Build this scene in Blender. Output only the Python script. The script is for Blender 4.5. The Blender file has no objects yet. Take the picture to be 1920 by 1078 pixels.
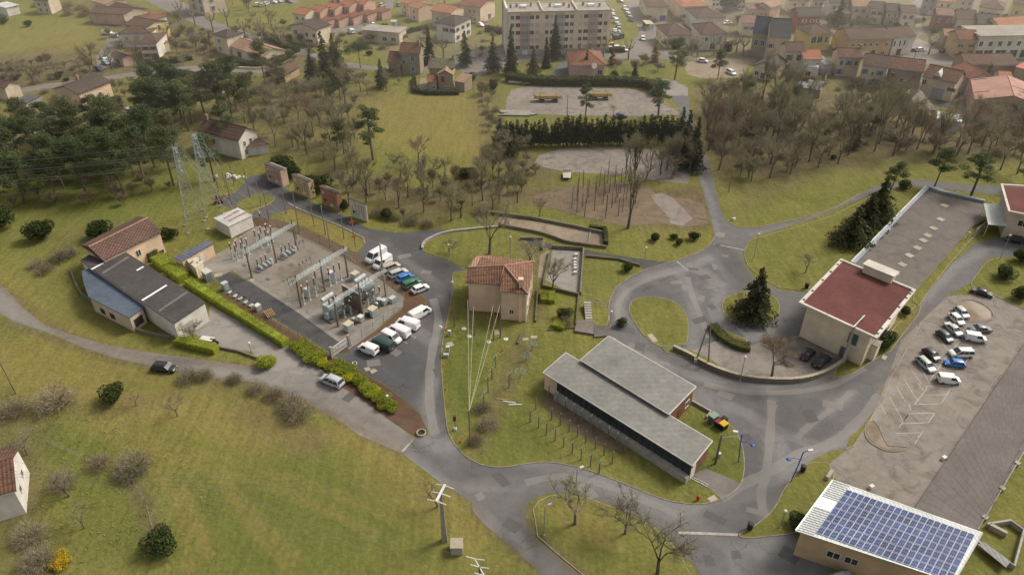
import bpy,math,random
import numpy as np
from mathutils import Vector,Matrix
from mathutils.geometry import delaunay_2d_cdt
R=math.radians
FL=1400.0;TH=R(34.8);HC=86.0
scn=bpy.context.scene
col=scn.collection
CT,ST=math.cos(TH),math.sin(TH)
cam_d=bpy.data.cameras.new('camera');cam=bpy.data.objects.new('camera',cam_d);col.objects.link(cam)
cam_d.sensor_width=36;cam_d.lens=36*FL/1920;cam_d.clip_start=1;cam_d.clip_end=5000
cam.location=(0,0,HC);cam.rotation_euler=(math.pi/2-TH,0,0)
scn.camera=cam
def gp(x,y=None,z=0.0):
 """where the sight line of a spot in the survey photograph meets the level z"""
 if y is None:x,y=x
 a=(x-960)/FL;b=(539-y)/FL
 dy=CT+b*ST;dz=-ST+b*CT
 t=(z-HC)/dz
 return Vector((a*t,dy*t,z))
def proj(X,Y):
 d=CT*Y+ST*HC;u=ST*Y-CT*HC
 return 960+FL*X/d,539-FL*u/d
def q(x0,y0,pts,s=2.994):return[(x0+x/s,y0+y/s)for x,y in pts]
def v2(p):return Vector((p[0],p[1]))
def tag(o,label=None,cat=None,group=None,kind=None):
 if label:o['label']=label
 if cat:o['category']=cat
 if group:o['group']=group
 if kind:o['kind']=kind
 return o
def thing(name,label,cat,loc=(0,0,0),rz=0.0,group=None):
 o=bpy.data.objects.new(name,None);col.objects.link(o)
 o.empty_display_size=.5
 o.location=loc;o.rotation_euler=(0,0,rz)
 return tag(o,label,cat,group)
class MB:
 def __init__(s):s.v=[];s.f=[];s.m=[];s.mi=0
 def add(s,vs,fs):
  n=len(s.v);s.v+=[tuple(p)for p in vs]
  s.f+=[tuple(i+n for i in f)for f in fs];s.m+=[s.mi]*len(fs)
  return s
 def quad(s,a,b,c,d):return s.add([a,b,c,d],[(0,1,2,3)])
 def box(s,c,d,rz=0.0,taper=1.0):
  x,y,z=d[0]/2,d[1]/2,d[2]/2;ca,sa=math.cos(rz),math.sin(rz)
  vs=[]
  for k,sz in((1,-z),(taper,z)):
   for sx,sy in((-x,-y),(x,-y),(x,y),(-x,y)):
    px,py=sx*k,sy*k
    vs.append((c[0]+px*ca-py*sa,c[1]+px*sa+py*ca,c[2]+sz))
  return s.add(vs,[(3,2,1,0),(4,5,6,7),(0,1,5,4),(1,2,6,5),(2,3,7,6),(3,0,4,7)])
 def prism(s,poly,z0,z1,top=True):
  n=len(poly)
  A=sum(poly[i][0]*poly[(i+1)%n][1]-poly[(i+1)%n][0]*poly[i][1]for i in range(n))
  if A<0:poly=list(reversed(poly))
  vs=[(p[0],p[1],z0)for p in poly]+[(p[0],p[1],z1)for p in poly]
  fs=[(i,(i+1)%n,n+(i+1)%n,n+i)for i in range(n)]
  if top:fs+=[tuple(range(n,2*n))]
  return s.add(vs,fs)
 def tube(s,a,b,r0,r1=None,n=6,cap=True):
  a,b=Vector(a),Vector(b);r1=r0 if r1 is None else r1
  d=(b-a)
  if d.length<1e-6:return s
  d.normalize();u=d.orthogonal().normalized();w=d.cross(u)
  vs=[]
  for p,r in((a,r0),(b,r1)):
   for i in range(n):
    t=2*math.pi*i/n;vs.append(p+u*(r*math.cos(t))+w*(r*math.sin(t)))
  fs=[(i,(i+1)%n,n+(i+1)%n,n+i)for i in range(n)]
  if cap:fs+=[tuple(reversed(range(n))),tuple(range(n,2*n))]
  return s.add(vs,fs)
 def path(s,pts,r,n=4):
  for a,b in zip(pts[:-1],pts[1:]):s.tube(a,b,r,r,n,False)
  return s
 def lathe(s,prof,c=(0,0,0),n=10):
  vs=[];fs=[]
  for(r,z)in prof:
   for i in range(n):
    t=2*math.pi*i/n;vs.append((c[0]+r*math.cos(t),c[1]+r*math.sin(t),c[2]+z))
  for k in range(len(prof)-1):
   for i in range(n):
    j=(i+1)%n;fs.append((k*n+i,k*n+j,(k+1)*n+j,(k+1)*n+i))
  fs.append(tuple(reversed(range(n))));fs.append(tuple(range((len(prof)-1)*n,len(prof)*n)))
  return s.add(vs,fs)
 def mesh(s,name,mats,smooth=None):
  me=bpy.data.meshes.new(name);me.from_pydata(s.v,[],s.f)
  if not isinstance(mats,(list,tuple)):mats=[mats]
  for m in mats:me.materials.append(m)
  if len(mats)>1:me.polygons.foreach_set('material_index',s.m)
  if smooth is not None:
   me.polygons.foreach_set('use_smooth',[True]*len(me.polygons))
   me.set_sharp_from_angle(angle=R(smooth))
  me.update();return me
 def build(s,name,mats,parent=None,smooth=None,loc=None):
  me=s.mesh(name,mats,smooth)
  o=bpy.data.objects.new(name,me);col.objects.link(o)
  if parent is not None:o.parent=parent
  if loc is not None:o.location=loc
  return o
def link(name,me,parent=None,loc=None,rz=0):
 o=bpy.data.objects.new(name,me);col.objects.link(o)
 if parent is not None:o.parent=parent
 if loc is not None:o.location=loc
 if rz:o.rotation_euler=(0,0,rz)
 return o
CH={}
def dup(root,loc,rz=0.0,label=None,scale=None,color=None,tilt=None):
 """copy of a thing with copies of its parts and sub-parts"""
 def rec(o,par):
  c=o.copy();col.objects.link(c);c.parent=par
  if color is not None:c.color=color
  for ch in o.children:rec(ch,c)
  return c
 r=rec(root,None);r.location=loc;r.rotation_euler=(tilt[0]if tilt else 0,tilt[1]if tilt else 0,rz)
 if label:r['label']=label
 if scale:r.scale=scale if isinstance(scale,(tuple,list))else(scale,)*3
 return r
def lin(c):
 return tuple((x/12.92 if x<=.04045 else((x+.055)/1.055)**2.4)for x in c)
_M={}
def mat(name,c1,c2=None,scale=1.5,rough=.85,bump=0.0,metal=0.0,spec=.3,detail=4,objcol=False,stripe=None,big=.25,obrand=0.0,trans=0.0):
 """two-tone noise material; stripe=(axis, period m, darkness, bump) adds tile or sheet ribs"""
 if name in _M:return _M[name]
 m=bpy.data.materials.new(name);m.use_nodes=True;nt=m.node_tree;N=nt.nodes;L=nt.links
 bs=N['Principled BSDF'];bs.inputs['Roughness'].default_value=rough;bs.inputs['Metallic'].default_value=metal
 bs.inputs['Specular IOR Level'].default_value=spec
 c2=c2 or tuple(x*.72 for x in c1)
 tc=N.new('ShaderNodeTexCoord');no=N.new('ShaderNodeTexNoise');no.inputs['Scale'].default_value=scale
 no.inputs['Detail'].default_value=detail;no.inputs['Roughness'].default_value=.65
 L.new(tc.outputs['Object'],no.inputs['Vector'])
 rp=N.new('ShaderNodeMapRange');rp.inputs['From Min'].default_value=.32;rp.inputs['From Max'].default_value=.68
 L.new(no.outputs['Fac'],rp.inputs['Value'])
 mx=N.new('ShaderNodeMix');mx.data_type='RGBA'
 mx.inputs[6].default_value=(*c1,1);mx.inputs[7].default_value=(*c2,1);L.new(rp.outputs[0],mx.inputs[0])
 out=mx.outputs[2]
 def mul(out,val,lo,hi):
  r=N.new('ShaderNodeMapRange');r.inputs['To Min'].default_value=lo;r.inputs['To Max'].default_value=hi
  L.new(val,r.inputs['Value'])
  k=N.new('ShaderNodeMix');k.data_type='RGBA';k.blend_type='MULTIPLY';k.inputs[0].default_value=1
  L.new(out,k.inputs[6]);L.new(r.outputs[0],k.inputs[7]);return k.outputs[2]
 if big:
  n2=N.new('ShaderNodeTexNoise');n2 .inputs['Scale'].default_value=.22;n2 .inputs['Detail'].default_value=3
  L.new(tc.outputs['Object'],n2 .inputs['Vector']);out=mul(out,n2 .outputs['Fac'],1-big*1.6,1+big)
 if objcol or obrand:
  oi=N.new('ShaderNodeObjectInfo')
  if obrand:out=mul(out,oi.outputs['Random'],1-obrand,1+obrand)
  if objcol:
   k=N.new('ShaderNodeMix');k.data_type='RGBA';k.blend_type='MULTIPLY';k.inputs[0].default_value=1
   L.new(out,k.inputs[6]);L.new(oi.outputs['Color'],k.inputs[7]);out=k.outputs[2]
 hgt=None
 if stripe:
  sx=N.new('ShaderNodeSeparateXYZ');L.new(tc.outputs['Object'],sx.inputs[0])
  ax=sx.outputs[stripe[0]]
  mm=N.new('ShaderNodeMath');mm.operation='MULTIPLY';mm.inputs[1].default_value=2*math.pi/stripe[1];L.new(ax,mm.inputs[0])
  sn=N.new('ShaderNodeMath');sn.operation='SINE';L.new(mm.outputs[0],sn.inputs[0])
  s2=N.new('ShaderNodeMapRange');s2 .inputs['From Min'].default_value=-1;s2 .inputs['From Max'].default_value=1;L.new(sn.outputs[0],s2 .inputs['Value'])
  out=mul(out,s2 .outputs[0],1-stripe[2],1.0);hgt=s2 .outputs[0]
  if len(stripe)>3:
   m3=N.new('ShaderNodeMath');m3 .operation='MULTIPLY';m3 .inputs[1].default_value=1/stripe[3];L.new(sx.outputs[1-stripe[0]],m3 .inputs[0])
   f3=N.new('ShaderNodeMath');f3 .operation='FRACT';L.new(m3 .outputs[0],f3 .inputs[0])
   out=mul(out,f3 .outputs[0],1-stripe[2]*.8,1.05)
   wn=N.new('ShaderNodeTexNoise');wn.inputs['Scale'].default_value=3.2;wn.inputs['Detail'].default_value=2;L.new(tc.outputs['Object'],wn.inputs['Vector'])
   out=mul(out,wn.outputs['Fac'],.55,1.4)
 L.new(out,bs.inputs['Base Color'])
 if bump or hgt:
  bp=N.new('ShaderNodeBump');bp.inputs['Strength'].default_value=bump or.4;bp.inputs['Distance'].default_value=.06
  L.new(hgt or no.outputs['Fac'],bp.inputs['Height']);L.new(bp.outputs[0],bs.inputs['Normal'])
 if trans:
  tr=N.new('ShaderNodeBsdfTranslucent');L.new(out,tr.inputs['Color']);ms=N.new('ShaderNodeMixShader');ms.inputs[0].default_value=trans
  L.new(bs.outputs[0],ms.inputs[1]);L.new(tr.outputs[0],ms.inputs[2]);L.new(ms.outputs[0],N['Material Output'].inputs['Surface'])
 _M[name]=m;return m
ZONES=[(3,.55,12,[(1200,-10),(1940,-10),(1940,185),(1800,200),(1560,150),(1400,110),(1250,110)]),(1,.5,16,[(1200,-10),(1940,-10),(1940,230),(1700,180),(1500,160),(1400,110),(1250,110)]),(3,.5,12,[(640,70),(760,60),(960,80),(1240,80),(1240,118),(960,112),(760,130)]),(1,.8,12,[(150,-10),(330,30),(560,80),(620,140),(480,135),(250,125),(190,60)]),(1,.9,14,[(-20,100),(100,95),(190,100),(200,165),(60,175),(-20,180)]),(1,.6,20,[(430,200),(520,150),(700,160),(690,260),(640,310),(480,290)]),(0,.8,25,[(-20,640),(150,690),(330,735),(470,745),(600,830),(480,850),(300,800),(120,760),(-20,720)]),(0,.5,18,[(680,190),(800,175),(915,190),(915,290),(760,290),(690,250)]),(1,1.0,22,[(1290,180),(1400,150),(1500,180),(1640,160),(1720,215),(1920,235),(1920,300),(1830,300),(1700,300),(1560,320),(1450,345),(1380,345),(1340,330),(1310,260)]),(1,.9,18,[(620,300),(700,330),(790,345),(930,330),(1000,345),(1030,380),(900,395),(830,410),(790,420),(700,395),(640,360),(600,330)]),(1,1.0,10,[(1000,350),(1190,345),(1330,355),(1335,425),(1290,432),(1150,420),(1040,395),(990,385)]),(1,.8,15,[(930,290),(1000,285),(1060,320),(1020,350),(930,340)]),(1,.9,10,[(0,135),(120,125),(260,118),(330,120),(300,140),(180,150),(100,165),(0,170)]),(1,.55,25,[(100,180),(330,150),(600,150),(720,180),(640,290),(480,290),(300,300),(0,300),(0,200)]),(1,.6,15,[(880,150),(935,150),(935,260),(930,320),(900,290)]),(0,.9,14,[(460,770),(560,780),(620,815),(590,850),(480,830)]),(0,.55,20,[(330,720),(480,740),(560,790),(420,800),(300,770)]),(0,.6,25,[(0,500),(120,600),(330,680),(500,705),(330,700),(100,630),(0,560)]),(0,.5,20,[(640,860),(760,900),(880,990),(960,1060),(900,1050),(700,950)]),(0,.6,12,[(880,300),(660,200),(700,180),(800,170),(920,180),(925,300)]),(0,.5,10,[(1000,940),(1080,935),(1160,990),(1180,1040),(1060,1000)]),(0,.45,30,[(0,60),(240,40),(250,110),(0,125)]),(2,.9,10,[(840,600),(920,600),(905,720),(880,800),(850,790),(838,700)]),(2,.6,40,[(380,860),(560,840),(740,920),(820,1010),(600,1078),(350,1078),(330,950)]),(2,.7,12,[(930,860),(1050,850),(1000,780),(960,740),(920,800)]),(2,.8,8,[(1220,840),(1300,900),(1370,925),(1330,870),(1250,820)]),(2,.8,6,[(1290,770),(1370,810),(1385,890),(1330,880),(1280,800)]),(2,.7,20,[(60,320),(330,320),(440,300),(330,380),(200,420),(40,400)]),(2,.6,20,[(150,640),(330,690),(300,720),(60,640)]),(2,.7,8,[(1120,120),(1240,118),(1250,145),(1140,148)]),(1,.7,12,[(960,630),(1010,650),(960,740),(900,850),(880,860),(920,740)]),(1,1.3,6,[(1028,742),(1060,740),(1180,820),(1175,850),(1120,840),(1030,775)]),(1,.5,15,[(380,700),(500,720),(600,800),(560,800),(450,750),(340,720)]),(0,.8,8,[(490,390),(560,385),(640,430),(690,470),(640,470),(560,430)]),(1,.7,10,[(950,440),(1030,470),(1020,600),(985,600),(1000,510)]),(1,.6,30,[(0,740),(110,760),(60,900),(110,1078),(0,1078)]),(3,1.0,5,[(1222,372),(1250,365),(1300,410),(1285,424),(1250,412)]),(1,.5,14,[(1380,330),(1650,300),(1560,330),(1450,375),(1380,400)]),(1,.45,18,[(180,420),(260,430),(120,470),(60,440)]),]
def seg_dist(px,py,pts,closed):
 d=np.full(px.shape,1e9);n=len(pts)
 for i in range(n if closed else n-1):
  ax,ay=pts[i][:2];bx,by=pts[(i+1)%n][:2]
  dx,dy=bx-ax,by-ay;L=dx*dx+dy*dy+1e-9
  t=np.clip(((px-ax)*dx+(py-ay)*dy)/L,0,1)
  d=np.minimum(d,np.hypot(px-ax-t*dx,py-ay-t*dy))
 return d
def inside(px,py,pts):
 r=np.zeros(px.shape,bool);n=len(pts)
 for i in range(n):
  ax,ay=pts[i];bx,by=pts[(i+1)%n]
  c=((ay>py)!=(by>py))
  with np.errstate(divide='ignore',invalid='ignore'):
   r^=c&(px<(bx-ax)*(py-ay)/(by-ay+1e-12)+ax)
 return r
STREAKS=[]
def paint(X,Y,zones=True):
 W=np.zeros((len(X),4),np.float32)
 if zones:
  px,py=proj(X,Y)
  wob=6*np.sin(X*.31+2*np.sin(Y*.17))+4*np.sin(Y*.43+X*.21)
  for ly,st,fe,pts in ZONES:
   x0=min(p[0]for p in pts)-fe*2;x1=max(p[0]for p in pts)+fe*2
   y0=min(p[1]for p in pts)-fe*2;y1=max(p[1]for p in pts)+fe*2
   k=np.where((px>x0)&(px<x1)&(py>y0)&(py<y1))[0]
   if not len(k):continue
   sd=seg_dist(px[k],py[k],pts,True);ins=inside(px[k],py[k],pts)
   sd=np.where(ins,sd,-sd)+wob[k]*min(1,fe/18)
   W[k,ly]=np.maximum(W[k,ly],st*np.clip(.5+sd/(2*fe),0,1))
 for ly,st,hw,fe,pts in STREAKS:
  wp=[gp(p)for p in pts]
  x0=min(p.x for p in wp)-hw-fe;x1=max(p.x for p in wp)+hw+fe
  y0=min(p.y for p in wp)-hw-fe;y1=max(p.y for p in wp)+hw+fe
  k=np.where((X>x0)&(X<x1)&(Y>y0)&(Y<y1))[0]
  if not len(k):continue
  sd=seg_dist(X[k],Y[k],wp,False)
  W[k,ly]=np.maximum(W[k,ly],st*np.clip((hw+fe-sd)/fe,0,1))
 return W
def set_paint(me,X,Y,zones=True):
 at=me.color_attributes.new('paint','FLOAT_COLOR','POINT')
 at.data.foreach_set('color',paint(X,Y,zones).ravel())
def nodes_chain(name):
 m=bpy.data.materials.new(name);m.use_nodes=True;nt=m.node_tree;N=nt.nodes;L=nt.links
 bs=N['Principled BSDF'];bs.inputs['Roughness'].default_value=.95;bs.inputs['Specular IOR Level'].default_value=.1
 tc=N.new('ShaderNodeTexCoord')
 at=N.new('ShaderNodeAttribute');at.attribute_name='paint'
 sp=N.new('ShaderNodeSeparateColor');L.new(at.outputs['Color'],sp.inputs[0])
 def noise(sc,det=4,rg=.6,dist=0,vec=None):
  n=N.new('ShaderNodeTexNoise');n.inputs['Scale'].default_value=sc;n.inputs['Detail'].default_value=det
  n.inputs['Roughness'].default_value=rg;n.inputs['Distortion'].default_value=dist
  L.new(vec or tc.outputs['Object'],n.inputs['Vector']);return n.outputs['Fac']
 def rng(v,a,b,lo=0,hi=1):
  r=N.new('ShaderNodeMapRange');r.inputs[1].default_value=a;r.inputs[2].default_value=b
  r.inputs[3].default_value=lo;r.inputs[4].default_value=hi;L.new(v,r.inputs[0]);return r.outputs[0]
 def math_(op,a,b):
  k=N.new('ShaderNodeMath');k.operation=op
  for i,x in enumerate((a,b)):
   if isinstance(x,(int,float)):k.inputs[i].default_value=x
   else:L.new(x,k.inputs[i])
  return k.outputs[0]
 def mix(f,a,b,mode='MIX'):
  k=N.new('ShaderNodeMix');k.data_type='RGBA';k.blend_type=mode;k.clamp_factor=True
  for i,x in((0,f),(6,a),(7,b)):
   if isinstance(x,(int,float)):k.inputs[i].default_value=x
   elif isinstance(x,tuple):k.inputs[i].default_value=(*x,1)
   else:L.new(x,k.inputs[i])
  return k.outputs[2]
 return m,N,L,bs,tc,sp,at,noise,rng,math_,mix
def mapped(N,L,tc,sc,rot):
 mp=N.new('ShaderNodeMapping');mp.inputs['Scale'].default_value=sc;mp.inputs['Rotation'].default_value=(0,0,rot)
 L.new(tc.outputs['Object'],mp.inputs['Vector']);return mp.outputs[0]
def ground_material():
 m,N,L,bs,tc,sp,at,noise,rng,ma,mix=nodes_chain('grass_ground')
 a=rng(noise(.045,5,.62,.6),.36,.66);b=rng(noise(.35,5,.7,.3),.35,.68);c=rng(noise(2.6,6,.75),.3,.7);e=rng(noise(9,3,.7),.3,.7)
 g=mix(a,(.156,.152,.041),(.114,.126,.030))
 g=mix(ma('MULTIPLY',b,.40),g,(.222,.198,.070))
 lw=ma('MULTIPLY',sp.outputs[2],ma('ADD',.55,ma('MULTIPLY',b,.6)))
 g=mix(lw,g,(.098,.120,.028))
 dw=ma('MULTIPLY',sp.outputs[0],ma('ADD',.35,ma('MULTIPLY',c,.9)))
 g=mix(dw,g,(.225,.175,.060))
 g=mix(ma('MULTIPLY',rng(c,.6,1),.35),g,(.085,.085,.022))
 g=mix(ma('MULTIPLY',ma('GREATER_THAN',e,.80),.30),g,(.20,.17,.07))
 bw=ma('MULTIPLY',sp.outputs[1],rng(noise(.5,5,.7),.22,.5,.35,1.0))
 br=mix(b,(.120,.090,.052),(.165,.132,.080));br=mix(ma('MULTIPLY',c,.5),br,(.085,.078,.035))
 g=mix(bw,g,br)
 gw=ma('MULTIPLY',at.outputs['Alpha'],rng(noise(.8,4),.25,.55,.3,1))
 g=mix(gw,g,mix(c,(.21,.18,.14),(.15,.125,.10)))
 f=rng(noise(1.1,6,.8),.25,.75,.68,1.30)
 g=mix(1.0,g,f,'MULTIPLY')
 st=rng(noise(1.0,3,.6,0,mapped(N,L,tc,(.9,.12,1),.9)),.3,.7,.86,1.12)
 g=mix(1.0,g,st,'MULTIPLY')
 L.new(g,bs.inputs['Base Color'])
 bp=N.new('ShaderNodeBump');bp.inputs['Strength'].default_value=.9;bp.inputs['Distance'].default_value=.25
 L.new(ma('ADD',ma('MULTIPLY',noise(1.6,7,.75),1.0),ma('MULTIPLY',noise(.2,3),2.0)),bp.inputs['Height']);L.new(bp.outputs[0],bs.inputs['Normal'])
 return m
def paved_material(name,c1,c2,light,dark,grain=22,cracks=.5,mottle=1.0):
 """asphalt or gravel: paint R = pale worn wheel tracks, G = brown dirt, B = fresh dark, A = wet / smooth"""
 m,N,L,bs,tc,sp,at,noise,rng,ma,mix=nodes_chain(name)
 a=rng(noise(.07,5,.65,.8),.36,.64);b=rng(noise(.6,5,.7,.5),.35,.65);c=rng(noise(5,5,.75),.3,.7)
 g=mix(a,c1,c2)
 g=mix(ma('MULTIPLY',b,.30*mottle),g,light)
 g=mix(ma('MULTIPLY',rng(noise(.23,4,.7,1.2),.5,.66),.55*mottle),g,dark)
 g=mix(ma('MULTIPLY',sp.outputs[0],rng(noise(.9,4,.7),.25,.6,.45,1)),g,light)
 g=mix(ma('MULTIPLY',sp.outputs[1],rng(noise(.7,4,.7),.3,.6,.4,1)),g,(.115,.085,.055))
 g=mix(ma('MULTIPLY',sp.outputs[2],.8),g,dark)
 vo=N.new('ShaderNodeTexVoronoi');vo.feature='DISTANCE_TO_EDGE';vo.inputs['Scale'].default_value=.28
 nv=N.new('ShaderNodeTexNoise');nv.inputs['Scale'].default_value=.8;L.new(tc.outputs['Object'],nv.inputs['Vector'])
 va=N.new('ShaderNodeVectorMath');va.operation='ADD';L.new(tc.outputs['Object'],va.inputs[0]);L.new(nv.outputs['Color'],va.inputs[1]);L.new(va.outputs[0],vo.inputs['Vector'])
 ck=rng(vo.outputs['Distance'],.0,.018,1,0)
 ck=ma('MULTIPLY',ck,ma('MULTIPLY',rng(noise(.12,2),.5,.6),cracks))
 g=mix(ck,g,(.03,.028,.026))
 f=ma('MULTIPLY',rng(c,0,1,.86,1.12),rng(noise(grain,3,.8),.25,.75,.82,1.18))
 g=mix(1.0,g,f,'MULTIPLY')
 L.new(g,bs.inputs['Base Color']);bs.inputs['Roughness'].default_value=.85;bs.inputs['Specular IOR Level'].default_value=.25
 bp=N.new('ShaderNodeBump');bp.inputs['Strength'].default_value=.35;bp.inputs['Distance'].default_value=.03
 L.new(noise(grain*.6,4,.8),bp.inputs['Height']);L.new(bp.outputs[0],bs.inputs['Normal'])
 return m
MG=ground_material()
ASPH=paved_material('asphalt_mid',(.116,.112,.110),(.098,.095,.094),(.27,.265,.26),(.066,.065,.066),mottle=.45)
ASPHD=paved_material('asphalt_fresh',(.068,.067,.068),(.053,.053,.055),(.12,.117,.115),(.034,.034,.036),cracks=.2)
ASPHS=paved_material('asphalt_old',(.185,.165,.148),(.140,.126,.116),(.32,.30,.275),(.095,.088,.084),mottle=.6)
GRAV=paved_material('gravel_lot',(.205,.175,.152),(.155,.132,.114),(.31,.285,.26),(.10,.086,.076),cracks=.15,mottle=1.3)
SAND=paved_material('sandy_yard',(.26,.205,.145),(.19,.145,.10),(.34,.30,.25),(.12,.09,.06),grain=14,cracks=0)
CONC=paved_material('concrete_yard',(.235,.215,.195),(.185,.168,.152),(.33,.31,.29),(.12,.11,.10),cracks=.3)
EARTH=paved_material('red_earth',(.115,.062,.038),(.085,.047,.030),(.15,.10,.065),(.06,.036,.024),grain=8,cracks=0)
def clip_px(poly):return poly
def sheet(name,pts,z,material,res=1.0,zones=False,world=False,edge=0.0):
 """a flat sheet with the given outline (photo points laid on the ground), filled with a fine grid that carries paint"""
 w=[v2(p)for p in pts]if world else[v2(gp(p))for p in pts]
 w2=[]
 for a,b in zip(w,w[1:]+w[:1]):
  n=max(1,int((b-a).length/max(res,1.2)))
  for i in range(n):w2 .append(a.lerp(b,i/n))
 w=w2;n=len(w)
 xs=[p.x for p in w];ys=[p.y for p in w]
 gx=np.arange(min(xs)+res*.5,max(xs),res);gy=np.arange(min(ys)+res*.5,max(ys),res)
 pv=list(w)
 if len(gx)and len(gy):
  XX,YY=np.meshgrid(gx,gy);XX=XX.ravel();YY=YY.ravel()
  P=[(p.x,p.y)for p in w]
  ok=inside(XX,YY,P);XX=XX[ok];YY=YY[ok]
  ok=seg_dist(XX,YY,P,True)>res*.35;XX=XX[ok];YY=YY[ok]
  pv+=[Vector((x,y))for x,y in zip(XX,YY)]
 r=delaunay_2d_cdt(pv,[],[list(range(n))],1,1e-4)
 vs=[(p.x,p.y,z)for p in r[0]]
 fs=[]
 for f in r[2]:
  a=sum(vs[f[i]][0]*vs[f[(i+1)%len(f)]][1]-vs[f[(i+1)%len(f)]][0]*vs[f[i]][1]for i in range(len(f)))
  fs.append(tuple(f)if a>0 else tuple(reversed(f)))
 me=bpy.data.meshes.new(name);me.from_pydata(vs,[],fs);me.materials.append(material)
 set_paint(me,np.array([p[0]for p in vs]),np.array([p[1]for p in vs]),zones)
 o=bpy.data.objects.new(name,me);col.objects.link(o);tag(o,kind='structure');return o
def smooth_line(pts,k=4,closed=False):
 """Catmull-Rom through the points"""
 P=[Vector(p)for p in pts];n=len(P);out=[]
 for i in range(n if closed else n-1):
  p0=P[(i-1)%n]if closed or i>0 else P[0];p1=P[i];p2=P[(i+1)%n];p3=P[(i+2)%n]if closed or i<n-2 else P[-1]
  for j in range(k):
   t=j/k
   out.append(.5*((2*p1)+(p2-p0)*t+(2*p0-5*p1+4*p2-p3)*t*t+(3*p1-p0-3*p2+p3)*t**3))
 if not closed:out.append(P[-1])
 return out
def strip(mb,pts,w,z0,z1,closed=False,off=0.0):
 """a low wall or kerb of width w along world points"""
 P=[v2(p)for p in pts];n=len(P)
 Ls,Rs=[],[]
 for i in range(n):
  a=P[(i-1)%n]if closed or i>0 else P[i];b=P[(i+1)%n]if closed or i<n-1 else P[i]
  d=(b-a);d=d.normalized()if d.length>1e-6 else Vector((1,0));nn=Vector((-d.y,d.x))
  Ls.append(P[i]+nn*(w/2+off));Rs.append(P[i]-nn*(w/2-off))
 m=n if closed else n-1
 for i in range(m):
  j=(i+1)%n
  a,b,c,d=Rs[i],Rs[j],Ls[j],Ls[i]
  mb.add([(a.x,a.y,z0),(b.x,b.y,z0),(c.x,c.y,z0),(d.x,d.y,z0),(a.x,a.y,z1),(b.x,b.y,z1),(c.x,c.y,z1),(d.x,d.y,z1)],[(4,5,6,7),(0,1,5,4),(2,3,7,6)]+([(3,0,4,7)]if i==0 and not closed else[])+([(1,2,6,5)]if i==m-1 and not closed else[]))
 return mb
Q3=lambda x0,y0,*p:q(x0,y0,p)
STREAKS+=[(0,.9,.5,.5,Q3(1280,718,(500,95),(470,500),(440,620),(455,760))),(0,.8,.6,.6,Q3(1280,718,(960,50),(880,110),(700,250),(640,310))),(0,1.,.8,.9,Q3(1280,718,(1190,0),(1040,200),(960,280),(800,370),(640,450),(480,560),(350,630),(200,690),(0,705))),(0,.9,.7,.8,Q3(640,718,(1916,690),(1800,665),(1500,550),(1230,480),(1050,460))),(0,.7,.8,.9,Q3(1280,718,(100,100),(250,120),(360,170),(460,235),(600,300),(720,340))),(0,.6,1.6,1.2,Q3(1280,718,(120,80),(230,130))),(0,.8,.9,.6,Q3(1280,718,(530,300),(550,370),(520,440))),(0,.6,.5,.6,Q3(1280,718,(100,640),(180,740),(260,860),(300,1078))),(0,.6,1.3,1.5,Q3(1280,718,(160,820),(300,900),(700,960),(760,1078))),(2,.8,2.4,3.,Q3(1280,718,(380,420),(420,560),(330,720),(250,780))),(2,.7,3.,3.,Q3(1280,718,(640,120),(560,200),(700,220))),(0,.5,.8,1.,[(0,565),(60,612),(150,658),(300,693),(480,707),(620,728),(760,800)]),(0,.5,.5,.8,[(0,545),(80,602),(170,645),(310,678),(480,693),(600,708)]),(1,.7,.5,.8,[(0,535),(60,580),(130,632),(280,672),(480,690)]),(1,.8,.6,.8,[(0,600),(100,635),(220,675),(330,700),(480,722),(560,750),(640,788),(754,850)]),(0,.9,1.1,1.2,[(700,640),(760,610),(812,640)]),(0,.9,.9,1.,[(812,700),(800,760),(818,830)]),(0,1.,1.2,1.6,[(806,815),(822,835),(840,840)]),(0,.6,.7,1.,[(720,450),(760,490),(820,530),(838,580),(820,640)]),(2,.8,2.2,2.5,[(670,690),(740,740),(780,700),(720,660)]),(2,.7,2.,2.,[(715,440),(770,455),(740,470)]),(2,.7,1.5,2.,[(800,490),(840,510),(832,540)]),(0,.7,.8,.8,[(878,912),(930,910),(1000,905),(1030,898)]),(0,.6,.7,1.,[(880,905),(1000,900),(1110,905),(1200,940),(1280,975),(1380,965)]),(2,.6,1.6,2.,[(890,885),(960,893),(1040,890)]),(0,.8,.6,.8,[(968,1008),(978,1022),(985,1040)]),(1,.7,.5,.7,[(850,918),(884,942),(907,982),(951,1019),(1007,1069)]),(1,.8,.7,.8,[(985,950),(990,980),(1010,1010),(1045,1040),(1090,1078)]),(0,.9,.8,.9,[(1165,600),(1158,570),(1175,540),(1215,518),(1280,505),(1340,480)]),(0,.8,.7,.9,[(1185,650),(1250,690),(1350,720),(1450,728),(1530,715)]),(0,.7,.7,.8,[(1270,505),(1300,560),(1302,620),(1295,665)]),(0,.8,.9,1.,[(1290,500),(1330,515),(1350,545),(1340,580),(1350,610),(1400,632),(1450,630)]),(0,.6,.6,.8,[(1300,545),(1310,600),(1335,640),(1340,680)]),(0,.7,.6,.8,[(1345,470),(1350,500),(1375,530),(1330,540)]),(2,.8,2.,2.,[(1350,470),(1370,490),(1390,530)]),(2,.6,2.,2.,[(1200,540),(1240,560)]),(0,.6,.5,.6,[(1312,330),(1335,380),(1345,440)]),(0,.5,.5,.5,[(1410,440),(1500,420),(1600,370)]),(0,.8,.8,.9,[(1700,590),(1790,500),(1850,465),(1900,470)]),(0,.7,.8,.9,[(1690,600),(1590,700),(1500,740)]),(2,.7,1.6,2.,[(1640,660),(1560,715),(1480,735)]),(1,.6,.5,.7,[(1740,570),(1680,640)]),]
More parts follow.
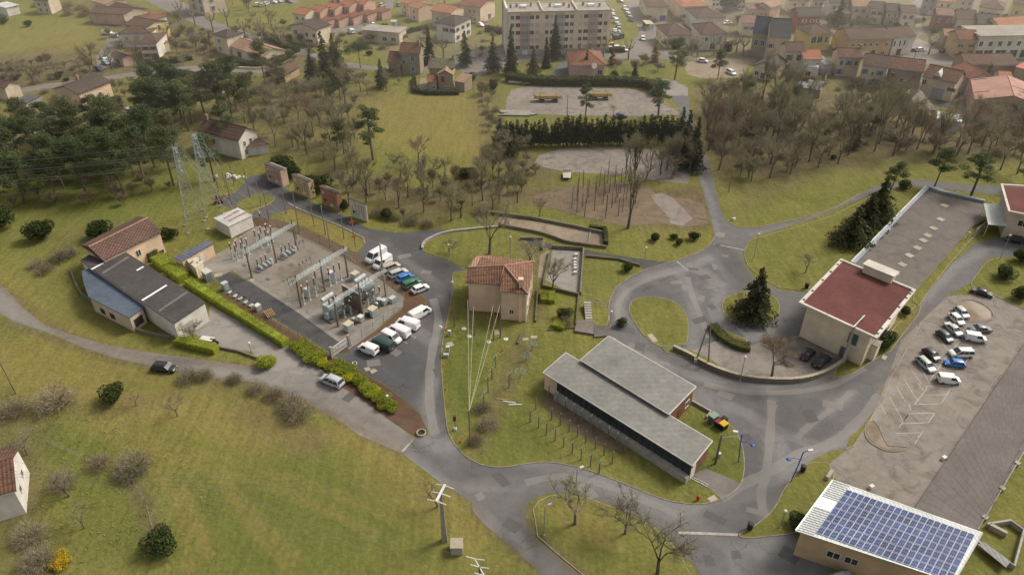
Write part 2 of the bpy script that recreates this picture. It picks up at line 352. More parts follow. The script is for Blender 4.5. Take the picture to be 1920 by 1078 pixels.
STREAKS[:]=[(a,b*(.45 if a==0 else.8),c,d*.8,e)for a,b,c,d,e in STREAKS]
STREAKS+=[(0,.8,.25,.5,[(334,918),(350,960),(372,1000),(386,1040)]),(0,.8,.25,.5,[(345,915),(362,955),(385,998),(400,1040)]),(0,.6,.3,.5,[(290,880),(330,940),(350,1010),(356,1070)]),(0,.6,.3,.6,[(400,890),(440,950),(480,1000),(540,1060)]),(0,.6,.3,.6,[(415,885),(460,945),(505,995),(565,1050)]),(0,.5,.4,.8,[(160,800),(260,840),(400,880),(560,930),(700,1000)]),(0,.5,.3,.8,[(180,790),(300,832),(420,862),(600,915),(760,985)]),(1,.7,.8,2.,[(20,830),(45,860),(55,900),(60,950)]),(1,.7,.6,1.5,[(235,900),(262,930),(278,970),(288,1000)]),(1,.5,1.5,3.,[(470,770),(530,800),(580,830)]),(0,.7,1.2,2.5,[(640,810),(740,865),(830,935),(900,1000)]),(1,.4,.8,2.,[(150,770),(250,765),(330,740)]),(0,.6,1.,3.,[(60,640),(200,690),(330,720)]),(2,.7,2.,3.,[(230,740),(330,690),(290,705)]),(2,.6,2.,4.,[(60,830),(160,850),(200,930),(240,1000)])]
def terrain():
 rows=[];y=20.0
 while y<420:rows.append(y);y+=max(.8,(y+60)/170)
 while y<4000:rows.append(y);y*=1.12
 nc=260;V=[];Fc=[]
 for y in rows:
  half=60+y*.86
  for i in range(nc+1):V.append(((i/nc*2-1)*half,y,0))
 for r in range(len(rows)-1):
  for i in range(nc):
   a=r*(nc+1)+i;Fc.append((a,a+1,a+nc+2,a+nc+1))
 me=bpy.data.meshes.new('ground');me.from_pydata(V,[],Fc);me.materials.append(MG)
 A=np.array(V);set_paint(me,A[:,0],A[:,1])
 o=bpy.data.objects.new('ground',me);col.objects.link(o);tag(o,kind='structure')
terrain()
old_road=[(-60,480),(0,533),(20,552),(43,577),(84,610),(134,627),(200,647),(267,659),(327,667),(401,677),(484,689),(560,700),(611,687),(640,705),(660,730),(727,785),(776,820),(754,850),(673,815),(640,791),(568,751),(484,718),(400,709),(334,694),(284,686),(217,672),(150,650),(100,627),(27,604),(0,587),(-60,560)]
sheet('road',old_road,.012,ASPHS,.8)
yard=[(394,573),(548,654),(611,687),(640,705),(560,702),(484,690),(474,660),(414,650),(367,627),(334,606),(391,600)]
sheet('courtyard',yard,.024,CONC,1.0)
left_loop=[(395,372),(440,362),(470,330),(495,328),(530,350),(560,368),(640,404),(690,428),(740,437),(830,430),(847,434),(820,443),(794,457),(790,470),(800,477),(827,485),(854,497),(874,507),(849,512),(847,547),(837,594),(827,640),(825,681),(827,720),(830,760),(840,815),(867,852),(776,820),(802,818),(802,805),(787,775),(754,745),(720,720),(680,697),(640,674),(628,668),(640,660),(673,647),(740,607),(795,575),(800,567),(797,557),(774,550),(740,527),(700,500),(677,487),(670,473),(683,460),(683,450),(640,427),(600,410),(540,380),(515,372),(500,386),(480,395),(470,405),(475,430),(455,420),(462,400),(480,388),(515,374),(505,358),(480,352),(450,366),(420,378)]
left_loop=[(395,372),(440,362),(470,330),(495,328),(530,350),(560,368),(640,404),(690,428),(740,437),(830,430),(847,434),(820,443),(794,457),(790,470),(800,477),(827,485),(854,497),(874,507),(849,512),(847,547),(837,594),(827,640),(825,681),(827,720),(830,760),(840,815),(867,852),(820,870),(776,850),(776,820),(802,818),(802,805),(787,775),(754,745),(720,720),(680,697),(640,674),(628,668),(640,660),(673,647),(740,607),(795,575),(800,567),(797,557),(774,550),(740,527),(700,500),(677,487),(670,473),(683,460),(683,450),(640,427),(600,410),(560,396),(545,392),(515,402),(480,420),(455,425),(430,390)]
ASPHB=paved_material('asphalt_blue',(.088,.086,.088),(.072,.071,.074),(.25,.24,.23),(.052,.052,.055),mottle=.4)
sheet('road',left_loop,.016,ASPHB,.8)
lawn_w=smooth_line([v2(gp(p))for p in[(443,390),(455,374),(478,364),(500,365),(514,372),(510,382),(480,395),(468,402)]],3,True)
sheet('grass',[(p.x,p.y)for p in lawn_w],.05,MG,1,True,True)
sheet('asphalt_patch',[(560,369),(640,403),(690,428),(700,437),(640,418),(560,384),(515,366),(495,352),(505,342)],.022,ASPHD,1)
main=[(1290,180),(1300,240),(1317,277),(1330,307),(1343,360),(1352,395),(1365,418),(1385,427),(1418,427),(1500,410),(1560,392),(1615,362),(1640,350),(1720,337),(1800,345),(1930,352),(1930,372),(1800,358),(1700,348),(1640,362),(1597,380),(1525,408),(1460,430),(1413,443),(1402,455),(1393,475),(1395,495),(1412,520),(1460,545),(1515,549),(1600,600),(1650,640),(1730,560),(1790,490),(1830,455),(1900,440),(1960,446),(1960,485),(1900,481),(1862,482),(1845,490),(1820,530),(1777,555),(1740,600),(1700,660),(1660,720),(1600,800),(1585,842),(1560,844),(1513,867),(1480,902),(1462,945),(1440,978),(1405,1000),(1385,998),(1280,1003),(1280,1039),(1258,1012),(1228,985),(1174,957),(1108,932),(1051,923),(1024,925),(994,938),(986,952),(987,978),(1004,1009),(1041,1039),(1095,1085),(1130,1110),(1050,1110),(1007,1069),(951,1019),(907,982),(887,958),(884,942),(847,918),(827,905),(754,850),(776,820),(800,817),(845,810),(900,840),(1000,840),(1040,840),(1200,860),(1280,860),(1200,740),(1130,650),(1144,617),(1141,577),(1144,560),(1154,540),(1181,519),(1214,504),(1255,492),(1280,485),(1310,473),(1330,460),(1340,445),(1337,427),(1330,403),(1318,360),(1300,300),(1280,240),(1272,200),(1255,180)]
sheet('road',main,.020,ASPH,.7)
sheet('driveway',[(1272,1000),(1385,998),(1405,1006),(1480,996),(1500,1010),(1600,1110),(1340,1110),(1313,1078),(1300,1059),(1280,1039),(1258,1012)],.026,ASPH,1)
lot=[(1690,638),(1730,600),(1777,555),(1820,553),(1850,545),(1930,585),(1930,640),(1835,780),(1762,925),(1735,955),(1700,955),(1640,935),(1600,920),(1575,905),(1545,880),(1560,865),(1585,845),(1600,838),(1630,790),(1660,720)]
sheet('parking_lot',lot,.030,GRAV,.8)
STREAKS+=[(1,.9,1.0,1.2,[(1930,640),(1862,720),(1800,830),(1762,910)]),(0,.9,1.6,2.,[(1840,560),(1870,600),(1850,650),(1790,760),(1740,830)]),(2,.6,1.5,2,[(1790,640),(1740,700),(1700,760)]),(1,.6,1.,1.5,[(1600,838),(1660,860),(1720,880)]),(2,.7,.5,.8,[(1660,860),(1700,885)]),(0,.8,1.5,2.,[(1600,860),(1650,890),(1720,900)])]
STREAKS+=[(1,.7,1.2,2.,[(1700,830),(1760,760),(1840,660)]),(1,.6,1.5,2.,[(1620,850),(1680,900),(1740,930)]),(1,.6,1.,2.,[(1740,650),(1700,740),(1640,800)]),(2,.6,1.2,2.,[(1820,600),(1770,700),(1730,790)]),(1,.6,.4,.6,[(1098,477),(1174,490)])]
sheet('path',[(985,447),(1021,455),(1080,466),(1144,477),(1191,484),(1255,492),(1208,504),(1174,492),(1098,479),(1031,466),(990,458)],.024,ASPHD,1)
court=[(927,406),(1020,418),(1120,436),(1131,440),(1131,459),(1060,452),(1010,440),(940,425)]
sheet('boules_court',court,.03,SAND,1)
sheet('gravel_garden',[(1036,468),(1092,472),(1087,553),(1024,540)],.03,CONC,1)
sheet('path',[(1000,590),(1006,545),(1012,480),(1030,468),(1024,540),(1015,600),(1005,610),(1000,620),(992,612)],.028,SAND,1)
STREAKS+=[(1,.6,2.,2.,[(540,510),(600,560)]),(0,.7,1.5,2.,[(590,600),(650,570)]),(0,.8,1.5,1.,[(400,500),(450,490)]),(1,.9,1.3,1.,[(520,415),(560,430),(640,470),(700,500)])]
YARD=paved_material('yard_gravel',(.215,.188,.155),(.165,.145,.12),(.29,.27,.24),(.115,.10,.085),grain=14,cracks=0)
sheet('substation_yard',[(375,495),(400,480),(432,462),(445,440),(480,425),(520,428),(560,440),(640,480),(700,515),(757,558),(745,580),(690,625),(660,648),(640,655),(580,602),(500,545),(463,525),(435,508),(405,520),(392,515)],.022,YARD,.9)
sheet('gravel_bed',[(557,586),(586,603),(628,588),(650,560),(680,520),(660,500),(640,515),(640,545),(600,572)],.03,GRAV,1)
sheet('concrete_apron',[(636,640),(660,628),(745,565),(757,560),(757,574),(700,622),(655,655)],.035,CONC,1)
sheet('asphalt_strip',[(408,522),(430,510),(463,527),(560,586),(636,640),(620,660),(560,625),(480,576),(418,545)],.036,ASPHD,1)
sheet('concrete_strip',[(465,526),(473,524),(560,578),(640,636),(634,641),(560,587)],.042,CONC,1)
sheet('soil',[(425,440),(450,418),(480,408),(515,412),(565,424),(645,462),(703,494),(745,520),(776,546),(797,560),(796,572),(740,607),(673,647),(640,664),(634,655),(700,625),(757,578),(757,556),(700,514),(640,480),(560,440),(520,427),(480,424),(446,446)],.028,EARTH,.9)
sheet('soil',[(628,672),(640,676),(680,699),(720,722),(754,747),(787,777),(800,805),(798,816),(776,816),(727,785),(673,745),(640,725),(600,690),(560,665),(548,655),(558,640),(600,655)],.034,EARTH,.9)
sheet('soil',[(414,546),(480,580),(560,628),(618,663),(600,662),(548,642),(430,570),(400,552)],.030,EARTH,.9)
KERB=mat('kerb_stone',(.34,.29,.22),(.19,.16,.12),1.2,.9)
def lawn(pts,z=.075,k=3,kerb=True,ksegs=None,smooth=True):
 w=[v2(gp(p))for p in pts]
 if smooth:w=smooth_line(w,k,True)
 o=sheet('lawn',[(p.x,p.y)for p in w],z,MG,.9,True,True)
 if kerb:
  mb=MB();strip(mb,w,.13,0.0,z+.03,True,0)
  tag(mb.build('kerb',KERB),kind='structure')
 return o
L_big=[(849,513),(862,510),(874,510),(890,520),(960,520),(1010,520),(1060,545),(1100,552),(1120,560),(1137,575),(1141,600),(1139,622),(1180,655),(1290,730),(1300,745),(1302,762),(1330,768),(1363,792),(1378,806),(1390,832),(1395,860),(1393,897),(1377,921),(1347,938),(1313,945),(1281,943),(1241,935),(1174,908),(1108,883),(1047,868),(1007,867),(974,871),(940,876),(900,870),(867,850),(842,815),(836,780),(830,720),(828,681),(830,640),(840,594),(848,547)]
lawn(L_big,.075,2)
lawn([(792,469),(797,458),(820,446),(847,437),(887,434),(925,428),(975,442),(990,460),(1000,490),(950,500),(890,503),(854,494),(827,482),(803,475)])
lawn([(1181,587),(1182,570),(1196,560),(1220,557),(1252,562),(1275,575),(1288,595),(1290,615),(1288,640),(1275,648),(1240,650),(1220,640),(1200,620)])
lawn([(1354,573),(1362,558),(1390,548),(1425,547),(1450,556),(1461,572),(1458,590),(1440,602),(1412,608),(1380,604),(1360,592)])
lawn([(1397,485),(1396,470),(1405,452),(1420,446),(1500,425),(1560,405),(1615,378),(1650,360),(1700,352),(1730,352),(1733,358),(1665,420),(1598,492),(1577,488),(1515,547),(1462,540),(1425,520),(1403,500)],smooth=False)
lawn([(1386,1002),(1416,985),(1450,955),(1470,918),(1490,890),(1516,869),(1550,868),(1558,880),(1562,900),(1540,930),(1500,985),(1494,998),(1440,1005),(1400,1008)])
lawn([(1003,970),(1000,955),(1010,940),(1030,930),(1055,928),(1108,936),(1174,961),(1226,989),(1254,1014),(1276,1042),(1310,1110),(1140,1110),(1090,1075),(1043,1036),(1008,1005)],smooth=False)
lawn([(1822,528),(1835,510),(1850,492),(1868,485),(1900,484),(1960,490),(1960,590),(1930,582),(1880,562),(1840,545),(1824,538)])
lawn([(1715,545),(1730,530),(1757,500),(1800,440),(1822,425),(1838,432),(1815,455),(1780,495),(1745,540),(1722,575),(1712,565)],smooth=False)
lawn([(1690,600),(1712,578),(1727,572),(1722,590),(1690,630),(1670,658),(1650,668),(1600,700),(1560,712),(1575,680),(1600,665),(1640,660)],smooth=False)
lawn([(1345,615),(1390,633),(1400,640),(1385,650),(1350,640),(1332,620),(1330,608)])
lawn([(1240,652),(1290,655),(1330,672),(1370,700),(1340,690),(1290,672),(1248,660)],smooth=False)
sheet('parking_lot',[(1295,658),(1340,640),(1400,648),(1440,640),(1500,628),(1560,655),(1600,665),(1560,706),(1500,716),(1440,718),(1380,708),(1330,684)],.034,GRAV,1)
sheet('pavement',[(1300,890),(1322,878),(1372,898),(1388,908),(1377,922),(1352,935)],.085,ASPHS,1)
sheet('road',[(290,-30),(380,30),(440,55),(500,72),(560,90),(640,115),(700,125),(760,125),(850,118),(860,100),(960,88),(1100,92),(1180,90),(1200,60),(1160,-20),(1195,-20),(1215,20),(1245,42),(1262,60),(1230,80),(1260,103),(1320,110),(1600,106),(1700,98),(1800,98),(1930,102),(1930,112),(1840,115),(1800,122),(1740,120),(1600,113),(1430,112),(1320,113),(1230,112),(1140,110),(980,115),(880,150),(860,130),(760,135),(640,128),(560,102),(480,84),(400,60),(330,30),(260,-5),(240,-30)],.012,ASPHS,2.5)
sheet('road',[(700,35),(735,20),(745,-20),(720,-20),(722,10),(705,30),(670,42),(640,48),(600,60),(600,75),(660,60),(760,60),(700,55)],.02,ASPHS,2.5)
sheet('road',[(0,170),(40,165),(100,156),(190,145),(300,128),(330,125),(400,124),(430,130),(500,132),(500,138),(430,135),(330,134),(270,142),(190,152),(100,165),(0,180)],.018,ASPHS,2.5)
sheet('parking_lot',[(180,110),(200,75),(225,58),(250,44),(256,48),(225,75),(215,100),(215,125),(185,130)],.02,ASPHS,2.5)
sheet('parking_lot',[(1282,118),(1340,112),(1420,113),(1400,125),(1395,145),(1320,148),(1288,140)],.02,SAND,2)
sheet('gravel_yard',[(948,212),(950,185),(960,168),(1000,162),(1100,165),(1190,168),(1240,185),(1262,205),(1280,215),(1200,218),(1080,217)],.02,GRAV,1.5)
sheet('gravel_yard',[(1000,310),(1010,292),(1050,280),(1100,277),(1180,277),(1260,285),(1295,310),(1290,345),(1240,340),(1150,328),(1060,322)],.02,GRAV,1.5)
sheet('driveway',[(785,168),(788,147),(798,147),(803,168),(830,170),(795,172)],.02,SAND,1.5)
sheet('driveway',[(1700,95),(1720,72),(1742,82),(1762,97)],.02,CONC,2)
sheet('road',[(1718,72),(1735,60),(1722,40),(1728,15),(1735,-20),(1718,-20),(1712,15),(1712,40),(1722,60)],.016,ASPHS,2.5)
sheet('driveway',[(1788,232),(1800,190),(1798,150),(1796,122),(1808,122),(1812,150),(1815,190),(1818,225),(1810,240)],.02,CONC,2)
sheet('driveway',[(1045,122),(1062,110),(1068,146),(1030,146)],.02,ASPH,2)
sheet('path',[(1205,155),(1240,148),(1262,150),(1290,165),(1290,180),(1255,180)],.016,CONC,2)
sheet('road',[(480,-10),(520,-20),(560,-20),(560,6),(500,10)],.02,ASPHS,3)
STONE=mat('dry_stone',(.23,.20,.15),(.12,.105,.08),2.5,.95,.6)
STONE2=mat('mossy_stone',(.16,.145,.09),(.09,.08,.05),2.5,.95,.6)
CWALL=mat('concrete_wall',(.40,.37,.33),(.27,.25,.22),1.2,.9,.2)
def wall(pts,w,h,m,label,cat='wall',k=3,smooth=True,name='garden_wall',cap=None,z0=0.0):
 P=[gp(p)for p in pts];c=P[len(P)//2]
 w2=[v2(p)-v2(c)for p in P]
 if smooth:w2=smooth_line(w2,k)
 mb=MB();strip(mb,w2,w,z0,h)
 if cap:
  t=thing(name,label,cat,(c.x,c.y,0));mb.build('wall',m,t)
  m2=MB();strip(m2,w2,w+.08,h,h+.08);m2 .build('coping',cap,t);return t
 o=mb.build(name,m,loc=(c.x,c.y,0));return tag(o,label,cat)
wall([(1262,655),(1290,668),(1320,685),(1350,698),(1390,710),(1440,716),(1500,715),(1550,700),(1590,672),(1600,655)],.5,.9,STONE,'long curved stone retaining wall around the gravel court below the red roofed building',name='retaining_wall',cap=mat('coping_light',(.42,.38,.28),(.25,.23,.17),2))
wall([(920,402),(1000,412),(1080,428),(1135,440)],.4,.8,STONE,'long upper wall along the back of the sandy boules court',smooth=False)
wall([(936,424),(1000,436),(1030,444),(1060,455),(1090,460),(1137,466)],.35,.7,STONE,'low curving front wall of the sandy boules court')
wall([(1107,434),(1103,460)],.2,.25,CWALL,'low white divider across the right end of the boules court',smooth=False)
wall([(1021,457),(1016,470)],.4,.9,STONE,'short grey wall end beside the path behind the peach house',smooth=False)
wall([(1034,466),(1094,470),(1088,554)],.35,.9,STONE,'L shaped stone wall around the gravelled garden right side and back',smooth=False)
wall([(1031,475),(1018,540),(1085,556)],.35,.8,STONE2,'mossy wall along the left side and front of the gravelled garden',smooth=False)
wall([(975,450),(1018,450)],.3,.7,STONE,'straight low wall on the lawn behind the peach house',smooth=False)
wall([(792,468),(795,457),(812,446),(840,437),(890,431),(935,427)],.45,.55,CWALL,'pale curved low wall bordering the small lawn right of the parked vans',name='low_wall')
wall([(1098,482),(1160,488),(1200,500)],.3,.5,STONE2,'low wall along the lower side of the dark path above the lawn',smooth=False)
wall([(1085,556),(1080,610)],.3,.6,STONE2,'mossy wall along the right side of the small hedge garden',smooth=False)
wall([(1008,545),(1004,605)],.3,.6,STONE2,'mossy wall along the left side of the small hedge garden',smooth=False)
wall([(1026,620),(1080,615)],.3,.3,STONE2,'low wall below the small hedge garden',smooth=False)
wall([(133,508),(150,548),(170,565),(205,590),(250,618),(300,632),(328,636)],.35,.7,STONE,'stone boundary wall curving below the blue grey roof of the workshop')
wall([(412,653),(450,661),(485,674)],.3,.5,STONE,'low crumbling stone wall along the verge below the courtyard',smooth=False)
wall([(981,624),(970,646)],.3,.5,STONE2,'short mossy wall running down the grass below the peach house corner',smooth=False)
wall([(1297,755),(1332,775),(1324,785)],.3,.6,CWALL,'low concrete wall behind the recycling bins',smooth=False)
wall([(1549,900),(1559,886)],.5,.7,CWALL,'short concrete block wall at the left corner of the solar building',smooth=False)
tag(MB().build('x',KERB),kind='structure')if False else None
mb=MB();strip(mb,smooth_line([v2(gp(p))for p in[(1636,787),(1622,800),(1624,820),(1640,836),(1665,846),(1690,845),(1703,838)]],3),.15,0,.16)
strip(mb,[v2(gp(p))for p in[(1636,787),(1648,800),(1658,825),(1664,836),(1703,838)]],.12,0,.13);tag(mb.build('kerb',KERB),kind='structure')
sheet('gravel_bed',[(1636,789),(1624,801),(1626,820),(1642,834),(1665,844),(1690,843),(1700,839),(1664,837),(1657,826),(1647,801)],.07,SAND,1)
mb=MB();strip(mb,smooth_line([v2(gp(p))for p in[(1795,568),(1820,562),(1845,572),(1860,585),(1860,600),(1820,603),(1800,598)]],3,True),.15,0,.14,True);tag(mb.build('kerb',KERB),kind='structure')
sheet('gravel_bed',[(1797,569),(1820,564),(1844,574),(1858,586),(1857,598),(1820,601),(1802,597)],.06,SAND,1)
def kerbline(pts,w=.15,h=.10):
 mb=MB();strip(mb,[v2(gp(p))for p in pts],w,0,h);tag(mb.build('kerb',KERB),kind='structure')
kerbline([(1365,418),(1385,427),(1418,427),(1500,410),(1560,392),(1612,364)]);kerbline([(1144,615),(1141,577),(1144,560),(1154,540),(1181,519),(1214,504),(1255,492),(1280,485),(1310,473),(1330,460),(1340,445)])
kerbline([(1585,843),(1600,836),(1630,790),(1672,705),(1728,605),(1790,553)]);kerbline([(1930,640),(1862,716),(1800,828),(1762,908)],.12,.09);kerbline([(471,396),(500,386),(513,377),(516,370)],.2,.15)
kerbline([(540,381),(560,392),(640,425),(682,447),(684,458)],.35,.12);kerbline([(1820,553),(1850,545),(1930,586)])
WPAINT=mat('road_paint',(.52,.50,.47),(.26,.245,.23),1.5,.8,detail=8)
def mark(name,segs,w,z):
 mb=MB()
 for a,b in segs:
  A,B=v2(gp(a)),v2(gp(b));d=(B-A);d.normalize();n=Vector((-d.y,d.x))*w/2
  mb.quad((*(A-n),z),(*(B-n),z),(*(B+n),z),(*(A+n),z))
 tag(mb.build(name,WPAINT),kind='structure')
T3=lambda*s:[tuple(q(1280,718,x))for x in s]
mark('parking_markings',T3([(1160,75),(1237,215)],[(1115,130),(1140,175)],[(1200,20),(1250,105)],[(1255,0),(1318,98)],[(1322,0),(1352,42)],[(1270,120),(1283,152)],[(1305,120),(1450,117)],[(1300,122),(1365,40)],[(1365,40),(1370,18)],[(1370,18),(1505,12)],[(1370,68),(1485,65)],[(1505,30),(1455,110)],[(1270,172),(1410,168)],[(1270,172),(1213,250)],[(1415,168),(1380,222)],[(1235,228),(1378,222)],[(1195,283),(1345,278)],[(1350,270),(1320,310)],[(1320,315),(1300,345)],[(1238,215),(1268,175)]),.11,.036)
T4=lambda*s:[tuple(q(1280,360,x))for x in s]
mark('parking_markings',T4([(1435,810),(1500,910)],[(1315,945),(1385,1075)],[(1280,990),(1340,1078)],[(1495,905),(1420,1010)],[(1555,840),(1520,875)],[(1440,985),(1560,990)],[(1240,1045),(1262,1078)],[(1420,1010),(1378,1075)],[(1640,880),(1560,1000)],[(1370,900),(1440,1000)]),.11,.036)
mark('lane_marking',[((1338,458),(1396,469)),((1269,490),(1290,508)),((1242,206),(1282,203))],.18,.028)
mark('parking_markings',[((768,627),(780,634)),((752,637),(764,644)),((1201,104),(1223,104)),((1223,98),(1226,104))],.12,.024)
CSLAB=mat('pale_slab',(.42,.37,.28),(.28,.25,.19),4)
def slab(pts,z=.09,m=CSLAB,name='paving_slab'):
 mb=MB();mb.prism([v2(gp(p))for p in pts],0,z);tag(mb.build(name,m),kind='structure')
slab([(1272,996),(1384,1000),(1382,1005),(1270,1001)],.07,CWALL,'drain_edge');slab([(775,824),(779,820),(756,848),(752,845)],.05,CWALL,'drain_edge')
for c in[(840,520),(1230,775)]:pass
for p in([(836,644),(847,641),(852,648),(842,651)],[(925,620),(933,618),(938,627),(927,629)],[(980,634),(991,634),(991,638),(980,639)],[(995,630),(1006,630),(1007,634),(996,635)],[(1325,935),(1338,928),(1347,936),(1333,941)],[(1213,628),(1222,626),(1234,640),(1224,642)],[(1656,665),(1664,669),(1659,676),(1652,672)],[(404,555),(412,552),(416,557),(408,560)]):slab(p,.10)
slab([(468,525),(472,522),(477,526),(473,529)],.06);slab([(404,513),(409,512),(414,516),(410,518)],.06);slab([(682,690),(692,688),(696,694),(686,696)],.04);slab([(692,694),(702,691),(708,695),(698,701)],.04)
PALEA=paved_material('asphalt_pale',(.185,.175,.165),(.15,.143,.137),(.25,.24,.23),(.12,.115,.11),mottle=.4,cracks=0);DARKA=paved_material('asphalt_dark',(.098,.095,.093),(.082,.080,.079),(.13,.128,.125),(.065,.064,.064),mottle=.4,cracks=.3)
def ribbonp(pts,w,m,z=.03):
 P=smooth_line([v2(gp(p))for p in pts],4);n=len(P);L_,R_=[],[]
 for i in range(n):
  d=(P[min(i+1,n-1)]-P[max(i-1,0)]).normalized();nn=Vector((-d.y,d.x));j=1+.12*math.sin(i*1.7);L_.append(P[i]+nn*w/2*j);R_.append(P[i]-nn*w/2*j)
 sheet('asphalt_patch',[(p.x,p.y)for p in L_+R_[::-1]],z,m,1.5,False,True)
ribbonp([(1447,750),(1445,800),(1437,885),(1427,925),(1432,968)],1.3,PALEA);ribbonp([(1595,735),(1574,755),(1514,801),(1494,822)],1.0,PALEA,.0305);ribbonp([(1350,935),(1400,905),(1450,880),(1500,850),(1560,830),(1610,790),(1650,740)],1.6,PALEA,.031);ribbonp([(1320,720),(1400,735),(1480,735),(1560,722),(1620,690)],1.2,PALEA,.0312)
ribbonp([(812,560),(822,600),(812,650),(806,700),(806,760),(815,815)],1.5,PALEA);ribbonp([(985,905),(1050,893),(1120,905),(1200,935),(1280,968)],1.2,PALEA);ribbonp([(1162,610),(1158,580),(1172,550),(1215,525),(1270,510)],1.1,PALEA);ribbonp([(1330,660),(1320,610),(1300,560),(1290,520)],1.1,PALEA,.0306)
rgp=random.Random(8)
for x,y in[(1215,540),(1245,525),(1268,530),(1300,505),(1322,520),(1340,500),(1360,480),(1345,460),(1290,540),(1315,560),(1335,575),(1350,600),(1312,600),(1330,640),(1380,625),(1440,620),(1480,600),(1180,620),(1200,650),(1240,680),(1360,740),(1450,760),(1520,780),(1400,820),(1560,760),(1350,440),(720,470),(760,480),(800,510),(780,690),(740,660),(820,700),(700,680),(660,740),(560,715),(940,900),(900,930),(960,985),(1100,920),(1180,950),(1340,970),(1420,960),(1380,1040),(1480,1040),(1330,1050)]:
 g=gp((x,y));a=rgp.random()*3.14;w_,h_=rgp.uniform(.4,1.7),rgp.uniform(.35,1.1);pl_=[]
 for sx,sy in((-1,-1),(1,-1),(1,1),(-1,1)):u_,v_=sx*w_*rgp.uniform(.75,1.1),sy*h_*rgp.uniform(.7,1.15);pl_.append((g.x+u_*math.cos(a)-v_*math.sin(a),g.y+u_*math.sin(a)+v_*math.cos(a)))
 sheet('asphalt_patch',pl_,.0335,PALEA if rgp.random()<.45 else DARKA,2,False,True)
SCRUBE=paved_material('brown_scrub',(.165,.118,.078),(.115,.085,.055),(.22,.18,.13),(.075,.058,.038),grain=6,cracks=0,mottle=1.2)
sheet('soil',[(1030,733),(1046,735),(1075,752),(1110,770),(1150,792),(1184,812),(1180,826),(1165,846),(1140,838),(1110,826),(1075,804),(1040,778),(1014,755)],.09,SCRUBE,1)
sheet('soil',[(1118,440),(1118,440)],.09,SCRUBE,1)if False else None
sheet('soil',[(1060,350),(1180,345),(1215,352),(1240,372),(1290,372),(1320,385),(1328,420),(1290,425),(1240,418),(1180,424),(1140,416),(1090,405),(1045,392),(1010,385),(1000,368)],.012,SCRUBE,1.4)
sheet('gravel_bed',[(1220,366),(1240,362),(1262,372),(1282,392),(1298,410),(1280,424),(1258,420),(1250,402),(1232,385)],.02,GRAV,1.2)
def tile(name,c1,c2,ax,per=.5,rough=.85):return mat(name,c1,c2,1.2,rough,.5,stripe=(ax,per,.42,.9),big=.3)
TC={'brown':((.19,.115,.08),(.12,.08,.062)),'red':((.34,.145,.085),(.22,.10,.066)),'orange':((.56,.24,.13),(.42,.18,.10)),'light':((.52,.34,.22),(.38,.24,.155)),'pink':((.42,.25,.20),(.31,.185,.15)),'dark':((.13,.102,.082),(.09,.072,.060)),'terra':((.36,.205,.16),(.29,.16,.125)),'mixed':((.27,.135,.085),(.13,.075,.05)),'mossy':((.20,.19,.13),(.11,.115,.06))}
def RT(k,ax=0):
 return tile('roof_tiles_%s_%d'%(k,ax),*TC[k],ax)
SLATE=mat('slate',(.085,.10,.13),(.06,.07,.09),2,.55,.3,stripe=(1,.5,.2));SLATE2=mat('slate_grey',(.115,.11,.11),(.08,.08,.082),2,.6,.3,stripe=(1,.5,.2))
FIBRO=mat('fibre_cement',(.235,.232,.212),(.168,.166,.152),1.3,.85,.2,stripe=(1,1.1,.06),detail=8);FLATR=mat('flat_roof_felt',(.33,.30,.265),(.26,.235,.205),.8,.9)
METALW=mat('white_sheet',(.62,.64,.64),(.50,.52,.52),1,.45,.2,stripe=(0,.5,.22));GREYSH=mat('grey_sheet',(.26,.26,.26),(.19,.19,.19),1,.6,.3,stripe=(0,.6,.25))
WC={'cream':((.68,.59,.44),(.58,.50,.38)),'beige':((.58,.48,.37),(.49,.40,.31)),'white':((.68,.65,.60),(.56,.53,.48)),'pink':((.56,.38,.31),(.48,.32,.26)),'peach':((.70,.53,.38),(.62,.46,.33)),'yellow':((.60,.47,.20),(.52,.40,.17)),'stone':((.36,.30,.225),(.25,.205,.155)),'red':((.36,.10,.07),(.28,.08,.055)),'grey':((.40,.38,.36),(.32,.30,.28)),'ochre':((.52,.38,.23),(.43,.31,.19)),'brick':((.24,.105,.07),(.16,.07,.05)),'rust':((.20,.12,.09),(.15,.09,.07))}
def WM(k):return mat('render_'+k,*WC[k],.7 if k!='stone' else 2.5,.9,.25)
PANE=mat('window_glass',(.030,.036,.042),(.045,.052,.060),1,.12,spec=.6);FRAMEW=mat('white_joinery',(.66,.65,.62),(.55,.54,.51),2,.6)
FRAMEB=mat('brown_joinery',(.12,.07,.045),(.09,.05,.035),2,.6);DOORM=mat('door_wood',(.15,.075,.045),(.10,.055,.035),4,.7)
SHC={'blue':(.16,.24,.52),'cyan':(.22,.48,.58),'green':(.07,.13,.075),'brown':(.17,.07,.04),'white':(.62,.60,.56),'grey':(.30,.34,.38),'orange':(.34,.16,.08),'royal':(.05,.16,.48)}
def SH(k):return mat('shutter_'+k,SHC[k],None,3,.7)
CHIM=mat('chimney_render',(.36,.25,.19),(.24,.17,.13),3,.9)
ANTEN=mat('galvanised',(.42,.44,.44),(.30,.32,.32),3,.45,metal=.5)
def rect(A,B,C=None,h=3.0,D=None,base=False):
 z=0 if base else h
 a,b=gp(A,z=z),gp(B,z=z);u=(b-a);Lx=u.length;u.normalize();v=Vector((-u.y,u.x,0))
 if D is None:D=(gp(C,z=z)-b).dot(v)
 return Vector((a.x,a.y,0)),math.atan2(u.y,u.x),Lx,D
def face_frame(face,Lx,D):
 """origin, direction and outward normal of a wall face in the house frame"""
 return{'f':((0,0),(1,0),(0,-1)),'r':((Lx,0),(0,1),(1,0)),'l':((0,D),(0,-1),(-1,0)),'b':((Lx,D),(-1,0),(0,1))}[face]
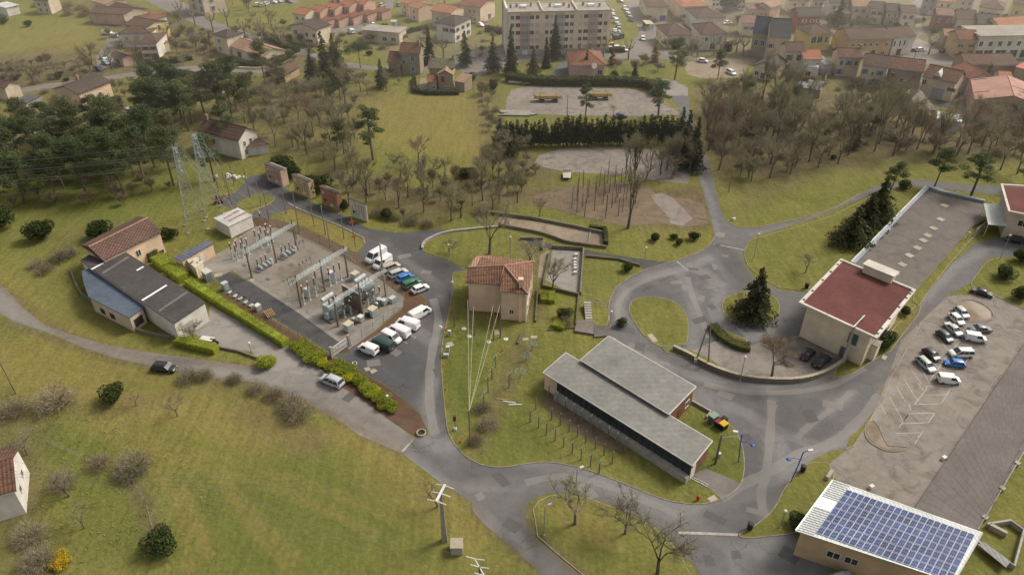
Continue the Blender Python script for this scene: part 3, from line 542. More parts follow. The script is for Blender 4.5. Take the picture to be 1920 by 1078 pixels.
def opening(t,face,Lx,D,off,u,z,w,h,shut=None,kind='window',frame=None,pane=None,fine=True):
 """window or door centred u metres along a face, its foot at z"""
 (ox,oy),(dx,dy),(nx,ny)=face_frame(face,Lx,D)
 ox+=nx*off[1];oy+=ny*off[1]
 def P(uu,dd,zz):return(ox+dx*uu+nx*dd,oy+dy*uu+ny*dd,zz)
 def bx(mb,u0,u1,d0,d1,z0,z1):
  vs=[P(u0,d0,z0),P(u1,d0,z0),P(u1,d1,z0),P(u0,d1,z0),P(u0,d0,z1),P(u1,d0,z1),P(u1,d1,z1),P(u0,d1,z1)]
  mb.add(vs,[(0,1,2,3),(7,6,5,4),(4,5,1,0),(5,6,2,1),(6,7,3,2),(7,4,0,3)])
 u0,u1=u-w/2,u+w/2
 fr=MB();e=.09
 if kind=='window':
  bx(fr,u0-e,u0,.0,.07,z-e,z+h+e);bx(fr,u1,u1+e,.0,.07,z-e,z+h+e)
  bx(fr,u0,u1,.0,.07,z+h,z+h+e);bx(fr,u0-.05,u1+.05,.0,.14,z-.12,z)
  if w>.7:bx(fr,u-.035,u+.035,.0,.06,z,z+h)
  o=fr.build('window',frame or FRAMEW,t)
  p=MB();bx(p,u0,u1,.0,.025,z,z+h);p.build('pane',pane or PANE,o)
 else:
  bx(fr,u0,u1,.0,.06,z,z+h);o=fr.build(kind,frame or DOORM,t)
  if kind!='garage_door':
   p=MB();bx(p,u1-.2,u1-.1,.06,.12,z+1.0,z+1.08);p.build('handle',ANTEN,o)
 if shut:
  for s0,s1 in((u0-w/2-.06,u0-.06),(u1+.06,u1+w/2+.06)):
   m=MB();bx(m,s0,s1,.08,.12,z-.03,z+h+.03);m.build('shutter',SH(shut),o)
 return o
def house(name,A,B,C=None,h=5.5,D=None,roof='gable',rise=1.6,rm='brown',wm='cream',wins=(),label='',cat='house',over=.45,chim=(),base=False,group=None,sub=None,z0=0,grid=None):
 """A-B: the eave edge nearest the camera, C (or depth D) its far corner; wins = (face, u fraction, foot z, w, h, shutter, kind)"""
 org,rz,Lx,D=rect(A,B,C,h,D,base)
 t=thing(name,label,cat,org,rz,group)if sub is None else sub
 ox=over
 roofs=rm if not isinstance(rm,str)else None
 W=MB();x0,x1,y0,y1=ox,Lx-ox,ox,D-ox
 hw=h-.05
 W.prism([(x0,y0),(x1,y0),(x1,y1),(x0,y1)],z0,hw,top=(roof=='flat'))
 ym,xm=D/2,Lx/2
 k=rise/(D/2);kx=rise/(Lx/2)
 if roof=='gable':
  for x in(x0,x1):W.add([(x,y0,hw),(x,y1,hw),(x,ym,h+rise-.12)],[(0,1,2)]if x==x1 else[(1,0,2)])
 elif roof=='gableY':
  for y in(y0,y1):W.add([(x0,y,hw),(x1,y,hw),(xm,y,h+rise-.12)],[(0,1,2)]if y==y0 else[(1,0,2)])
 elif roof in('mono','monoF'):
  a,b=(h,h+rise)if roof=='mono' else(h+rise,h)
  W.add([(x0,y0,hw),(x1,y0,hw),(x1,y1,hw),(x0,y1,hw),(x0,y0,a-.08),(x1,y0,a-.08),(x1,y1,b-.08),(x0,y1,b-.08)],[(0,1,5,4),(1,2,6,5),(2,3,7,6),(3,0,4,7)])
 W.build('wall',WM(wm)if isinstance(wm,str)else wm,t)
 Rf=MB();th=.16;ax=0
 def slab_(p):
  n=len(p);vs=[(a[0],a[1],a[2]+th)for a in p]+[tuple(a)for a in p]
  Rf.add(vs,[tuple(range(n)),tuple(reversed(range(n,2*n)))]+[(i,n+i,n+(i+1)%n,(i+1)%n)for i in range(n)])
 if roof=='gable':
  slab_([(0,0,h),(Lx,0,h),(Lx,ym,h+rise),(0,ym,h+rise)]);slab_([(0,ym,h+rise+.004),(Lx,ym,h+rise+.004),(Lx,D,h),(0,D,h)])
  Rf.tube((0,ym,h+rise+th),(Lx,ym,h+rise+th),.13,.13,6)
 elif roof=='gableY':
  ax=1
  slab_([(0,0,h),(xm,0,h+rise),(xm,D,h+rise),(0,D,h)]);slab_([(xm,0,h+rise+.004),(Lx,0,h),(Lx,D,h),(xm,D,h+rise+.004)])
  Rf.tube((xm,0,h+rise+th),(xm,D,h+rise+th),.13,.13,6)
 elif roof=='hip':
  i=min(D/2,Lx/2-.2);r0,r1=(i,ym,h+rise),(Lx-i,ym,h+rise)
  slab_([(0,0,h),(Lx,0,h),r1,r0]);slab_([(Lx,D,h),(0,D,h),r0,r1]);slab_([(Lx,0,h),(Lx,D,h),r1]);slab_([(0,D,h),(0,0,h),r0])
  for a,b in((r0,r1),((0,0,h),r0),((0,D,h),r0),((Lx,0,h),r1),((Lx,D,h),r1)):
   Rf.tube((a[0],a[1],a[2]+th),(b[0],b[1],b[2]+th),.12,.12,5)
 elif roof in('mono','monoF'):
  a,b=(h,h+rise)if roof=='mono' else(h+rise,h)
  slab_([(0,0,a),(Lx,0,a),(Lx,D,b),(0,D,b)])
 elif roof=='flat':
  slab_([(0,0,h),(Lx,0,h),(Lx,D,h),(0,D,h)])
 rmt=RT(rm,ax)if isinstance(rm,str)else rm
 ro=Rf.build('roof',rmt,t)
 if roof in('gable','hip','gableY'):
  g=MB();g.tube((0,-.06,h-.02),(Lx,-.06,h-.02),.07,.07,5);g.build('gutter',ANTEN,t)
 for cx,cy in chim:
  m=MB();cz=h+rise*.4;m.box((cx*Lx,cy*D,h+rise*.55+.5),(.7,.55,rise+1.1));m.box((cx*Lx,cy*D,h+rise*1.1+1.12),(.85,.7,.12))
  m.tube((cx*Lx,cy*D,h+rise*1.1+1.18),(cx*Lx,cy*D,h+rise*1.1+1.45),.12,.1,6);m.build('chimney',CHIM,ro)
 for w_ in wins:
  f,uf,z,ww,hh=w_[:5];sh=w_[5]if len(w_)>5 else None;kd=w_[6]if len(w_)>6 else 'window'
  Lf=Lx if f in 'fb' else D
  opening(t,f,Lx,D,(0,-ox),uf*Lf,z,ww,hh,sh,kd,frame=(SH(w_[7])if len(w_)>7 else None))
 t['_dim']=(Lx,D)if False else None
 del t['_dim']
 return t,Lx,D
def wg(face,us,zs,w=1.0,h=1.3,sh=None):return[(face,u,z,w,h,sh)for z in zs for u in us]
def poly_house(name,eaves,h,pts,faces,rm,wm,label,cat='building',over=.35,fascia=None,z0=0,th=.18,wallh=None):
 """roof from corner points seen in the photo: eaves at height h, further points (px, height); faces index them"""
 E=[gp(p,z=h)for p in eaves];c=sum(E,Vector())/len(E);c.z=0
 P=[e-c for e in E]+[gp(p[0],z=p[1])-c for p in pts]
 t=thing(name,label,cat,c)
 n=len(E);cen=Vector((0,0,0))
 W2=[]
 for i in range(n):
  a,b,d=P[i-1],P[i],P[(i+1)%n]
  e1=(b-a).normalized();e2=(d-b).normalized();n1=Vector((-e1 .y,e1 .x,0));n2=Vector((-e2 .y,e2 .x,0))
  area=sum(P[j].x*P[(j+1)%n].y-P[(j+1)%n].x*P[j].y for j in range(n));s=1 if area>0 else-1
  m=(n1+n2);m=m.normalized()if m.length>.1 else n1
  w_=b+m*s*over/max(.5,m.dot(n1));w_.z=0;W2 .append(w_)
 W=MB();W.prism([(p.x,p.y)for p in W2],z0,(wallh or h)-.03,top=True);W.build('wall',WM(wm)if isinstance(wm,str)else wm,t)
 Rf=MB()
 for f in faces:
  vs=[P[i]for i in f];nrm=(vs[1]-vs[0]).cross(vs[2]-vs[0])
  if nrm.z<0:vs=list(reversed(vs))
  m=len(vs);V=[(a.x,a.y,a.z+th)for a in vs]+[(a.x,a.y,a.z)for a in vs]
  Rf.add(V,[tuple(range(m)),tuple(reversed(range(m,2*m)))]+[(i,m+i,m+(i+1)%m,(i+1)%m)for i in range(m)])
 ro=Rf.build('roof',rm,t)
 return t,P,c,ro,W2
def wall_pt(W2,i,j,u,z,d=0.0):
 a,b=W2[i],W2[j];e=(b-a);L=e.length;e.normalize();n=Vector((e.y,-e.x,0))
 return a+e*(u*L)+n*d+Vector((0,0,z)),e,n
def opening2(t,W2,i,j,u,z,w,h,kind='window',shut=None,frame=None,pane=None,mull=1,out=1):
 a,b=W2[i],W2[j];e=(b-a);L=e.length;e.normalize();n=Vector((e.y,-e.x,0))*out
 if n.dot((a+b)/2-sum(W2,Vector())/len(W2))<0:n=-n
 def bx(mb,u0,u1,d0,d1,z0,z1):
  P=lambda uu,dd,zz:tuple(a+e*uu+n*dd+Vector((0,0,zz)))
  mb.add([P(u0,d0,z0),P(u1,d0,z0),P(u1,d1,z0),P(u0,d1,z0),P(u0,d0,z1),P(u1,d0,z1),P(u1,d1,z1),P(u0,d1,z1)],[(0,1,2,3),(7,6,5,4),(4,5,1,0),(5,6,2,1),(6,7,3,2),(7,4,0,3)])
 c=u*L;u0,u1=c-w/2,c+w/2;fr=MB()
 if kind=='window':
  g=.08
  bx(fr,u0-g,u0,0,.08,z-g,z+h+g);bx(fr,u1,u1+g,0,.08,z-g,z+h+g);bx(fr,u0,u1,0,.08,z+h,z+h+g);bx(fr,u0,u1,0,.12,z-g,z)
  for k in range(1,mull+1):
   mx_=u0+(u1-u0)*k/(mull+1);bx(fr,mx_-.04,mx_+.04,0,.07,z,z+h)
  o=fr.build('window',frame or FRAMEW,t);p=MB();bx(p,u0,u1,0,.03,z,z+h);p.build('pane',pane or PANE,o)
 else:
  bx(fr,u0,u1,0,.06,z,z+h);o=fr.build(kind,frame or DOORM,t)
 return o
E=q(640,360,[(695,510),(888,524),(887,560),(1045,575),(1085,393),(756,352)])
t,P,c,ro,W2=poly_house('peach_house',E,6.6,[(q(640,360,[(712,428)])[0],8.0),(q(640,360,[(915,416)])[0],8.9)],[(0,1,7,6),(1,2,3,7),(3,4,7),(4,5,6,7),(5,0,6)],tile('roof_tiles_clay',(.35,.185,.115),(.20,.105,.070),0),'peach','two storey peach rendered house with patched red tile roof in the middle of the compound','house',.3)
m=MB();a=P[6];b=P[7]
for s,e in((P[6],P[7]),(P[7],P[3]),(P[7],P[4]),(P[1],P[7])):m.tube(s+Vector((0,0,.2)),e+Vector((0,0,.2)),.14,.14,6)
m.build('ridge_tiles',mat('ridge_pale',(.46,.28,.19),(.34,.20,.14),3),ro)
m=MB();A0=P[5].lerp(P[6],.12);A1=P[5].lerp(P[6],.93);dx=(P[4]-P[5]).normalized()*3.6
up=Vector((0,0,.21));m.quad(A0+up+dx*.1,A1+up+dx*.05,A1+up+dx,A0+up+dx*.98);m.build('repaired_tiles',RT('light',0),ro)
m=MB();pc=P[3].lerp(P[7],.28);m.box((pc.x,pc.y,7.9),(.75,.75,2.0),.1);m.box((pc.x,pc.y,8.95),(.95,.95,.12),.1);m.build('chimney',WM('peach'),ro)
m=MB();a=W2[3].lerp(W2[2],.22);m.box((a.x,a.y-.12,3.3),(.7,.35,6.6),.05);m.build('flue_pilaster',WM('peach'),t)
opening2(t,W2,2,3,.42,1.6,.7,.9,frame=FRAMEW)
for u in(.25,.5,.75):
 for z in(1.0,3.9):opening2(t,W2,3,4,u,z,.9,1.3)
m=MB();m.tube(W2[3]+Vector((.1,-.1,0)),W2[3]+Vector((.1,-.1,6.5)),.08,.08,6);m.build('downpipe',FRAMEW,t);m=MB();m.tube(W2[1]+Vector((-.1,-.25,0)),W2[1]+Vector((-.1,-.25,6.5)),.07,.07,6);m.build('downpipe',FRAMEW,t)
m=MB();m.path([P[0]+Vector((0,0,-.05)),P[1]+Vector((0,0,-.05))],.08,6);m.path([P[2]+Vector((0,0,-.05)),P[3]+Vector((0,0,-.05))],.08,6);m.build('gutter',ANTEN,t)
z=lambda*p:q(960,640,p,3.368)
E=z((340,75),(1265,632),(1140,790),(195,200))
BRK=WM('brick')
t,P,c,ro,W2=poly_house('training_hall',E,3.5,[],[(0,1,2,3)],FIBRO,BRK,'long grey roofed training hall wing with an open band of windows beside the pole yard','building',.25)
def along(W2,i,j,u,z,d=0):return wall_pt(W2,i,j,u,z,d)[0]
fm=MB();dark=MB();post=MB();sill=MB()
a,b=W2[3],W2[2];e=(b-a).normalized();n=Vector((e.y,-e.x,0));Lh=(b-a).length
if n.dot(a)<0:n=-n
def wbox(mb,a,e,n,u0,u1,d0,d1,z0,z1):
 Pq=lambda uu,dd,zz:tuple(a+e*uu+n*dd+Vector((0,0,zz)))
 mb.add([Pq(u0,d0,z0),Pq(u1,d0,z0),Pq(u1,d1,z0),Pq(u0,d1,z0),Pq(u0,d0,z1),Pq(u1,d0,z1),Pq(u1,d1,z1),Pq(u0,d1,z1)],[(0,1,2,3),(7,6,5,4),(4,5,1,0),(5,6,2,1),(6,7,3,2),(7,4,0,3)])
wbox(sill,a,e,n,Lh*.1,Lh,0,.9,0,1.25);sill.build('parapet',CWALL,t)
wbox(dark,a,e,n,Lh*.1,Lh-.1,0,.03,1.3,3.25);dk=dark.build('window_band',PANE,t)
for i in range(22):
 u=Lh*.1+(Lh*.9-.1)*i/21;wbox(post,a,e,n,u-.05,u+.05,.03,.12,1.3,3.25)
wbox(post,a,e,n,Lh*.1,Lh,.03,.1,2.3,2.36);post.build('mullion',mat('dark_steel',(.05,.05,.05),None,2,.5),dk)
cr=MB();wbox(cr,a,e,n,0.05,Lh*.1,.02,.08,0.05,3.3);cr.build('plaster_panel',WM('peach'),t)
fm=MB();fm.path([p+Vector((0,0,.1))for p in P[:4]]+[P[0]+Vector((0,0,.1))],.12,4);fm.build('fascia',mat('fascia_white',(.5,.5,.47),None,3,.6),t)
a2,b2=W2[2],W2[1];e2=(b2-a2).normalized();n2=Vector((e2 .y,-e2 .x,0));m=MB();wbox(m,a2,e2,n2,.1,1.6,.0,.06,.05,2.3);m.build('door',FRAMEW,t)
E=[(1141,631),(1305,726),(1254,778),(1088,676)]
t,P,c,ro,W2=poly_house('training_hall',E,4.1,[],[(0,1,2,3)],FIBRO,BRK,'shorter, wider grey roofed hall wing standing behind the long one','building',.25)
m=MB();m.path([p+Vector((0,0,.1))for p in P[:4]]+[P[0]+Vector((0,0,.1))],.12,4);m.build('fascia',mat('fascia_white',(.5,.5,.47),None,3,.6),t)
opening2(t,W2,2,1,.5,.1,1.2,2.2,'door');opening2(t,W2,2,1,.8,1.0,1.2,1.2)
E=q(1280,360,[(890,392),(1295,560),(1080,827),(660,632)])
REDR=mat('red_gravel_roof',(.150,.052,.044),(.105,.040,.036),2.2,.95,.3,big=.35)
t,P,c,ro,W2=poly_house('office_block',E,7.2,[],[(0,1,2,3)],mat('white_concrete',(.62,.57,.50),(.50,.46,.41),1.2,.85),'cream','cream two storey block with a dark red flat roof and white parapet rim','building',1.0)
m=MB();Pp=P[:4];strip(m,[(p.x,p.y)for p in Pp],.75,7.38,7.75,True);m.build('parapet',mat('white_concrete',(.62,.57,.50)),t)
m=MB();ins=[p*.965 for p in Pp];m.prism([(p.x,p.y)for p in ins],7.385,7.46);m.build('roof_gravel',REDR,ro)
a,b=P[0].copy(),P[1].copy();a.z=b.z=0;e=(b-a).normalized();n=Vector((-e.y,e.x,0));L_=(b-a).length
m=MB();wbox(m,a,e,n*1,L_*.33,L_*.72,-1.0,.9,7.4,9.1);m.build('stair_head',WM('cream'),t)
m=MB();wbox(m,a,e,n*1,L_*.31,L_*.74,-1.2,1.2,9.1,9.3);m.build('stair_head_roof',mat('white_concrete',(.62,.57,.50)),t)
i3,i2=3,2
opening2(t,W2,3,2,.78,3.6,1.5,2.1,frame=mat('grey_steel',(.20,.24,.25),None,2,.5),mull=1,pane=mat('green_glass',(.05,.10,.10),(.08,.14,.14),2,.2))
opening2(t,W2,3,2,.70,.05,1.2,2.2,'door',frame=mat('blue_grey_door',(.13,.17,.21),None,2,.6))
for u in(.2,.45,.7):opening2(t,W2,2,1,u,4.4,1.6,1.3);opening2(t,W2,2,1,u,1.0,1.6,1.3)
m=MB()
for u in(.03,.12,.3,.5,.75,.95):p=P[0].lerp(P[3],u);m=MB();m.box((p.x*.985,p.y*.985,7.82),(.3,.3,.14));m.build('roof_clamp',mat('dark_steel',(.05,.05,.05)),t)
for u in(.05,.15,.35,.6,.8,.9,.95):p=P[2].lerp(P[1],u);m=MB();m.box((p.x*.985,p.y*.985,7.82),(.3,.3,.14));m.build('roof_clamp',mat('dark_steel',(.05,.05,.05)),t)
E=q(1280,360,[(985,812),(1108,850),(1100,868),(965,835)])
t,P,c,ro,W2=poly_house('annex',[(1612,628),(1655,641),(1646,652),(1603,634)],3.2,[],[(0,1,2,3)],FLATR,'cream','low cream annex with a dark flat roof at the foot of the red roofed block','building',.1)
DECK=paved_material('roof_deck',(.135,.118,.105),(.105,.092,.083),(.20,.18,.16),(.08,.07,.064),cracks=.4)
def deck(pts,z,name,label,m=DECK):
 cs=[gp(p,z=z)for p in pts];c=sum(cs,Vector())/len(cs);c.z=0
 t=thing(name,label,'flat roof',c)
 a=MB();a.prism([(p.x-c.x,p.y-c.y)for p in cs],0,z,False);a.build('wall',CWALL,t)
 b=MB();b.add([(p.x-c.x,p.y-c.y,z)for p in cs],[tuple(reversed(range(len(cs))))]if sum(cs[i].x*cs[(i+1)%len(cs)].y-cs[(i+1)%len(cs)].x*cs[i].y for i in range(len(cs)))<0 else[tuple(range(len(cs)))])
 b.build('roof',m,t);return t,c,cs
t,c,cs=deck([(1598,497),(1738,354),(1845,378),(1846,412),(1822,425),(1716,545)],.45,'roof_terrace','long brown flat roof with a line of pale square slabs behind the red roofed block')
m=MB();pts=[cs[0],cs[1]];d_=(cs[1]-cs[0]).normalized();nn=Vector((-d_.y,d_.x,0))
strip(m,[(p.x-c.x,p.y-c.y)for p in(cs[0],cs[1],gp((1765,362),z=.45),gp((1845,380),z=.45))],.9,.2,1.1);m.build('parapet',mat('blue_grey_sheet',(.30,.33,.36),(.22,.25,.28),1,.5),t)
m=MB();strip(m,[(p.x-c.x,p.y-c.y)for p in(cs[0],cs[1],gp((1765,362),z=.45))],.25,1.1,1.22,off=.4);m.build('coping',FRAMEW,t)
for p in q(1280,360,[(1232,408),(1272,357),(1318,315),(1350,273),(1375,245),(1408,205),(1448,155),(1190,460),(1470,78)]):
 g=gp(p,z=.45)-c;m=MB();m.box((g.x,g.y,.5),(1.5,1.5,.1),.55);m.build('paving_slab',CSLAB,t)
for p in q(1280,360,[(1158,222),(1080,302)]):
 g=gp(p,z=.45)-c;m=MB();m.box((g.x,g.y,.8),(.35,.35,.6),.5);m.build('vent',FRAMEW,t)
GRID=mat('grid_roof',(.155,.135,.122),(.110,.098,.092),1.5,.8,.3)
def grid_deck():
 pts=[(1925,640),(1925,838),(1828,1002),(1716,952)]
 t,c,cs=deck(pts,.5,'panel_roof','large dark flat roof divided into a fine grid beside the gravel car park',GRID)
 a=cs[3];u=(cs[2]-cs[3]);v=(cs[0]-cs[3]);Lu=u.length;Lv=v.length;un,vn=u.normalized(),v.normalized()
 P_=[Vector((p.x-c.x,p.y-c.y))for p in cs]
 m=MB();a0=P_[3];un=Vector((un.x,un.y));vn=Vector((vn.x,vn.y));w_=P_[1]-P_[2]
 nu=10
 for i in range(nu+1):
  s=a0 .lerp(P_[2],i/nu);e=P_[0].lerp(P_[1],i/nu);strip(m,[s,e],.07,.5,.525)
 for i in range(1,24):
  s=a0 .lerp(P_[0],i/24);e=P_[2].lerp(P_[1],i/24);strip(m,[s,e],.05,.5,.52)
 m.build('joint',mat('joint_pale',(.19,.165,.145),(.15,.13,.115),3),t)
 m=MB();strip(m,[P_[2],P_[1]],.12,.5,.56);m.build('edge_flashing',CWALL,t)
 for f in(.18,.5,.8):
  p=P_[2].lerp(P_[1],f);m=MB();m.box((p.x,p.y,.3),(.7,.7,.7),.5);m.build('hopper',CWALL,t)
grid_deck()
E=q(1280,718,[(840,548),(1680,845),(1520,1120),(633,830)])
t,P,c,ro,W2=poly_house('solar_building',E,5.2,[],[(0,1,2,3)],METALW,'ochre','beige building with blue solar panels covering its ribbed white metal roof','building',.5)
m=MB()
lft=lambda u,v,zz:(P[0].lerp(P[1],u)).lerp(P[3].lerp(P[2],u),v)+Vector((0,0,zz))
for i in range(26):
 v_=(i+.5)/26
 if.33<v_<.55:continue
 a,b=lft(.003,v_,.2),lft(.10+.02,v_,.2);m.tube(a,b,.05,.05,4)
m.build('roof_rib',mat('rib_grey',(.30,.31,.31),None,2,.5),ro)
m=MB();m.quad(lft(.005,.34,.23),lft(.005,.54,.23),lft(.115,.54,.23),lft(.115,.34,.23));m.build('skylight',mat('skylight_white',(.80,.82,.84),(.74,.76,.78),1,.4),ro)
PV=mat('solar_cell',(.030,.048,.15),(.045,.068,.19),.6,.5,spec=.12,obrand=.25)
PVF=mat('panel_frame',(.50,.54,.62),None,2,.5)
pc=[gp(p,z=5.45)-c for p in q(1280,718,[(922,596),(1642,850),(1510,1110),(745,842)])]
NC,NR=20,7
for r in range(NR):
 for k in range(NC):
  f0,f1,g0,g1=(k+.05)/NC,(k+.95)/NC,(r+.03)/NR,(r+.93)/NR
  cr=[(pc[0].lerp(pc[1],f)).lerp(pc[3].lerp(pc[2],f),g)for f,g in((f0,g0),(f1,g0),(f1,g1),(f0,g1))]
  if proj(*(cr[0]+c)[:2])[1]>1300:continue
  m=MB();m.prism([(p.x,p.y)for p in cr],5.42,5.50);o=m.build('solar_panel',PVF,ro)
  m=MB();cc=sum(cr,Vector())/4
  i_=[cc+(p-cc)*.93 for p in cr];m.mi=0
  for s in range(2):
   for w_ in range(3):
    A_=lambda f,g:(i_[0].lerp(i_[1],f)).lerp(i_[3].lerp(i_[2],f),g)
    f0_,f1_,g0_,g1_=w_/3+.008,(w_+1)/3-.008,s/2+.01,(s+1)/2-.01
    m.quad(*[(A_(f,g).x,A_(f,g).y,5.504)for f,g in((f0_,g1_),(f1_,g1_),(f1_,g0_),(f0_,g0_))])
  m.build('solar_cells',PV,o)
for u in(.26,.385):opening2(t,W2,3,2,u,2.0,1.5,1.1,out=1,frame=mat('thick_white_frame',(.72,.71,.68),None,2,.5))
m=MB();m.path([p+Vector((0,0,.1))for p in P[:4]]+[P[0]+Vector((0,0,.1))],.14,4);m.build('gutter',ANTEN,t)
E=q(0,360,[(455,302),(775,142),(908,228),(580,388)])
t,P,c,ro,W2=poly_house('workshop',E,5.0,[((q(0,360,[(500,312)])[0]),6.6),((q(0,360,[(830,148)])[0]),6.6)],[(0,1,5,4),(4,5,2,3),(1,2,5),(0,3,4)],RT('brown',0),'peach','gabled workshop with long brown tile roof and peach walls at the left','building',.3)
ro.data.materials[0]=tile('roof_tiles_plum',(.215,.125,.095),(.135,.085,.068),0)
m=MB();m.tube(P[4]+Vector((0,0,.2)),P[5]+Vector((0,0,.2)),.13,.13,6);m.build('ridge_tiles',mat('ridge_pale',(.46,.28,.19)),ro)
opening2(t,W2,3,2,.93,.4,.9,.6,frame=FRAMEB,mull=0);opening2(t,W2,3,2,.55,2.2,1.0,1.4)
DKR=mat('corrugated_dark',(.088,.082,.076),(.060,.057,.054),1.2,.8,.6,stripe=(1,.55,.35),big=.4)
def rot_mat(name,base,ang,per,c1,c2):
 """ribbed sheet whose ribs run at an angle"""
 m=mat(name,c1,c2,1.2,.75,.6,stripe=(1,per,.3),big=.35)
 N=m.node_tree.nodes;L=m.node_tree.links
 sx=[n for n in N if n.type=='SEPXYZ'][0];tc=[n for n in N if n.type=='TEX_COORD'][0]
 mp=N.new('ShaderNodeMapping');mp.inputs['Rotation'].default_value=(0,0,ang);L.new(tc.outputs['Object'],mp.inputs['Vector']);L.new(mp.outputs[0],sx.inputs[0]);return m
E=q(0,360,[(700,336),(1156,622),(975,742),(520,436),(450,387),(505,355),(582,392)])
t,P,c,ro,W2=poly_house('workshop',E,4.2,[],[(0,1,2,3,6),(6,3,4,5)],DKR,'white','long workshop with dark corrugated roof and three white skylight strips','building',.2)
eg=(P[1]-P[2]).normalized();ang=math.atan2(eg.y,eg.x)
ro.data.materials[0]=rot_mat('corrugated_dark_b',None,-ang,.6,(.092,.085,.078),(.062,.058,.054))
m=MB();SKY_=mat('skylight_white',(.80,.82,.84))
for s,e_ in(((768,440),(806,418)),((798,608),(936,522)),((512,435),(580,398))):
 A_,B_=gp(q(0,360,[s])[0],z=4.42)-c,gp(q(0,360,[e_])[0],z=4.42)-c;dd=(B_-A_).normalized();nn=Vector((-dd.y,dd.x,0))*.25
 m=MB();m.quad(A_-nn,B_-nn,B_+nn,A_+nn);m.build('skylight',SKY_,ro)
m=MB()
for s,e_,w_ in(((575,455),(720,365),.35),((893,668),(1050,560),.3)):
 A_,B_=gp(q(0,360,[s])[0],z=4.40)-c,gp(q(0,360,[e_])[0],z=4.40)-c;dd=(B_-A_).normalized();nn=Vector((-dd.y,dd.x,0))*w_
 m=MB();m.quad(A_-nn,B_-nn,B_+nn,A_+nn);m.build('faded_sheet',mat('faded_sheet',(.16,.16,.155),(.12,.12,.115),2,.8),ro)
opening2(t,W2,2,1,.35,.1,2.6,2.6,'garage_door',frame=WM('grey'))
E=q(0,360,[(500,433),(808,650),(725,710),(498,592),(470,512),(460,448)])
t,P,c,ro,W2=poly_house('workshop',E,3.4,[],[(0,1,2,3,4,5)],SLATE,'beige','low lean-to workshop with a blue grey sheet roof below the dark corrugated one','building',.2)
ro.data.materials[0]=rot_mat('blue_sheet',None,-ang,.5,(.115,.145,.19),(.085,.11,.15))
opening2(t,W2,2,1,.5,.8,1.8,1.5,frame=FRAMEB,mull=1)
opening2(t,W2,3,2,.5,.8,1.2,1.0,frame=FRAMEB);opening2(t,W2,3,2,.25,.8,1.2,1.0,frame=FRAMEB)
E=q(0,360,[(975,370),(1160,275),(1200,292),(1022,390)])
t,P,c,ro,W2=poly_house('service_building',E,2.9,[],[(0,1,2,3)],SLATE,'peach','small peach service building with a striped blue grey roof beside the substation','building',.15)
eg=(P[3]-P[0]).normalized();ro.data.materials[0]=rot_mat('striped_sheet',None,-math.atan2(eg.y,eg.x),.8,(.10,.11,.15),(.16,.17,.21))
opening2(t,W2,3,2,.58,.05,1.0,2.0,'door',frame=FRAMEW);opening2(t,W2,3,2,.3,1.2,.8,.7)
def cabin(name,E,h,rm,wm,label,cat='cabin',over=.1):
 return poly_house(name,E,h,[],[(0,1,2,3)],rm,wm,label,cat,over)
t,P,c,ro,W2=cabin('transformer_cabin',q(0,360,[(1045,385),(1105,368),(1142,395),(1098,432)]),2.4,mat('cream_roof',(.60,.54,.40),(.45,.40,.30),3),'cream','cream transformer cabin with rocks on its flat roof by the hedge')
opening2(t,W2,3,2,.5,.1,1.0,1.9,'door',frame=WM('cream'))
m=MB();rng_=random.Random(4)
for i in range(7):m.box((rng_.uniform(-1,1),rng_.uniform(-.7,.7),2.66),(.4,.3,.2),rng_.random()*3,.6)
m.build('rubble',STONE,ro)
t,P,c,ro,W2=cabin('equipment_cabin',q(0,360,[(1123,440),(1160,427),(1192,448),(1152,466)]),2.0,mat('pale_lid',(.55,.50,.46),(.45,.41,.38),2),'grey','grey square equipment cabin next to the cream transformer cabin')
opening2(t,W2,3,2,.5,.1,.9,1.6,'door',frame=mat('grey_steel',(.20,.24,.25)))
m=MB();tag(m.box((0,0,.05),(1.6,1.4,.1),.4).build('manhole_slab',CSLAB,loc=gp((409,516))),'pale square concrete lid set flat in the substation gravel','lid')
t,P,c,ro,W2=poly_house('rusty_shed',q(310,240,[(485,918),(735,812),(880,888),(640,1003)],5.39),2.9,[],[(0,1,2,3)],METALW,'white','white shed with rust stained metal roof and ivy below the two pylons','shed',.12)
eg=(P[1]-P[0]).normalized();ro.data.materials[0]=rot_mat('white_sheet_b',None,-math.atan2(eg.y,eg.x),.7,(.62,.62,.60),(.50,.49,.46))
m=MB()
for s,e_ in(((590,918),(745,832)),((640,940),(820,850))):
 A_,B_=[gp(q(310,240,[k_],5.39)[0],z=3.12)-c for k_ in(s,e_)];dd=(B_-A_).normalized();nn=Vector((-dd.y,dd.x,0))*.38
 m=MB();m.quad(A_-nn,B_-nn,B_+nn,A_+nn);m.build('rust_patch',mat('rust',(.17,.085,.055),(.40,.33,.28),1.1,.9,detail=6),ro)
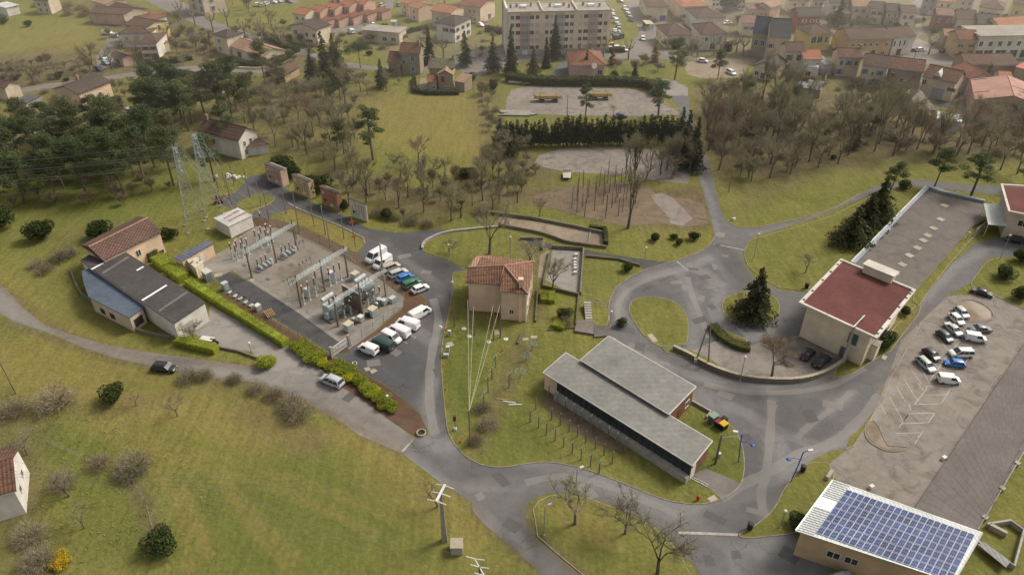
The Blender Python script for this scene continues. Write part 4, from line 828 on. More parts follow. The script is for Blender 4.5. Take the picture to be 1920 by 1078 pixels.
def facade(b0,b1,bk,hl,hr,mt,label,hut=True):
 a,b=gp(b0),gp(b1);u=(b-a);L_=u.length;c=a.copy();t=thing('training_facade',label,'practice wall',c,math.atan2(u.y,u.x),'practice facades along the upper road')
 D=max(.25,(gp(bk)-b).dot(Vector((-u.y,u.x,0)).normalized()))if hut else.3
 m=MB();m.add([(0,0,0),(L_,0,0),(L_,D*.5,0),(0,D*.5,0),(0,0,hl),(L_,0,hl),(L_,D*.5,hl),(0,D*.5,hl)],[(0,1,5,4),(1,2,6,5),(2,3,7,6),(3,0,4,7),(4,5,6,7)]);m.build('wall',mt,t)
 if hut:
  m=MB();m.box((L_*.5,D*.75,hl*.46),(L_*.98,D*.5,hl*.92));m.build('hut',mt,t)
  m=MB();m.box((L_*.5,D*.76,hl*.92+.07),(L_*1.02,D*.52,.14));m.build('hut_roof',FLATR,t)
 m=MB();m.box((L_/2,D*.25,hl+.08),(L_+.3,D*.5+.25,.16));m.build('coping',mat('dark_coping',(.10,.085,.07)),t)
 DKP=mat('dark_pipe',(.05,.045,.04),None,2,.6);rg=random.Random(label)
 m=MB()
 for x in(.2,.38,.55,.72,.85):
  zt=hl*rg.uniform(.6,.95);m.tube((L_*x,-.06,hl*rg.uniform(.1,.35)),(L_*x,-.06,zt),.035,.035,4);m.tube((L_*x,-.06,zt),(L_*(x-.12),-.06,zt-.15),.03,.03,4)
 m.build('cable',DKP,t)
 for x,z_ in((.18,.75),(.25,.35),(.6,.2),(.7,.2)):
  m=MB();m.box((L_*x,-.1,hl*z_),(.45,.2,.5));m.build('meter_box',FRAMEW if z_<.3 or x<.2 else DKP,t)
 return t
z=lambda*p:q(480,290,p,5.675)
facade(*z((125,278),(290,345),(337,305)),4.6,4.6,WM('pink'),'pink practice facade with dark coping, leftmost of the four along the road')
facade(*z((415,400),(585,472),(628,440)),4.6,4.6,mat('render_straw',(.58,.46,.27),(.50,.39,.23),.8),'straw yellow practice facade second from the left along the upper road')
facade(*z((708,525),(880,603),(928,575)),4.6,4.6,mat('render_brickpink',(.43,.22,.15),(.35,.18,.12),.8),'terracotta coloured practice facade, third from the left along the road')
facade(*z((1010,655),(1190,720),(1200,715)),4.6,4.6,mat('render_ivory',(.62,.58,.47),(.52,.48,.39),.8),'ivory freestanding practice wall, rightmost of the four along the road',hut=False)
t,P,c,ro,W2=poly_house('office_block',[(1877,349),(1990,356),(2000,420),(1891,399)],6.5,[],[(0,1,2,3)],mat('white_concrete',(.62,.57,.50)),'beige','red flat roofed building cut off by the right edge of the photo','building',.8)
m=MB();m.prism([(p.x*.93,p.y*.93)for p in P[:4]],6.69,6.76);m.build('roof_gravel',REDR,ro)
m=MB();strip(m,[(p.x,p.y)for p in P[:4]],.6,6.68,7.0,True);m.build('parapet',mat('white_concrete',(.62,.57,.50)),t)
for u in(.3,.6):opening2(t,W2,3,2,u,3.6,1.8,1.3)
ca=[gp(p,z=3.2)for p in q(1280,360,[(1690,65),(1790,70),(1822,192),(1715,183)])];c=sum(ca,Vector())/4;c.z=0
t=thing('canopy','pale ribbed entrance canopy on thin posts beside the red roof at the right edge','canopy',c)
m=MB();m.prism([(p.x-c.x,p.y-c.y)for p in ca],3.1,3.25);m.build('roof',METALW,t)
for p in ca:m=MB();g=(p-c)*.92;m.tube((g.x,g.y,0),(g.x,g.y,3.1),.07,.07,6);m.build('post',FRAMEW,t)
a,b=gp((1826,443)),gp((1845,428));c=(a+b)/2;u=(b-a)
t=thing('banner_frame','small white framed panel standing on the grass near the canopy','sign',c,math.atan2(u.y,u.x));L_=u.length
for x in(-L_/2,L_/2):m=MB();m.tube((x,0,0),(x,0,1.9),.05,.05,6);m.build('post',FRAMEW,t)
m=MB();m.box((0,0,1.3),(L_,.05,1.1));m.build('panel',FRAMEW,t);m=MB();m.box((0,-.035,1.3),(L_*.9,.02,.95));m.build('panel_face',mat('panel_face',(.40,.37,.36),(.2,.16,.16),6),t)
STEP=mat('old_concrete',(.20,.175,.15),(.14,.12,.10),2,.95,.4)
def slabthing(pts,z,m,name,label,cat):
 cs=[gp(p)for p in pts];c=sum(cs,Vector())/len(cs);mb=MB();mb.prism([(p.x-c.x,p.y-c.y)for p in cs],0,z);return tag(mb.build(name,m,loc=(c.x,c.y,0)),label,cat)
slabthing(q(640,360,[(1322,730),(1416,728),(1415,808),(1308,790)]),.5,STEP,'concrete_platform','weathered brown concrete platform just above the hall roof tip','platform')
slabthing(q(640,360,[(1416,754),(1508,760),(1508,812),(1418,822)]),.35,mat('old_concrete_dark',(.14,.125,.11),(.10,.09,.08),2),'concrete_platform','darker lower concrete platform next to the road above the hall','platform')
t=thing('stone_stairs','flight of outdoor steps going down the grass beside the roundabout road','stairs',gp(q(640,360,[(1385,690)])[0]),0)
for i in range(9):
 m=MB();m.box((0,-2.6+i*.62,.06+i*.07),(1.3,.6,.12+i*.14));m.build('step',CWALL,t)
t=thing('handrail','thin grey handrail beside the outdoor steps near the roundabout road','handrail',gp(q(640,360,[(1440,640)])[0]),-.3)
m=MB();m.tube((-1.8,0,.9),(1.8,0,.9),.04,.04,5);m.build('rail',ANTEN,t)
for x in(-1.8,-.6,.6,1.8):m=MB();m.tube((x,0,0),(x,0,.9),.03,.03,5);m.build('post',ANTEN,t)
z=lambda*p:q(1280,718,p)
t=thing('utility_yard','pale walled utility pit with ribbed cover beside the solar building','enclosure',gp(z((1790,900))[0]));c=t.location.copy()
P_=[gp(p)-c for p in z((1900,830),(1915,850),(1850,1050),(1830,1060))]
m=MB();strip(m,[(p.x,p.y)for p in[gp(k_)-c for k_ in z((1700,810),(1830,790),(1905,845),(1850,1045),(1650,910))]],.3,0,.9);m.build('wall',CWALL,t)
m=MB();pp=[gp(k_,z=.95)-c for k_ in z((1655,905),(1690,890),(1840,1000),(1815,1035))];m.prism([(p.x,p.y)for p in pp],.9,1.0);m.build('cover',GREYSH,t)
m=MB();strip(m,[(p.x,p.y)for p in[gp(k_)-c for k_ in z((1715,812),(1810,862))]],.5,0,.9);m.build('beam',CSLAB,t)
t,Lx,D=house('old_farmhouse',(-70,950),(31,920),None,5.0,9.0,'gable',2.0,'mixed','white',wg('r',(.3,.65),(2.2,),.8,1.1),'old white gabled house with mottled tile roof cut off by the left edge')
W1=(.2,.5,.8);W4=(.14,.38,.62,.86)
def H(*a,**k):
 return house(*a,**k)
H('farmhouse',(98,168),(147,178),(190,150),4.6,None,'gableY',1.7,'dark','peach',wg('r',(.6,),(1.6,),1.2,1.2)+wg('f',(.25,.75),(1.2,),1,1.2),'large peach house with a wide dark brown roof at the left, beside the lane',chim=[(.4,.5)])
H('garage',(174,194),(213,207),(228,196),2.8,None,'gable',.9,'brown','ochre',wg('f',(.3,.7),(.8,),1,1.1),'small brown roofed house in front of the pines, right of the large peach house')
H('house',(273,55),(318,41),(300,27),6.2,None,'gableY',1.6,'brown','yellow',[('f',.22,3.2,1.6,2.0),('f',.55,4.0,.9,2.2),('f',.7,1.8,1.1,.9)],'yellow gabled house standing beside the white van parking in the upper left')
H('house',(258,83),(294,82),(278,63),5.6,None,'hip',1.5,'brown','white',wg('f',(.3,.7),(.8,3.2),1.2,1.2,'orange'),'pale grey house with brown hip roof behind the bare trees in the upper left')
H('house',(221,64),(283,63),(268,51),5.2,None,'hip',1.4,'brown','white',wg('f',W1,(2.6,),1,1.2),'white house with a dark brown roof directly below the yellow house')
H('annex',(207,104),(228,112),(243,103),2.8,None,'gable',.8,'brown','pink',wg('f',(.5,),(.2,),1.8,2.0),'small pink garage with brown roof beside the parked cars in the upper left')
H('veranda',(284,76),(304,84),(300,74),3.0,None,'mono',.4,'orange','cream',(),'little orange roofed porch right of the pale grey house',over=.2)
H('house',(232,29),(262,16),(228,0),4.2,None,'gableY',1.3,'brown','pink',wg('f',(.5,),(1.4,),1.6,1.4),'long pink gabled house near the top edge left of the avenue')
H('house',(196,17),(233,28),(222,2),4.2,None,'gable',1.5,'brown','beige',wg('f',W1,(1.2,),1,1.3),'brown roofed beige house behind the shrubs near the top edge')
H('house',(250,33),(276,40),(306,28),4.4,None,'hip',1.0,'red','white',wg('f',(.5,),(1.6,),1,1.1),'white house with a reddish hip roof just above the yellow house')
H('house',(170,3),(197,10),(196,-10),4.5,None,'gable',1.0,'light','cream',wg('f',(.3,.7),(1.4,),1,2.0),'cream house with tall windows cut by the top edge at the left')
H('house',(-14,10),(10,16),(12,4),3.5,None,'flat',1.0,METALW,'white',(),'small white roofed building cut by the upper left corner')
H('house',(-30,160),(8,168),(5,150),4.0,None,'gable',1.4,'brown','beige',(),'house cut off by the left edge above the pine wood')
H('house',(-30,240),(14,252),(20,238),4.0,None,'gable',1.4,'light','cream',(),'pale roofed house glimpsed through the pines at the left edge')
H('shed',(25,192),(48,196),(56,180),2.4,None,'mono',.5,SLATE2,'grey',(),'grey roofed shed beside the lane at the far left',over=.15)
H('stone_mansion',(354,21),(385,31),(415,17),13,None,'hip',2.5,'brown','beige',wg('f',(.35,.8),(1.2,4.6,8),1.1,2.2,'grey')+wg('r',(.4,),(1.2,4.6,8),1.0,2.0,'grey'),'tall beige stone mansion standing across the avenue at the top edge',base=True)
H('house',(397,66),(424,73),(449,61),6.3,None,'hip',1.5,'dark','cream',wg('f',(.35,),(1.0,3.8),1.0,1.3,'white'),'two storey cream house with a dark pyramid roof beside the avenue')
H('house',(430,88),(492,108),(520,90),3.3,None,'gable',1.9,'light','cream',wg('f',(.62,.78),(1.0,),1.0,1.2,'white')+[('f',.25,.2,2.2,2.1)]+wg('r',(.6,),(1.2,),.7,1.0),'cream bungalow under a long salmon tile roof enclosed by a trimmed hedge',chim=[(.45,.5)])
H('garage',(503,138),(534,142),(550,124),2.7,None,'gableY',1.0,'brown','ochre',[('f',.5,.05,1.6,2.0,None,'garage_door','white')],'ochre gabled garage with white door at the end of the bungalow lane')
H('house',(322,148),(402,166),(419,148),3.6,None,'gable',1.8,'dark','pink',wg('r',(.6,),(1.0,),.8,1.0),'pink gabled house half hidden behind the pines above the pylons')
H('house',(541,49),(593,58),(611,45),6.2,None,'gableY',1.6,'dark','cream',wg('f',(.2,),(3.4,),1.4,1.6,'white')+wg('f',(.6,.85),(3.2,),1.2,1.4)+[('f',.7,.6,2.2,1.6)],'cream two storey house with charcoal roof in front of the row of terraces')
H('white_villa',(370,247),(447,266),(469,243),5.4,None,'gable',2.4,'brown','white',wg('r',(.3,.6),(.8,3.2),.8,1.3)+wg('f',(.32,),(3.2,),1.6,.9),'white villa with a steep brown roof and tall windows above the practice facades',chim=[(.06,.45)])
H('veranda',(366,277),(397,278),(396,264),2.8,None,'mono',.7,'orange','white',(),'orange tiled lean-to terrace roof at the left side of the white villa',over=.2)
H('garage',(462,278),(505,272),(498,258),2.6,None,'hip',.9,'brown','white',(),'low brown roofed garage to the right of the white villa')
for i in range(5):
 A,B=(548+27.5*i,26-4.6*i),(572+27.5*i,30-4.8*i)
 o_=['leftmost','second','middle','fourth','rightmost'][i]
 t,Lx,D=H('terraced_house',A,B,None,5.6,9.0,'gable',1.4,'orange','pink' if i else 'cream',wg('f',(.3,.75),(3.4,),.9,1.2),'%s pink terraced house with orange roof and red roofed garage in the upper left row'%o_,over=.3,group='terraced houses in a row')
 A2,B2=(590+27*i,39-4.4*i),(608+27*i,44-4.6*i)
 house('garage',A2,B2,None,2.9,5.5,'mono',.5,'red','pink',[('f',.5,.05,2.2,2.0,None,'garage_door','white')],'%s garage with a flat red roof in front of the pink terraces'%o_,over=.15,group='terrace garages')
for i,(A,B)in enumerate([((750,5),(765,9)),((765,13),(784,18))]):
 H('terraced_house',A,B,None,5.2,9.0,'gable',1.2,'orange','peach',wg('f',(.5,),(.6,3.0),1,1.3),['orange roofed peach house left of the tree by the car park at the top','lower peach terraced house right beside the parked car at the top'][i],over=.3)
H('house',(806,21),(846,27),(873,15),6.0,None,'gable',1.6,'orange','beige',wg('f',(.3,.6),(2.6,),.8,1.1),'beige house with bright salmon roof behind the white villa near the top centre',chim=[(.3,.6)])
H('house',(815,44),(853,50),(874,33),6.3,None,'hip',2.0,'dark','white',wg('f',(.5,.85),(3.6,),1.1,1.4,'brown')+wg('r',W1,(.8,3.6),1.0,1.4,'brown'),'white two storey villa with a dark hip roof and brown shutters near the top centre')
H('house',(859,10),(901,16),(914,0),6.3,None,'gable',1.6,'red','beige',wg('f',(.5,.7),(.8,3.6),.9,1.4)+[('r',.6,.1,2.2,2.2)],'beige house with plain red roof left of the apartment block at the top')
H('low_hall',(675,57),(749,63),None,4.4,8,'flat',0,FLATR,'beige',[('f',.6,1.0,1.6,1.3,None,'window','white'),('f',.82,1.0,1.6,1.3,None,'window','white')],'long low flat roofed beige hall with two white shutters')
H('house',(748,101),(788,102),None,7.2,7.5,'gable',2.4,'mixed','stone',[('f',.6,4.6,1.0,1.7,'cyan'),('f',.18,3.6,1.0,1.3,'cyan'),('f',.6,1.2,.9,1.6,'cyan')],'tall old stone house with light blue shutters and mottled tile roof',chim=[(.85,.4)])
H('house',(725,119),(750,120),None,4.2,8.5,'gable',2.6,'mixed','stone',(),'low stone annex with mottled roof left of the house with light blue shutters')
H('stone_cottage',(802,130),(852,130),None,6.0,5,'mono',1.8,'mossy','stone',(),'stone cottage with a mossy greenish roof and two chimneys beside the meadow',chim=[(.06,.9),(.92,.9)])
H('stone_cottage',(818,141.5),(851,142),None,5.0,5.5,'gableY',1.5,'light','stone',[('f',.35,2.6,1.1,1.9,None,'door','brown'),('f',.5,.6,.5,.5)],'front gable of the stone cottage with a brown door up its outdoor stairs')
H('annex',(802,156),(820,155),None,3.0,4,'mono',1.3,'red','stone',wg('f',(.6,),(1.0,),.8,.7),'red roofed lean-to on the left of the stone cottage',over=.2)
H('annex',(851,153),(871,157),None,3.0,5,'mono',1.2,'light','stone',(),'pale tiled open shelter on the right of the stone cottage',over=.2)
t,Lx,D=house('apartment_block',(952,25),(1148,20.5),(1139.5,4),15.0,None,'flat',0,FLATR,mat('render_sand',(.76,.63,.49),(.68,.56,.43),.7,.9),(),'long five storey beige apartment block with pink balcony columns at the top centre',over=.15,cat='apartment block')
PNL=mat('pink_panel',(.56,.36,.28),(.48,.31,.24),2);PNG=mat('grey_panel',(.50,.47,.45),(.42,.40,.38),2);BLG=mat('blue_glass',(.20,.27,.30),(.26,.33,.35),3,.3)
us=[.045,.10,.165,.228,.285,.375,.43,.50,.562,.617,.70,.755,.822,.885,.945]
BLIND=mat('roller_blind',(.50,.50,.48),(.42,.42,.40),2)
rb=random.Random(5)
for i,u in enumerate(us):
 st=i%5==2
 if st:
  m=MB();m.box((u*Lx,.15-.06,7.6),(3.6,.14,14.2));m.build('stair_panel',PNG if i==7 else PNL,t)
  opening(t,'f',Lx,D,(0,-.02),u*Lx,.1,2.0,2.3,None,'door',FRAMEW)
 for fl in range(5):
  zz=2.0+fl*2.65
  if st:opening(t,'f',Lx,D,(0,.03),u*Lx,zz,2.6,1.3,None,pane=BLG,frame=PNG)
  else:opening(t,'f',Lx,D,(0,-.15),u*Lx,zz,1.7 if i%5 in(1,3)else 1.15,1.3,None,pane=(BLIND if rb.random()<.28 else PANE))
m=MB();m.box((-.35,D/2,8.3),(.7,D+.4,16.6));m.build('gable_wall',WM('white'),t)
m=MB();m.box((-.3,D+.6,9.6),(1.6,1.2,19.2));m.build('chimney',WM('beige'),t)
WH=mat('white_concrete',(.62,.57,.50))
m=MB();strip(m,[(0,0),(Lx,0),(Lx,D),(0,D)],.3,15.15,15.45,True);m.build('parapet',WH,t)
for u in(.33,.66):
 m=MB();m.box((u*Lx,D/2,15.45),(.4,D-.2,.7));m.build('fire_wall',WH,t)
m=MB();m.box((Lx/2,-.06,14.9),(Lx,.1,.3));m.build('cornice',WH,t)
for u in(.165,.50,.822):m=MB();m.box((u*Lx,D*.5,15.6),(2.2,1.6,.8));m.build('roof_lantern',mat('skylight_white',(.8,.82,.84)),t)
for u in(.04,.10,.24,.42,.56,.60,.75,.90):
 m=MB();m.box((u*Lx,D*(.3+.4*((u*37)%1)),15.8),(.7,.5,1.3));m.build('roof_vent',CHIM,t)
m=MB();m.tube((Lx*.09,D*.5,15.2),(Lx*.09,D*.5,19.0),.05,.05,5)
for k in range(5):m.tube((Lx*.09-.6+.05*k,D*.5,18.8-.3*k),(Lx*.09+.6-.05*k,D*.5,18.8-.3*k),.03,.03,4)
m.build('aerial',ANTEN,t)
m=MB();m.box((Lx*.5,.04,1.0),(Lx*.996,.12,1.9));m.build('plinth',WM('grey'),t)
H('pink_pavilion',(1069,124),(1136,123.5),(1124,97),5.4,None,'hip',2.8,'red','pink',wg('f',(.85,),(2.2,),1.4,1.6,None)+[('f',.78,.05,1.0,2.2,None,'door')]+wg('l',W1,(3.2,),1,1.2),'pink house with large red hip roof and white dish behind the lorry yard',chim=[(.35,.75),(.65,.75)])
H('house',(1212,14),(1255,14),(1240,-12),5.4,None,'hip',2.0,'brown','cream',[('f',.2,.6,1.3,1.2,None,'window','royal'),('f',.78,.05,2.4,1.9,None,'garage_door','royal')],'cream house with royal blue garage doors at the top edge')
H('house',(1275,14),(1328,13),(1300,-15),5.6,None,'hip',2.2,'orange','cream',wg('f',(.2,.5),(1.2,),1.0,1.4,'grey'),'cream house with bright salmon hip roof at the top edge')
H('house',(1306,36),(1361,34),(1345,16),5.4,None,'hip',2.2,'brown','white',[('f',.4,2.2,5.0,1.6)],'white house with brown hip roof and a glazed veranda')
H('house',(1249,68),(1299,66),(1285,46),4.8,None,'hip',2.2,'brown','cream',wg('f',(.4,.65),(2.0,),1.2,1.6,'grey')+wg('l',W1,(1.6,),.9,1.3),'cream house with a brown hip roof and terrace at the street corner')
H('house',(1314,66),(1365,65),(1350,45),5.8,None,'hip',2.4,'brown','white',wg('f',(.25,.75),(3.4,),1,1.3)+[('f',.5,.4,1.8,2.0)],'white two storey house with steep brown hip roof behind the pollarded planes')
H('house',(1402,18),(1448,19),None,5.4,8,'hip',1.4,'pink','beige',wg('f',(.25,.6,.85),(2.4,),.8,1.4),'beige house with a pale pink roof near the top edge')
H('house',(1446,16),(1468,8),(1455,-5),6.5,None,'gable',1.4,'light','pink',wg('f',(.3,),(2.6,),.8,1.0),'tall pink house side behind the pale pink roof')
H('house',(1391,44),(1442,45),None,5.0,8,'gable',2.0,'pink','cream',wg('f',(.2,.45),(2.4,),1.1,1.2,'grey'),'cream house under a dull pink roof left of the slate barn',chim=[(.9,.4)])
H('slate_barn',(1411,64),(1442,67),None,8.0,9,'gable',5.0,SLATE,'stone',wg('f',(.3,.7),(4.0,),1.2,2.0,'grey'),'old barn with steep blue slate roof and stone walls beside the street',over=.25)
H('slate_barn',(1442,71),(1483,73),None,8.6,10,'gable',5.2,SLATE2,'beige',wg('f',(.15,.85),(5.0,),1.2,1.4,'grey'),'grey slate roofed barn adjoining the blue slate one on its right',over=.25)
H('house',(1497,32),(1544,31),None,6.2,9,'gable',2.2,'dark','red',wg('f',(.3,.6,.85),(1.0,3.8),.9,1.2,'white'),'brick red rendered house with dark roof and white shutters')
H('house',(1515,66),(1562,64),(1548,48),6.2,None,'hip',2.2,'brown','yellow',[('f',.3,3.0,1.8,2.2),('f',.55,3.0,1.8,2.2),('f',.8,3.0,1.0,2.0)],'yellow house with brown hip roof and a row of tall white windows')
H('annex',(1558,68),(1580,74),None,3.6,7,'gable',1.2,'brown','yellow',wg('f',(.4,),(1.0,),.8,.8),'low yellow annex right of the yellow house with tall windows')
H('house',(1475,98),(1512,98),None,7.2,8,'gable',2.0,'brown','cream',[('f',.22,4.2,1.0,1.8,'green'),('f',.75,4.2,1.0,1.8,'green'),('f',.2,1.0,.8,1.8,'green')],'tall cream house with dark green shutters and bright side gable')
H('chalet',(1411,124),(1452,133),(1467,115),3.8,None,'gableY',2.0,'dark','cream',[('f',.22,1.0,1.3,1.2),('f',.5,.2,1.2,1.9),('f',.78,1.0,1.4,1.3),('f',.55,3.5,.5,.7)],'cream chalet with broad dark gable roof above a small round lawn')
H('house',(1507,113),(1543,113),None,5.6,9,'gable',2.0,'orange','white',[('f',.8,3.4,.9,.9)],'white house with bright orange roof in the right part of town')
H('shed',(1510,126),(1535,128),None,3.4,4,'mono',.8,METALW,'white',[('f',.3,.3,1.6,1.6)],'low white lean-to below the orange roofed house',over=.15)
H('shed',(1547,123),(1563,122),None,3.6,9,'mono',.6,GREYSH,'grey',(),'grey sheet roofed shed right of the orange roofed house',over=.15)
H('shed',(1488,163),(1540,171),None,2.6,6,'mono',.9,GREYSH,'stone',(),'long grey corrugated shed in the gardens below the orange roof',over=.15)
H('house',(1572,109),(1618,110),None,6.4,8,'gable',2.0,'mixed','beige',[('f',.2,3.8,1,1.5,'white'),('f',.5,3.8,1,1.5,'blue'),('f',.8,3.8,1,1.5,'white'),('f',.18,.8,1,1.8,'blue')],'beige house with blue and white shutters left end of the garden row',chim=[(.97,.5)])
H('house',(1617,123),(1667,129),None,6.6,10,'gable',2.4,'brown','beige',[('f',.15,3.8,1,1.6,'blue'),('f',.45,3.6,.6,1.2),('f',.72,3.8,1,1.6,'blue'),('f',.12,.6,1,1.8,'blue'),('f',.5,.4,1,2.0,'blue'),('f',.72,.6,1,1.8,'blue')],'beige house with six blue shutters facing the gardens')
H('house',(1667,129),(1733,137),None,6.6,10,'gable',2.4,'mixed','stone',[('f',.15,3.8,1,1.5,'orange'),('f',.45,2.6,1,1.3,'grey'),('f',.75,3.8,1,1.5,None,'door','orange'),('f',.35,.3,1,1.6,None,'door','orange'),('f',.7,.3,1,2.0,None,'door','orange')],'stone house with mottled pink roof and rust coloured shutters')
t,Lx,D=H('house',(1729,144),(1794,158),None,6.0,10,'gable',2.6,'mixed','beige',[('f',.1,3.6,1.1,1.5),('f',.9,3.2,1.1,1.1,'brown'),('f',.55,.2,3.6,3.2,None,'garage_door','grey')],'beige house with a small white gabled dormer above a dark garage opening')
m=MB();m.add([(Lx*.28,1.0,6.4),(Lx*.5,1.0,6.4),(Lx*.39,1.0,8.0)],[(0,1,2)]);m.add([(Lx*.26,.8,6.4),(Lx*.39,.8,8.15),(Lx*.39,5,8.6),(Lx*.26,3,7.2)],[(0,1,2,3)]);m.add([(Lx*.39,.8,8.15),(Lx*.52,.8,6.4),(Lx*.52,3,7.2),(Lx*.39,5,8.6)],[(0,1,2,3)]);m.build('dormer',WM('white'),t)
H('house',(1594,76),(1677,74),(1672,54),6.4,None,'gable',2.2,'brown','ochre',wg('f',(.1,.24,.38,.51,.65,.87),(4.0,),.9,1.0)+[('f',.38,.1,2.6,2.2,None,'garage_door','white'),('f',.61,.1,1.4,2.4,None,'door'),('f',.83,1.0,1.3,1.0)],'long ochre house with six small upper windows along the main street')
H('house',(1677,73),(1720,69),None,6.4,11,'gable',2.2,'brown','white',wg('f',(.12,.35,.55),(3.4,),.6,1.8)+[('f',.4,.1,1.8,2.2,None,'door')],'white house adjoining the long ochre house at the street bend')
for A,B,w_,r_,s_,l_ in[((1555,7),(1596,8),'white','dark','grey','white house with dark roof behind the lean-to in the top row'),((1599,13),(1631,14),'beige','light','grey','beige house behind the big conifer in the top row'),((1632,17),(1661,19),'beige','dark','brown','beige house with two brown shuttered windows and veranda in the top row'),((1661,21),(1690,23),'stone','dark','white','narrow stone house with one white shutter in the top row'),((1690,25),(1721,26),'cream','brown','grey','cream house above the grey courtyard at the end of the top row')]:
 H('terraced_house',A,B,None,6.0,9,'gable',1.8,r_,w_,wg('f',(.3,.7),(3.6,),.8,1.4,s_)+wg('f',(.5,),(.8,),1.2,1.6),l_)
H('annex',(1567,25),(1595,27),None,3.6,6,'mono',.8,'pink','grey',(),'pink roofed lean-to below the top row of houses',over=.2)
H('house',(1722,22),(1752,26),None,11,9,'gable',2.0,'brown','stone',wg('f',(.3,.7),(1,4,7.4),1.0,1.8,'grey'),'tall grey stone house at the top edge beside the side street',base=True)
H('house',(1756,29),(1790,31),None,6.0,8,'gable',1.8,'pink','brick',wg('f',(.25,.75),(3.4,),.8,1.2),'dark brick red house with pale tile roof at the upper right')
H('house',(1793,36),(1831,39),None,5.0,10,'gable',2.4,'brown','beige',wg('f',(.3,.7),(1.4,),1.0,1.2,'grey'),'beige house with plain brown roof between the brick red one and the dark one')
H('house',(1833,45),(1873,47),None,4.4,10,'gable',2.4,'dark','stone',wg('f',(.25,.75),(1.0,),1.3,1.6,'brown'),'low stone house with a dark brown roof and brown shutters at the upper right')
H('house',(1835,14),(1884,20),None,5.0,12,'hip',2.0,'brown','cream',wg('f',W1,(2.0,),1.1,1.4,'grey'),'large cream house with broad brown roof in the top right corner')
H('house',(1900,8),(1960,14),None,6.0,10,'hip',2.0,'brown','yellow',wg('f',W1,(2.0,),1.1,1.4),'yellow house cut by the top right corner')
H('house',(1875,52),(1935,47),None,4.4,10,'gable',2.0,'orange','beige',(),'bright orange roofed building at the right edge above the shops')
H('house',(1798,76),(1838,76),None,6.6,9,'gable',2.2,'red','ochre',wg('f',(.2,.7),(4.0,),.8,1.0,'brown')+[('f',.3,.1,1.4,2.4,None,'door'),('f',.75,.1,1.8,2.6,None,'door')],'ochre house with red roof and cream side gable at the street corner')
H('annex',(1770,68),(1800,70),None,4.5,8,'gable',1.6,'light','stone',(),'small stone building with a pale tile roof behind the street corner')
H('shop_building',(1838,69),(1975,67),None,8.2,13,'flat',0,FLATR,'white',wg('f',(.06,.19,.32,.45,.58,.71),(4.6,),1.3,1.6)+[('f',.07,.3,2.6,2.8),('f',.2,.3,3.2,2.8),('f',.37,.3,3.8,2.8),('f',.55,.3,2.8,2.8),('f',.72,.3,3.6,2.8)],'white two storey shop building with large shop windows on the main street',cat='shop')
m=MB();tag(m.box((0,0,0),(.1,.1,.1)).build('awning',WM('white'),loc=gp((1818,94),z=2.6)),'x','awning')if False else None
H('house',(1808,121),(1860,123),None,5.5,10,'gable',2.0,'mixed','stone',(),'stone house with a low mottled roof behind the orange roofed one')
H('house',(1862,124),(1912,123),None,5.5,12,'gable',2.0,'brown','stone',(),'stone building under a wide brown roof left of the red metal roof')
H('shed',(1903,126),(1990,150),None,6.0,12,'mono',1.2,mat('red_sheet',(.50,.10,.11),(.42,.085,.09),1,.5),'stone',(),'building with a vivid pinkish red sheet roof at the right edge',over=.2)
H('house',(1817,150),(1869,149),None,5.4,11,'gableY',2.0,'red','grey',(),'gabled house with an orange red roof and one white skylight beside the lane')
H('house',(1874,148),(1900,150),None,4.0,8,'gable',1.2,'orange','white',(),'small orange roofed annex between the skylight house and the warehouse')
t,Lx,D=H('warehouse',(1827,188),(1965,206),None,6.0,19,'gableY',2.6,mat('terracotta_sheet',(.42,.235,.185),(.36,.20,.155),.8,.8,.2,stripe=(1,.6,.08)),'pink',(),'large warehouse with a pinkish terracotta roof and dark slits at the right edge',over=.3)
for u,v in((.12,.32),(.12,.95),(.62,.5),(.70,.35),(.9,.75)):
 m=MB();zz=6.22+2.6*(1-abs(u-.5)*2);s=1 if u<.5 else-1;du=3.6
 zf=lambda x:6.22+2.6*(1-abs(x/Lx-.5)*2)
 x0=Lx*u-du/2;x1=Lx*u+du/2;y=D*v
 m.quad((x0,y-.25,zf(x0)),(x1,y-.25,zf(x1)),(x1,y+.25,zf(x1)),(x0,y+.25,zf(x0)));m.build('roof_slit',mat('dark_slit',(.09,.06,.05)),t)
H('yard_hall',(1722,206),(1757,208),(1756,172),3.2,None,'flat',0,mat('old_concrete',(.20,.175,.15)),'stone',(),'flat concrete roofed outbuilding left of the dark yard',over=.1)
H('shed',(1730,216),(1746,218),None,3.0,5,'mono',.2,mat('rust_sheet',(.30,.13,.07),(.22,.10,.06),2),'stone',(),'small shed with a rusty orange roof beside the white tent hall',over=.15)
H('tent_hall',(1756,223),(1803,230),None,3.4,6,'gable',.8,mat('white_tarp',(.72,.74,.75),(.64,.66,.68),.8,.6),mat('white_tarp_wall',(.46,.48,.48),(.38,.40,.40),1,.6),(),'bright white storage tent hall at the bottom of the lane by the wood',over=.1,cat='tent')
sheet('asphalt_yard',[(1756,200),(1788,204),(1790,172),(1758,170)],.02,ASPHD,2)
t=thing('bus_shelter','cream roofed bus shelter on the pavement at the street junction','shelter',gp((1214,54)),.1)
m=MB();m.box((0,0,2.5),(3.2,5.5,.15));m.build('roof',mat('cream_roof',(.60,.54,.40)),t)
for x in(-1.4,1.4):
 for y in(-2.4,2.4):m=MB();m.tube((x,y,0),(x,y,2.45),.06,.06,5);m.build('post',ANTEN,t)
m=MB();m.box((0,2.6,1.2),(2.8,.06,2.2));m.build('back_panel',PANE,t)
wall([(430,122),(440,127),(460,118)],.3,1.2,CWALL,'pale garden wall beside the cream bungalow gate',smooth=False)
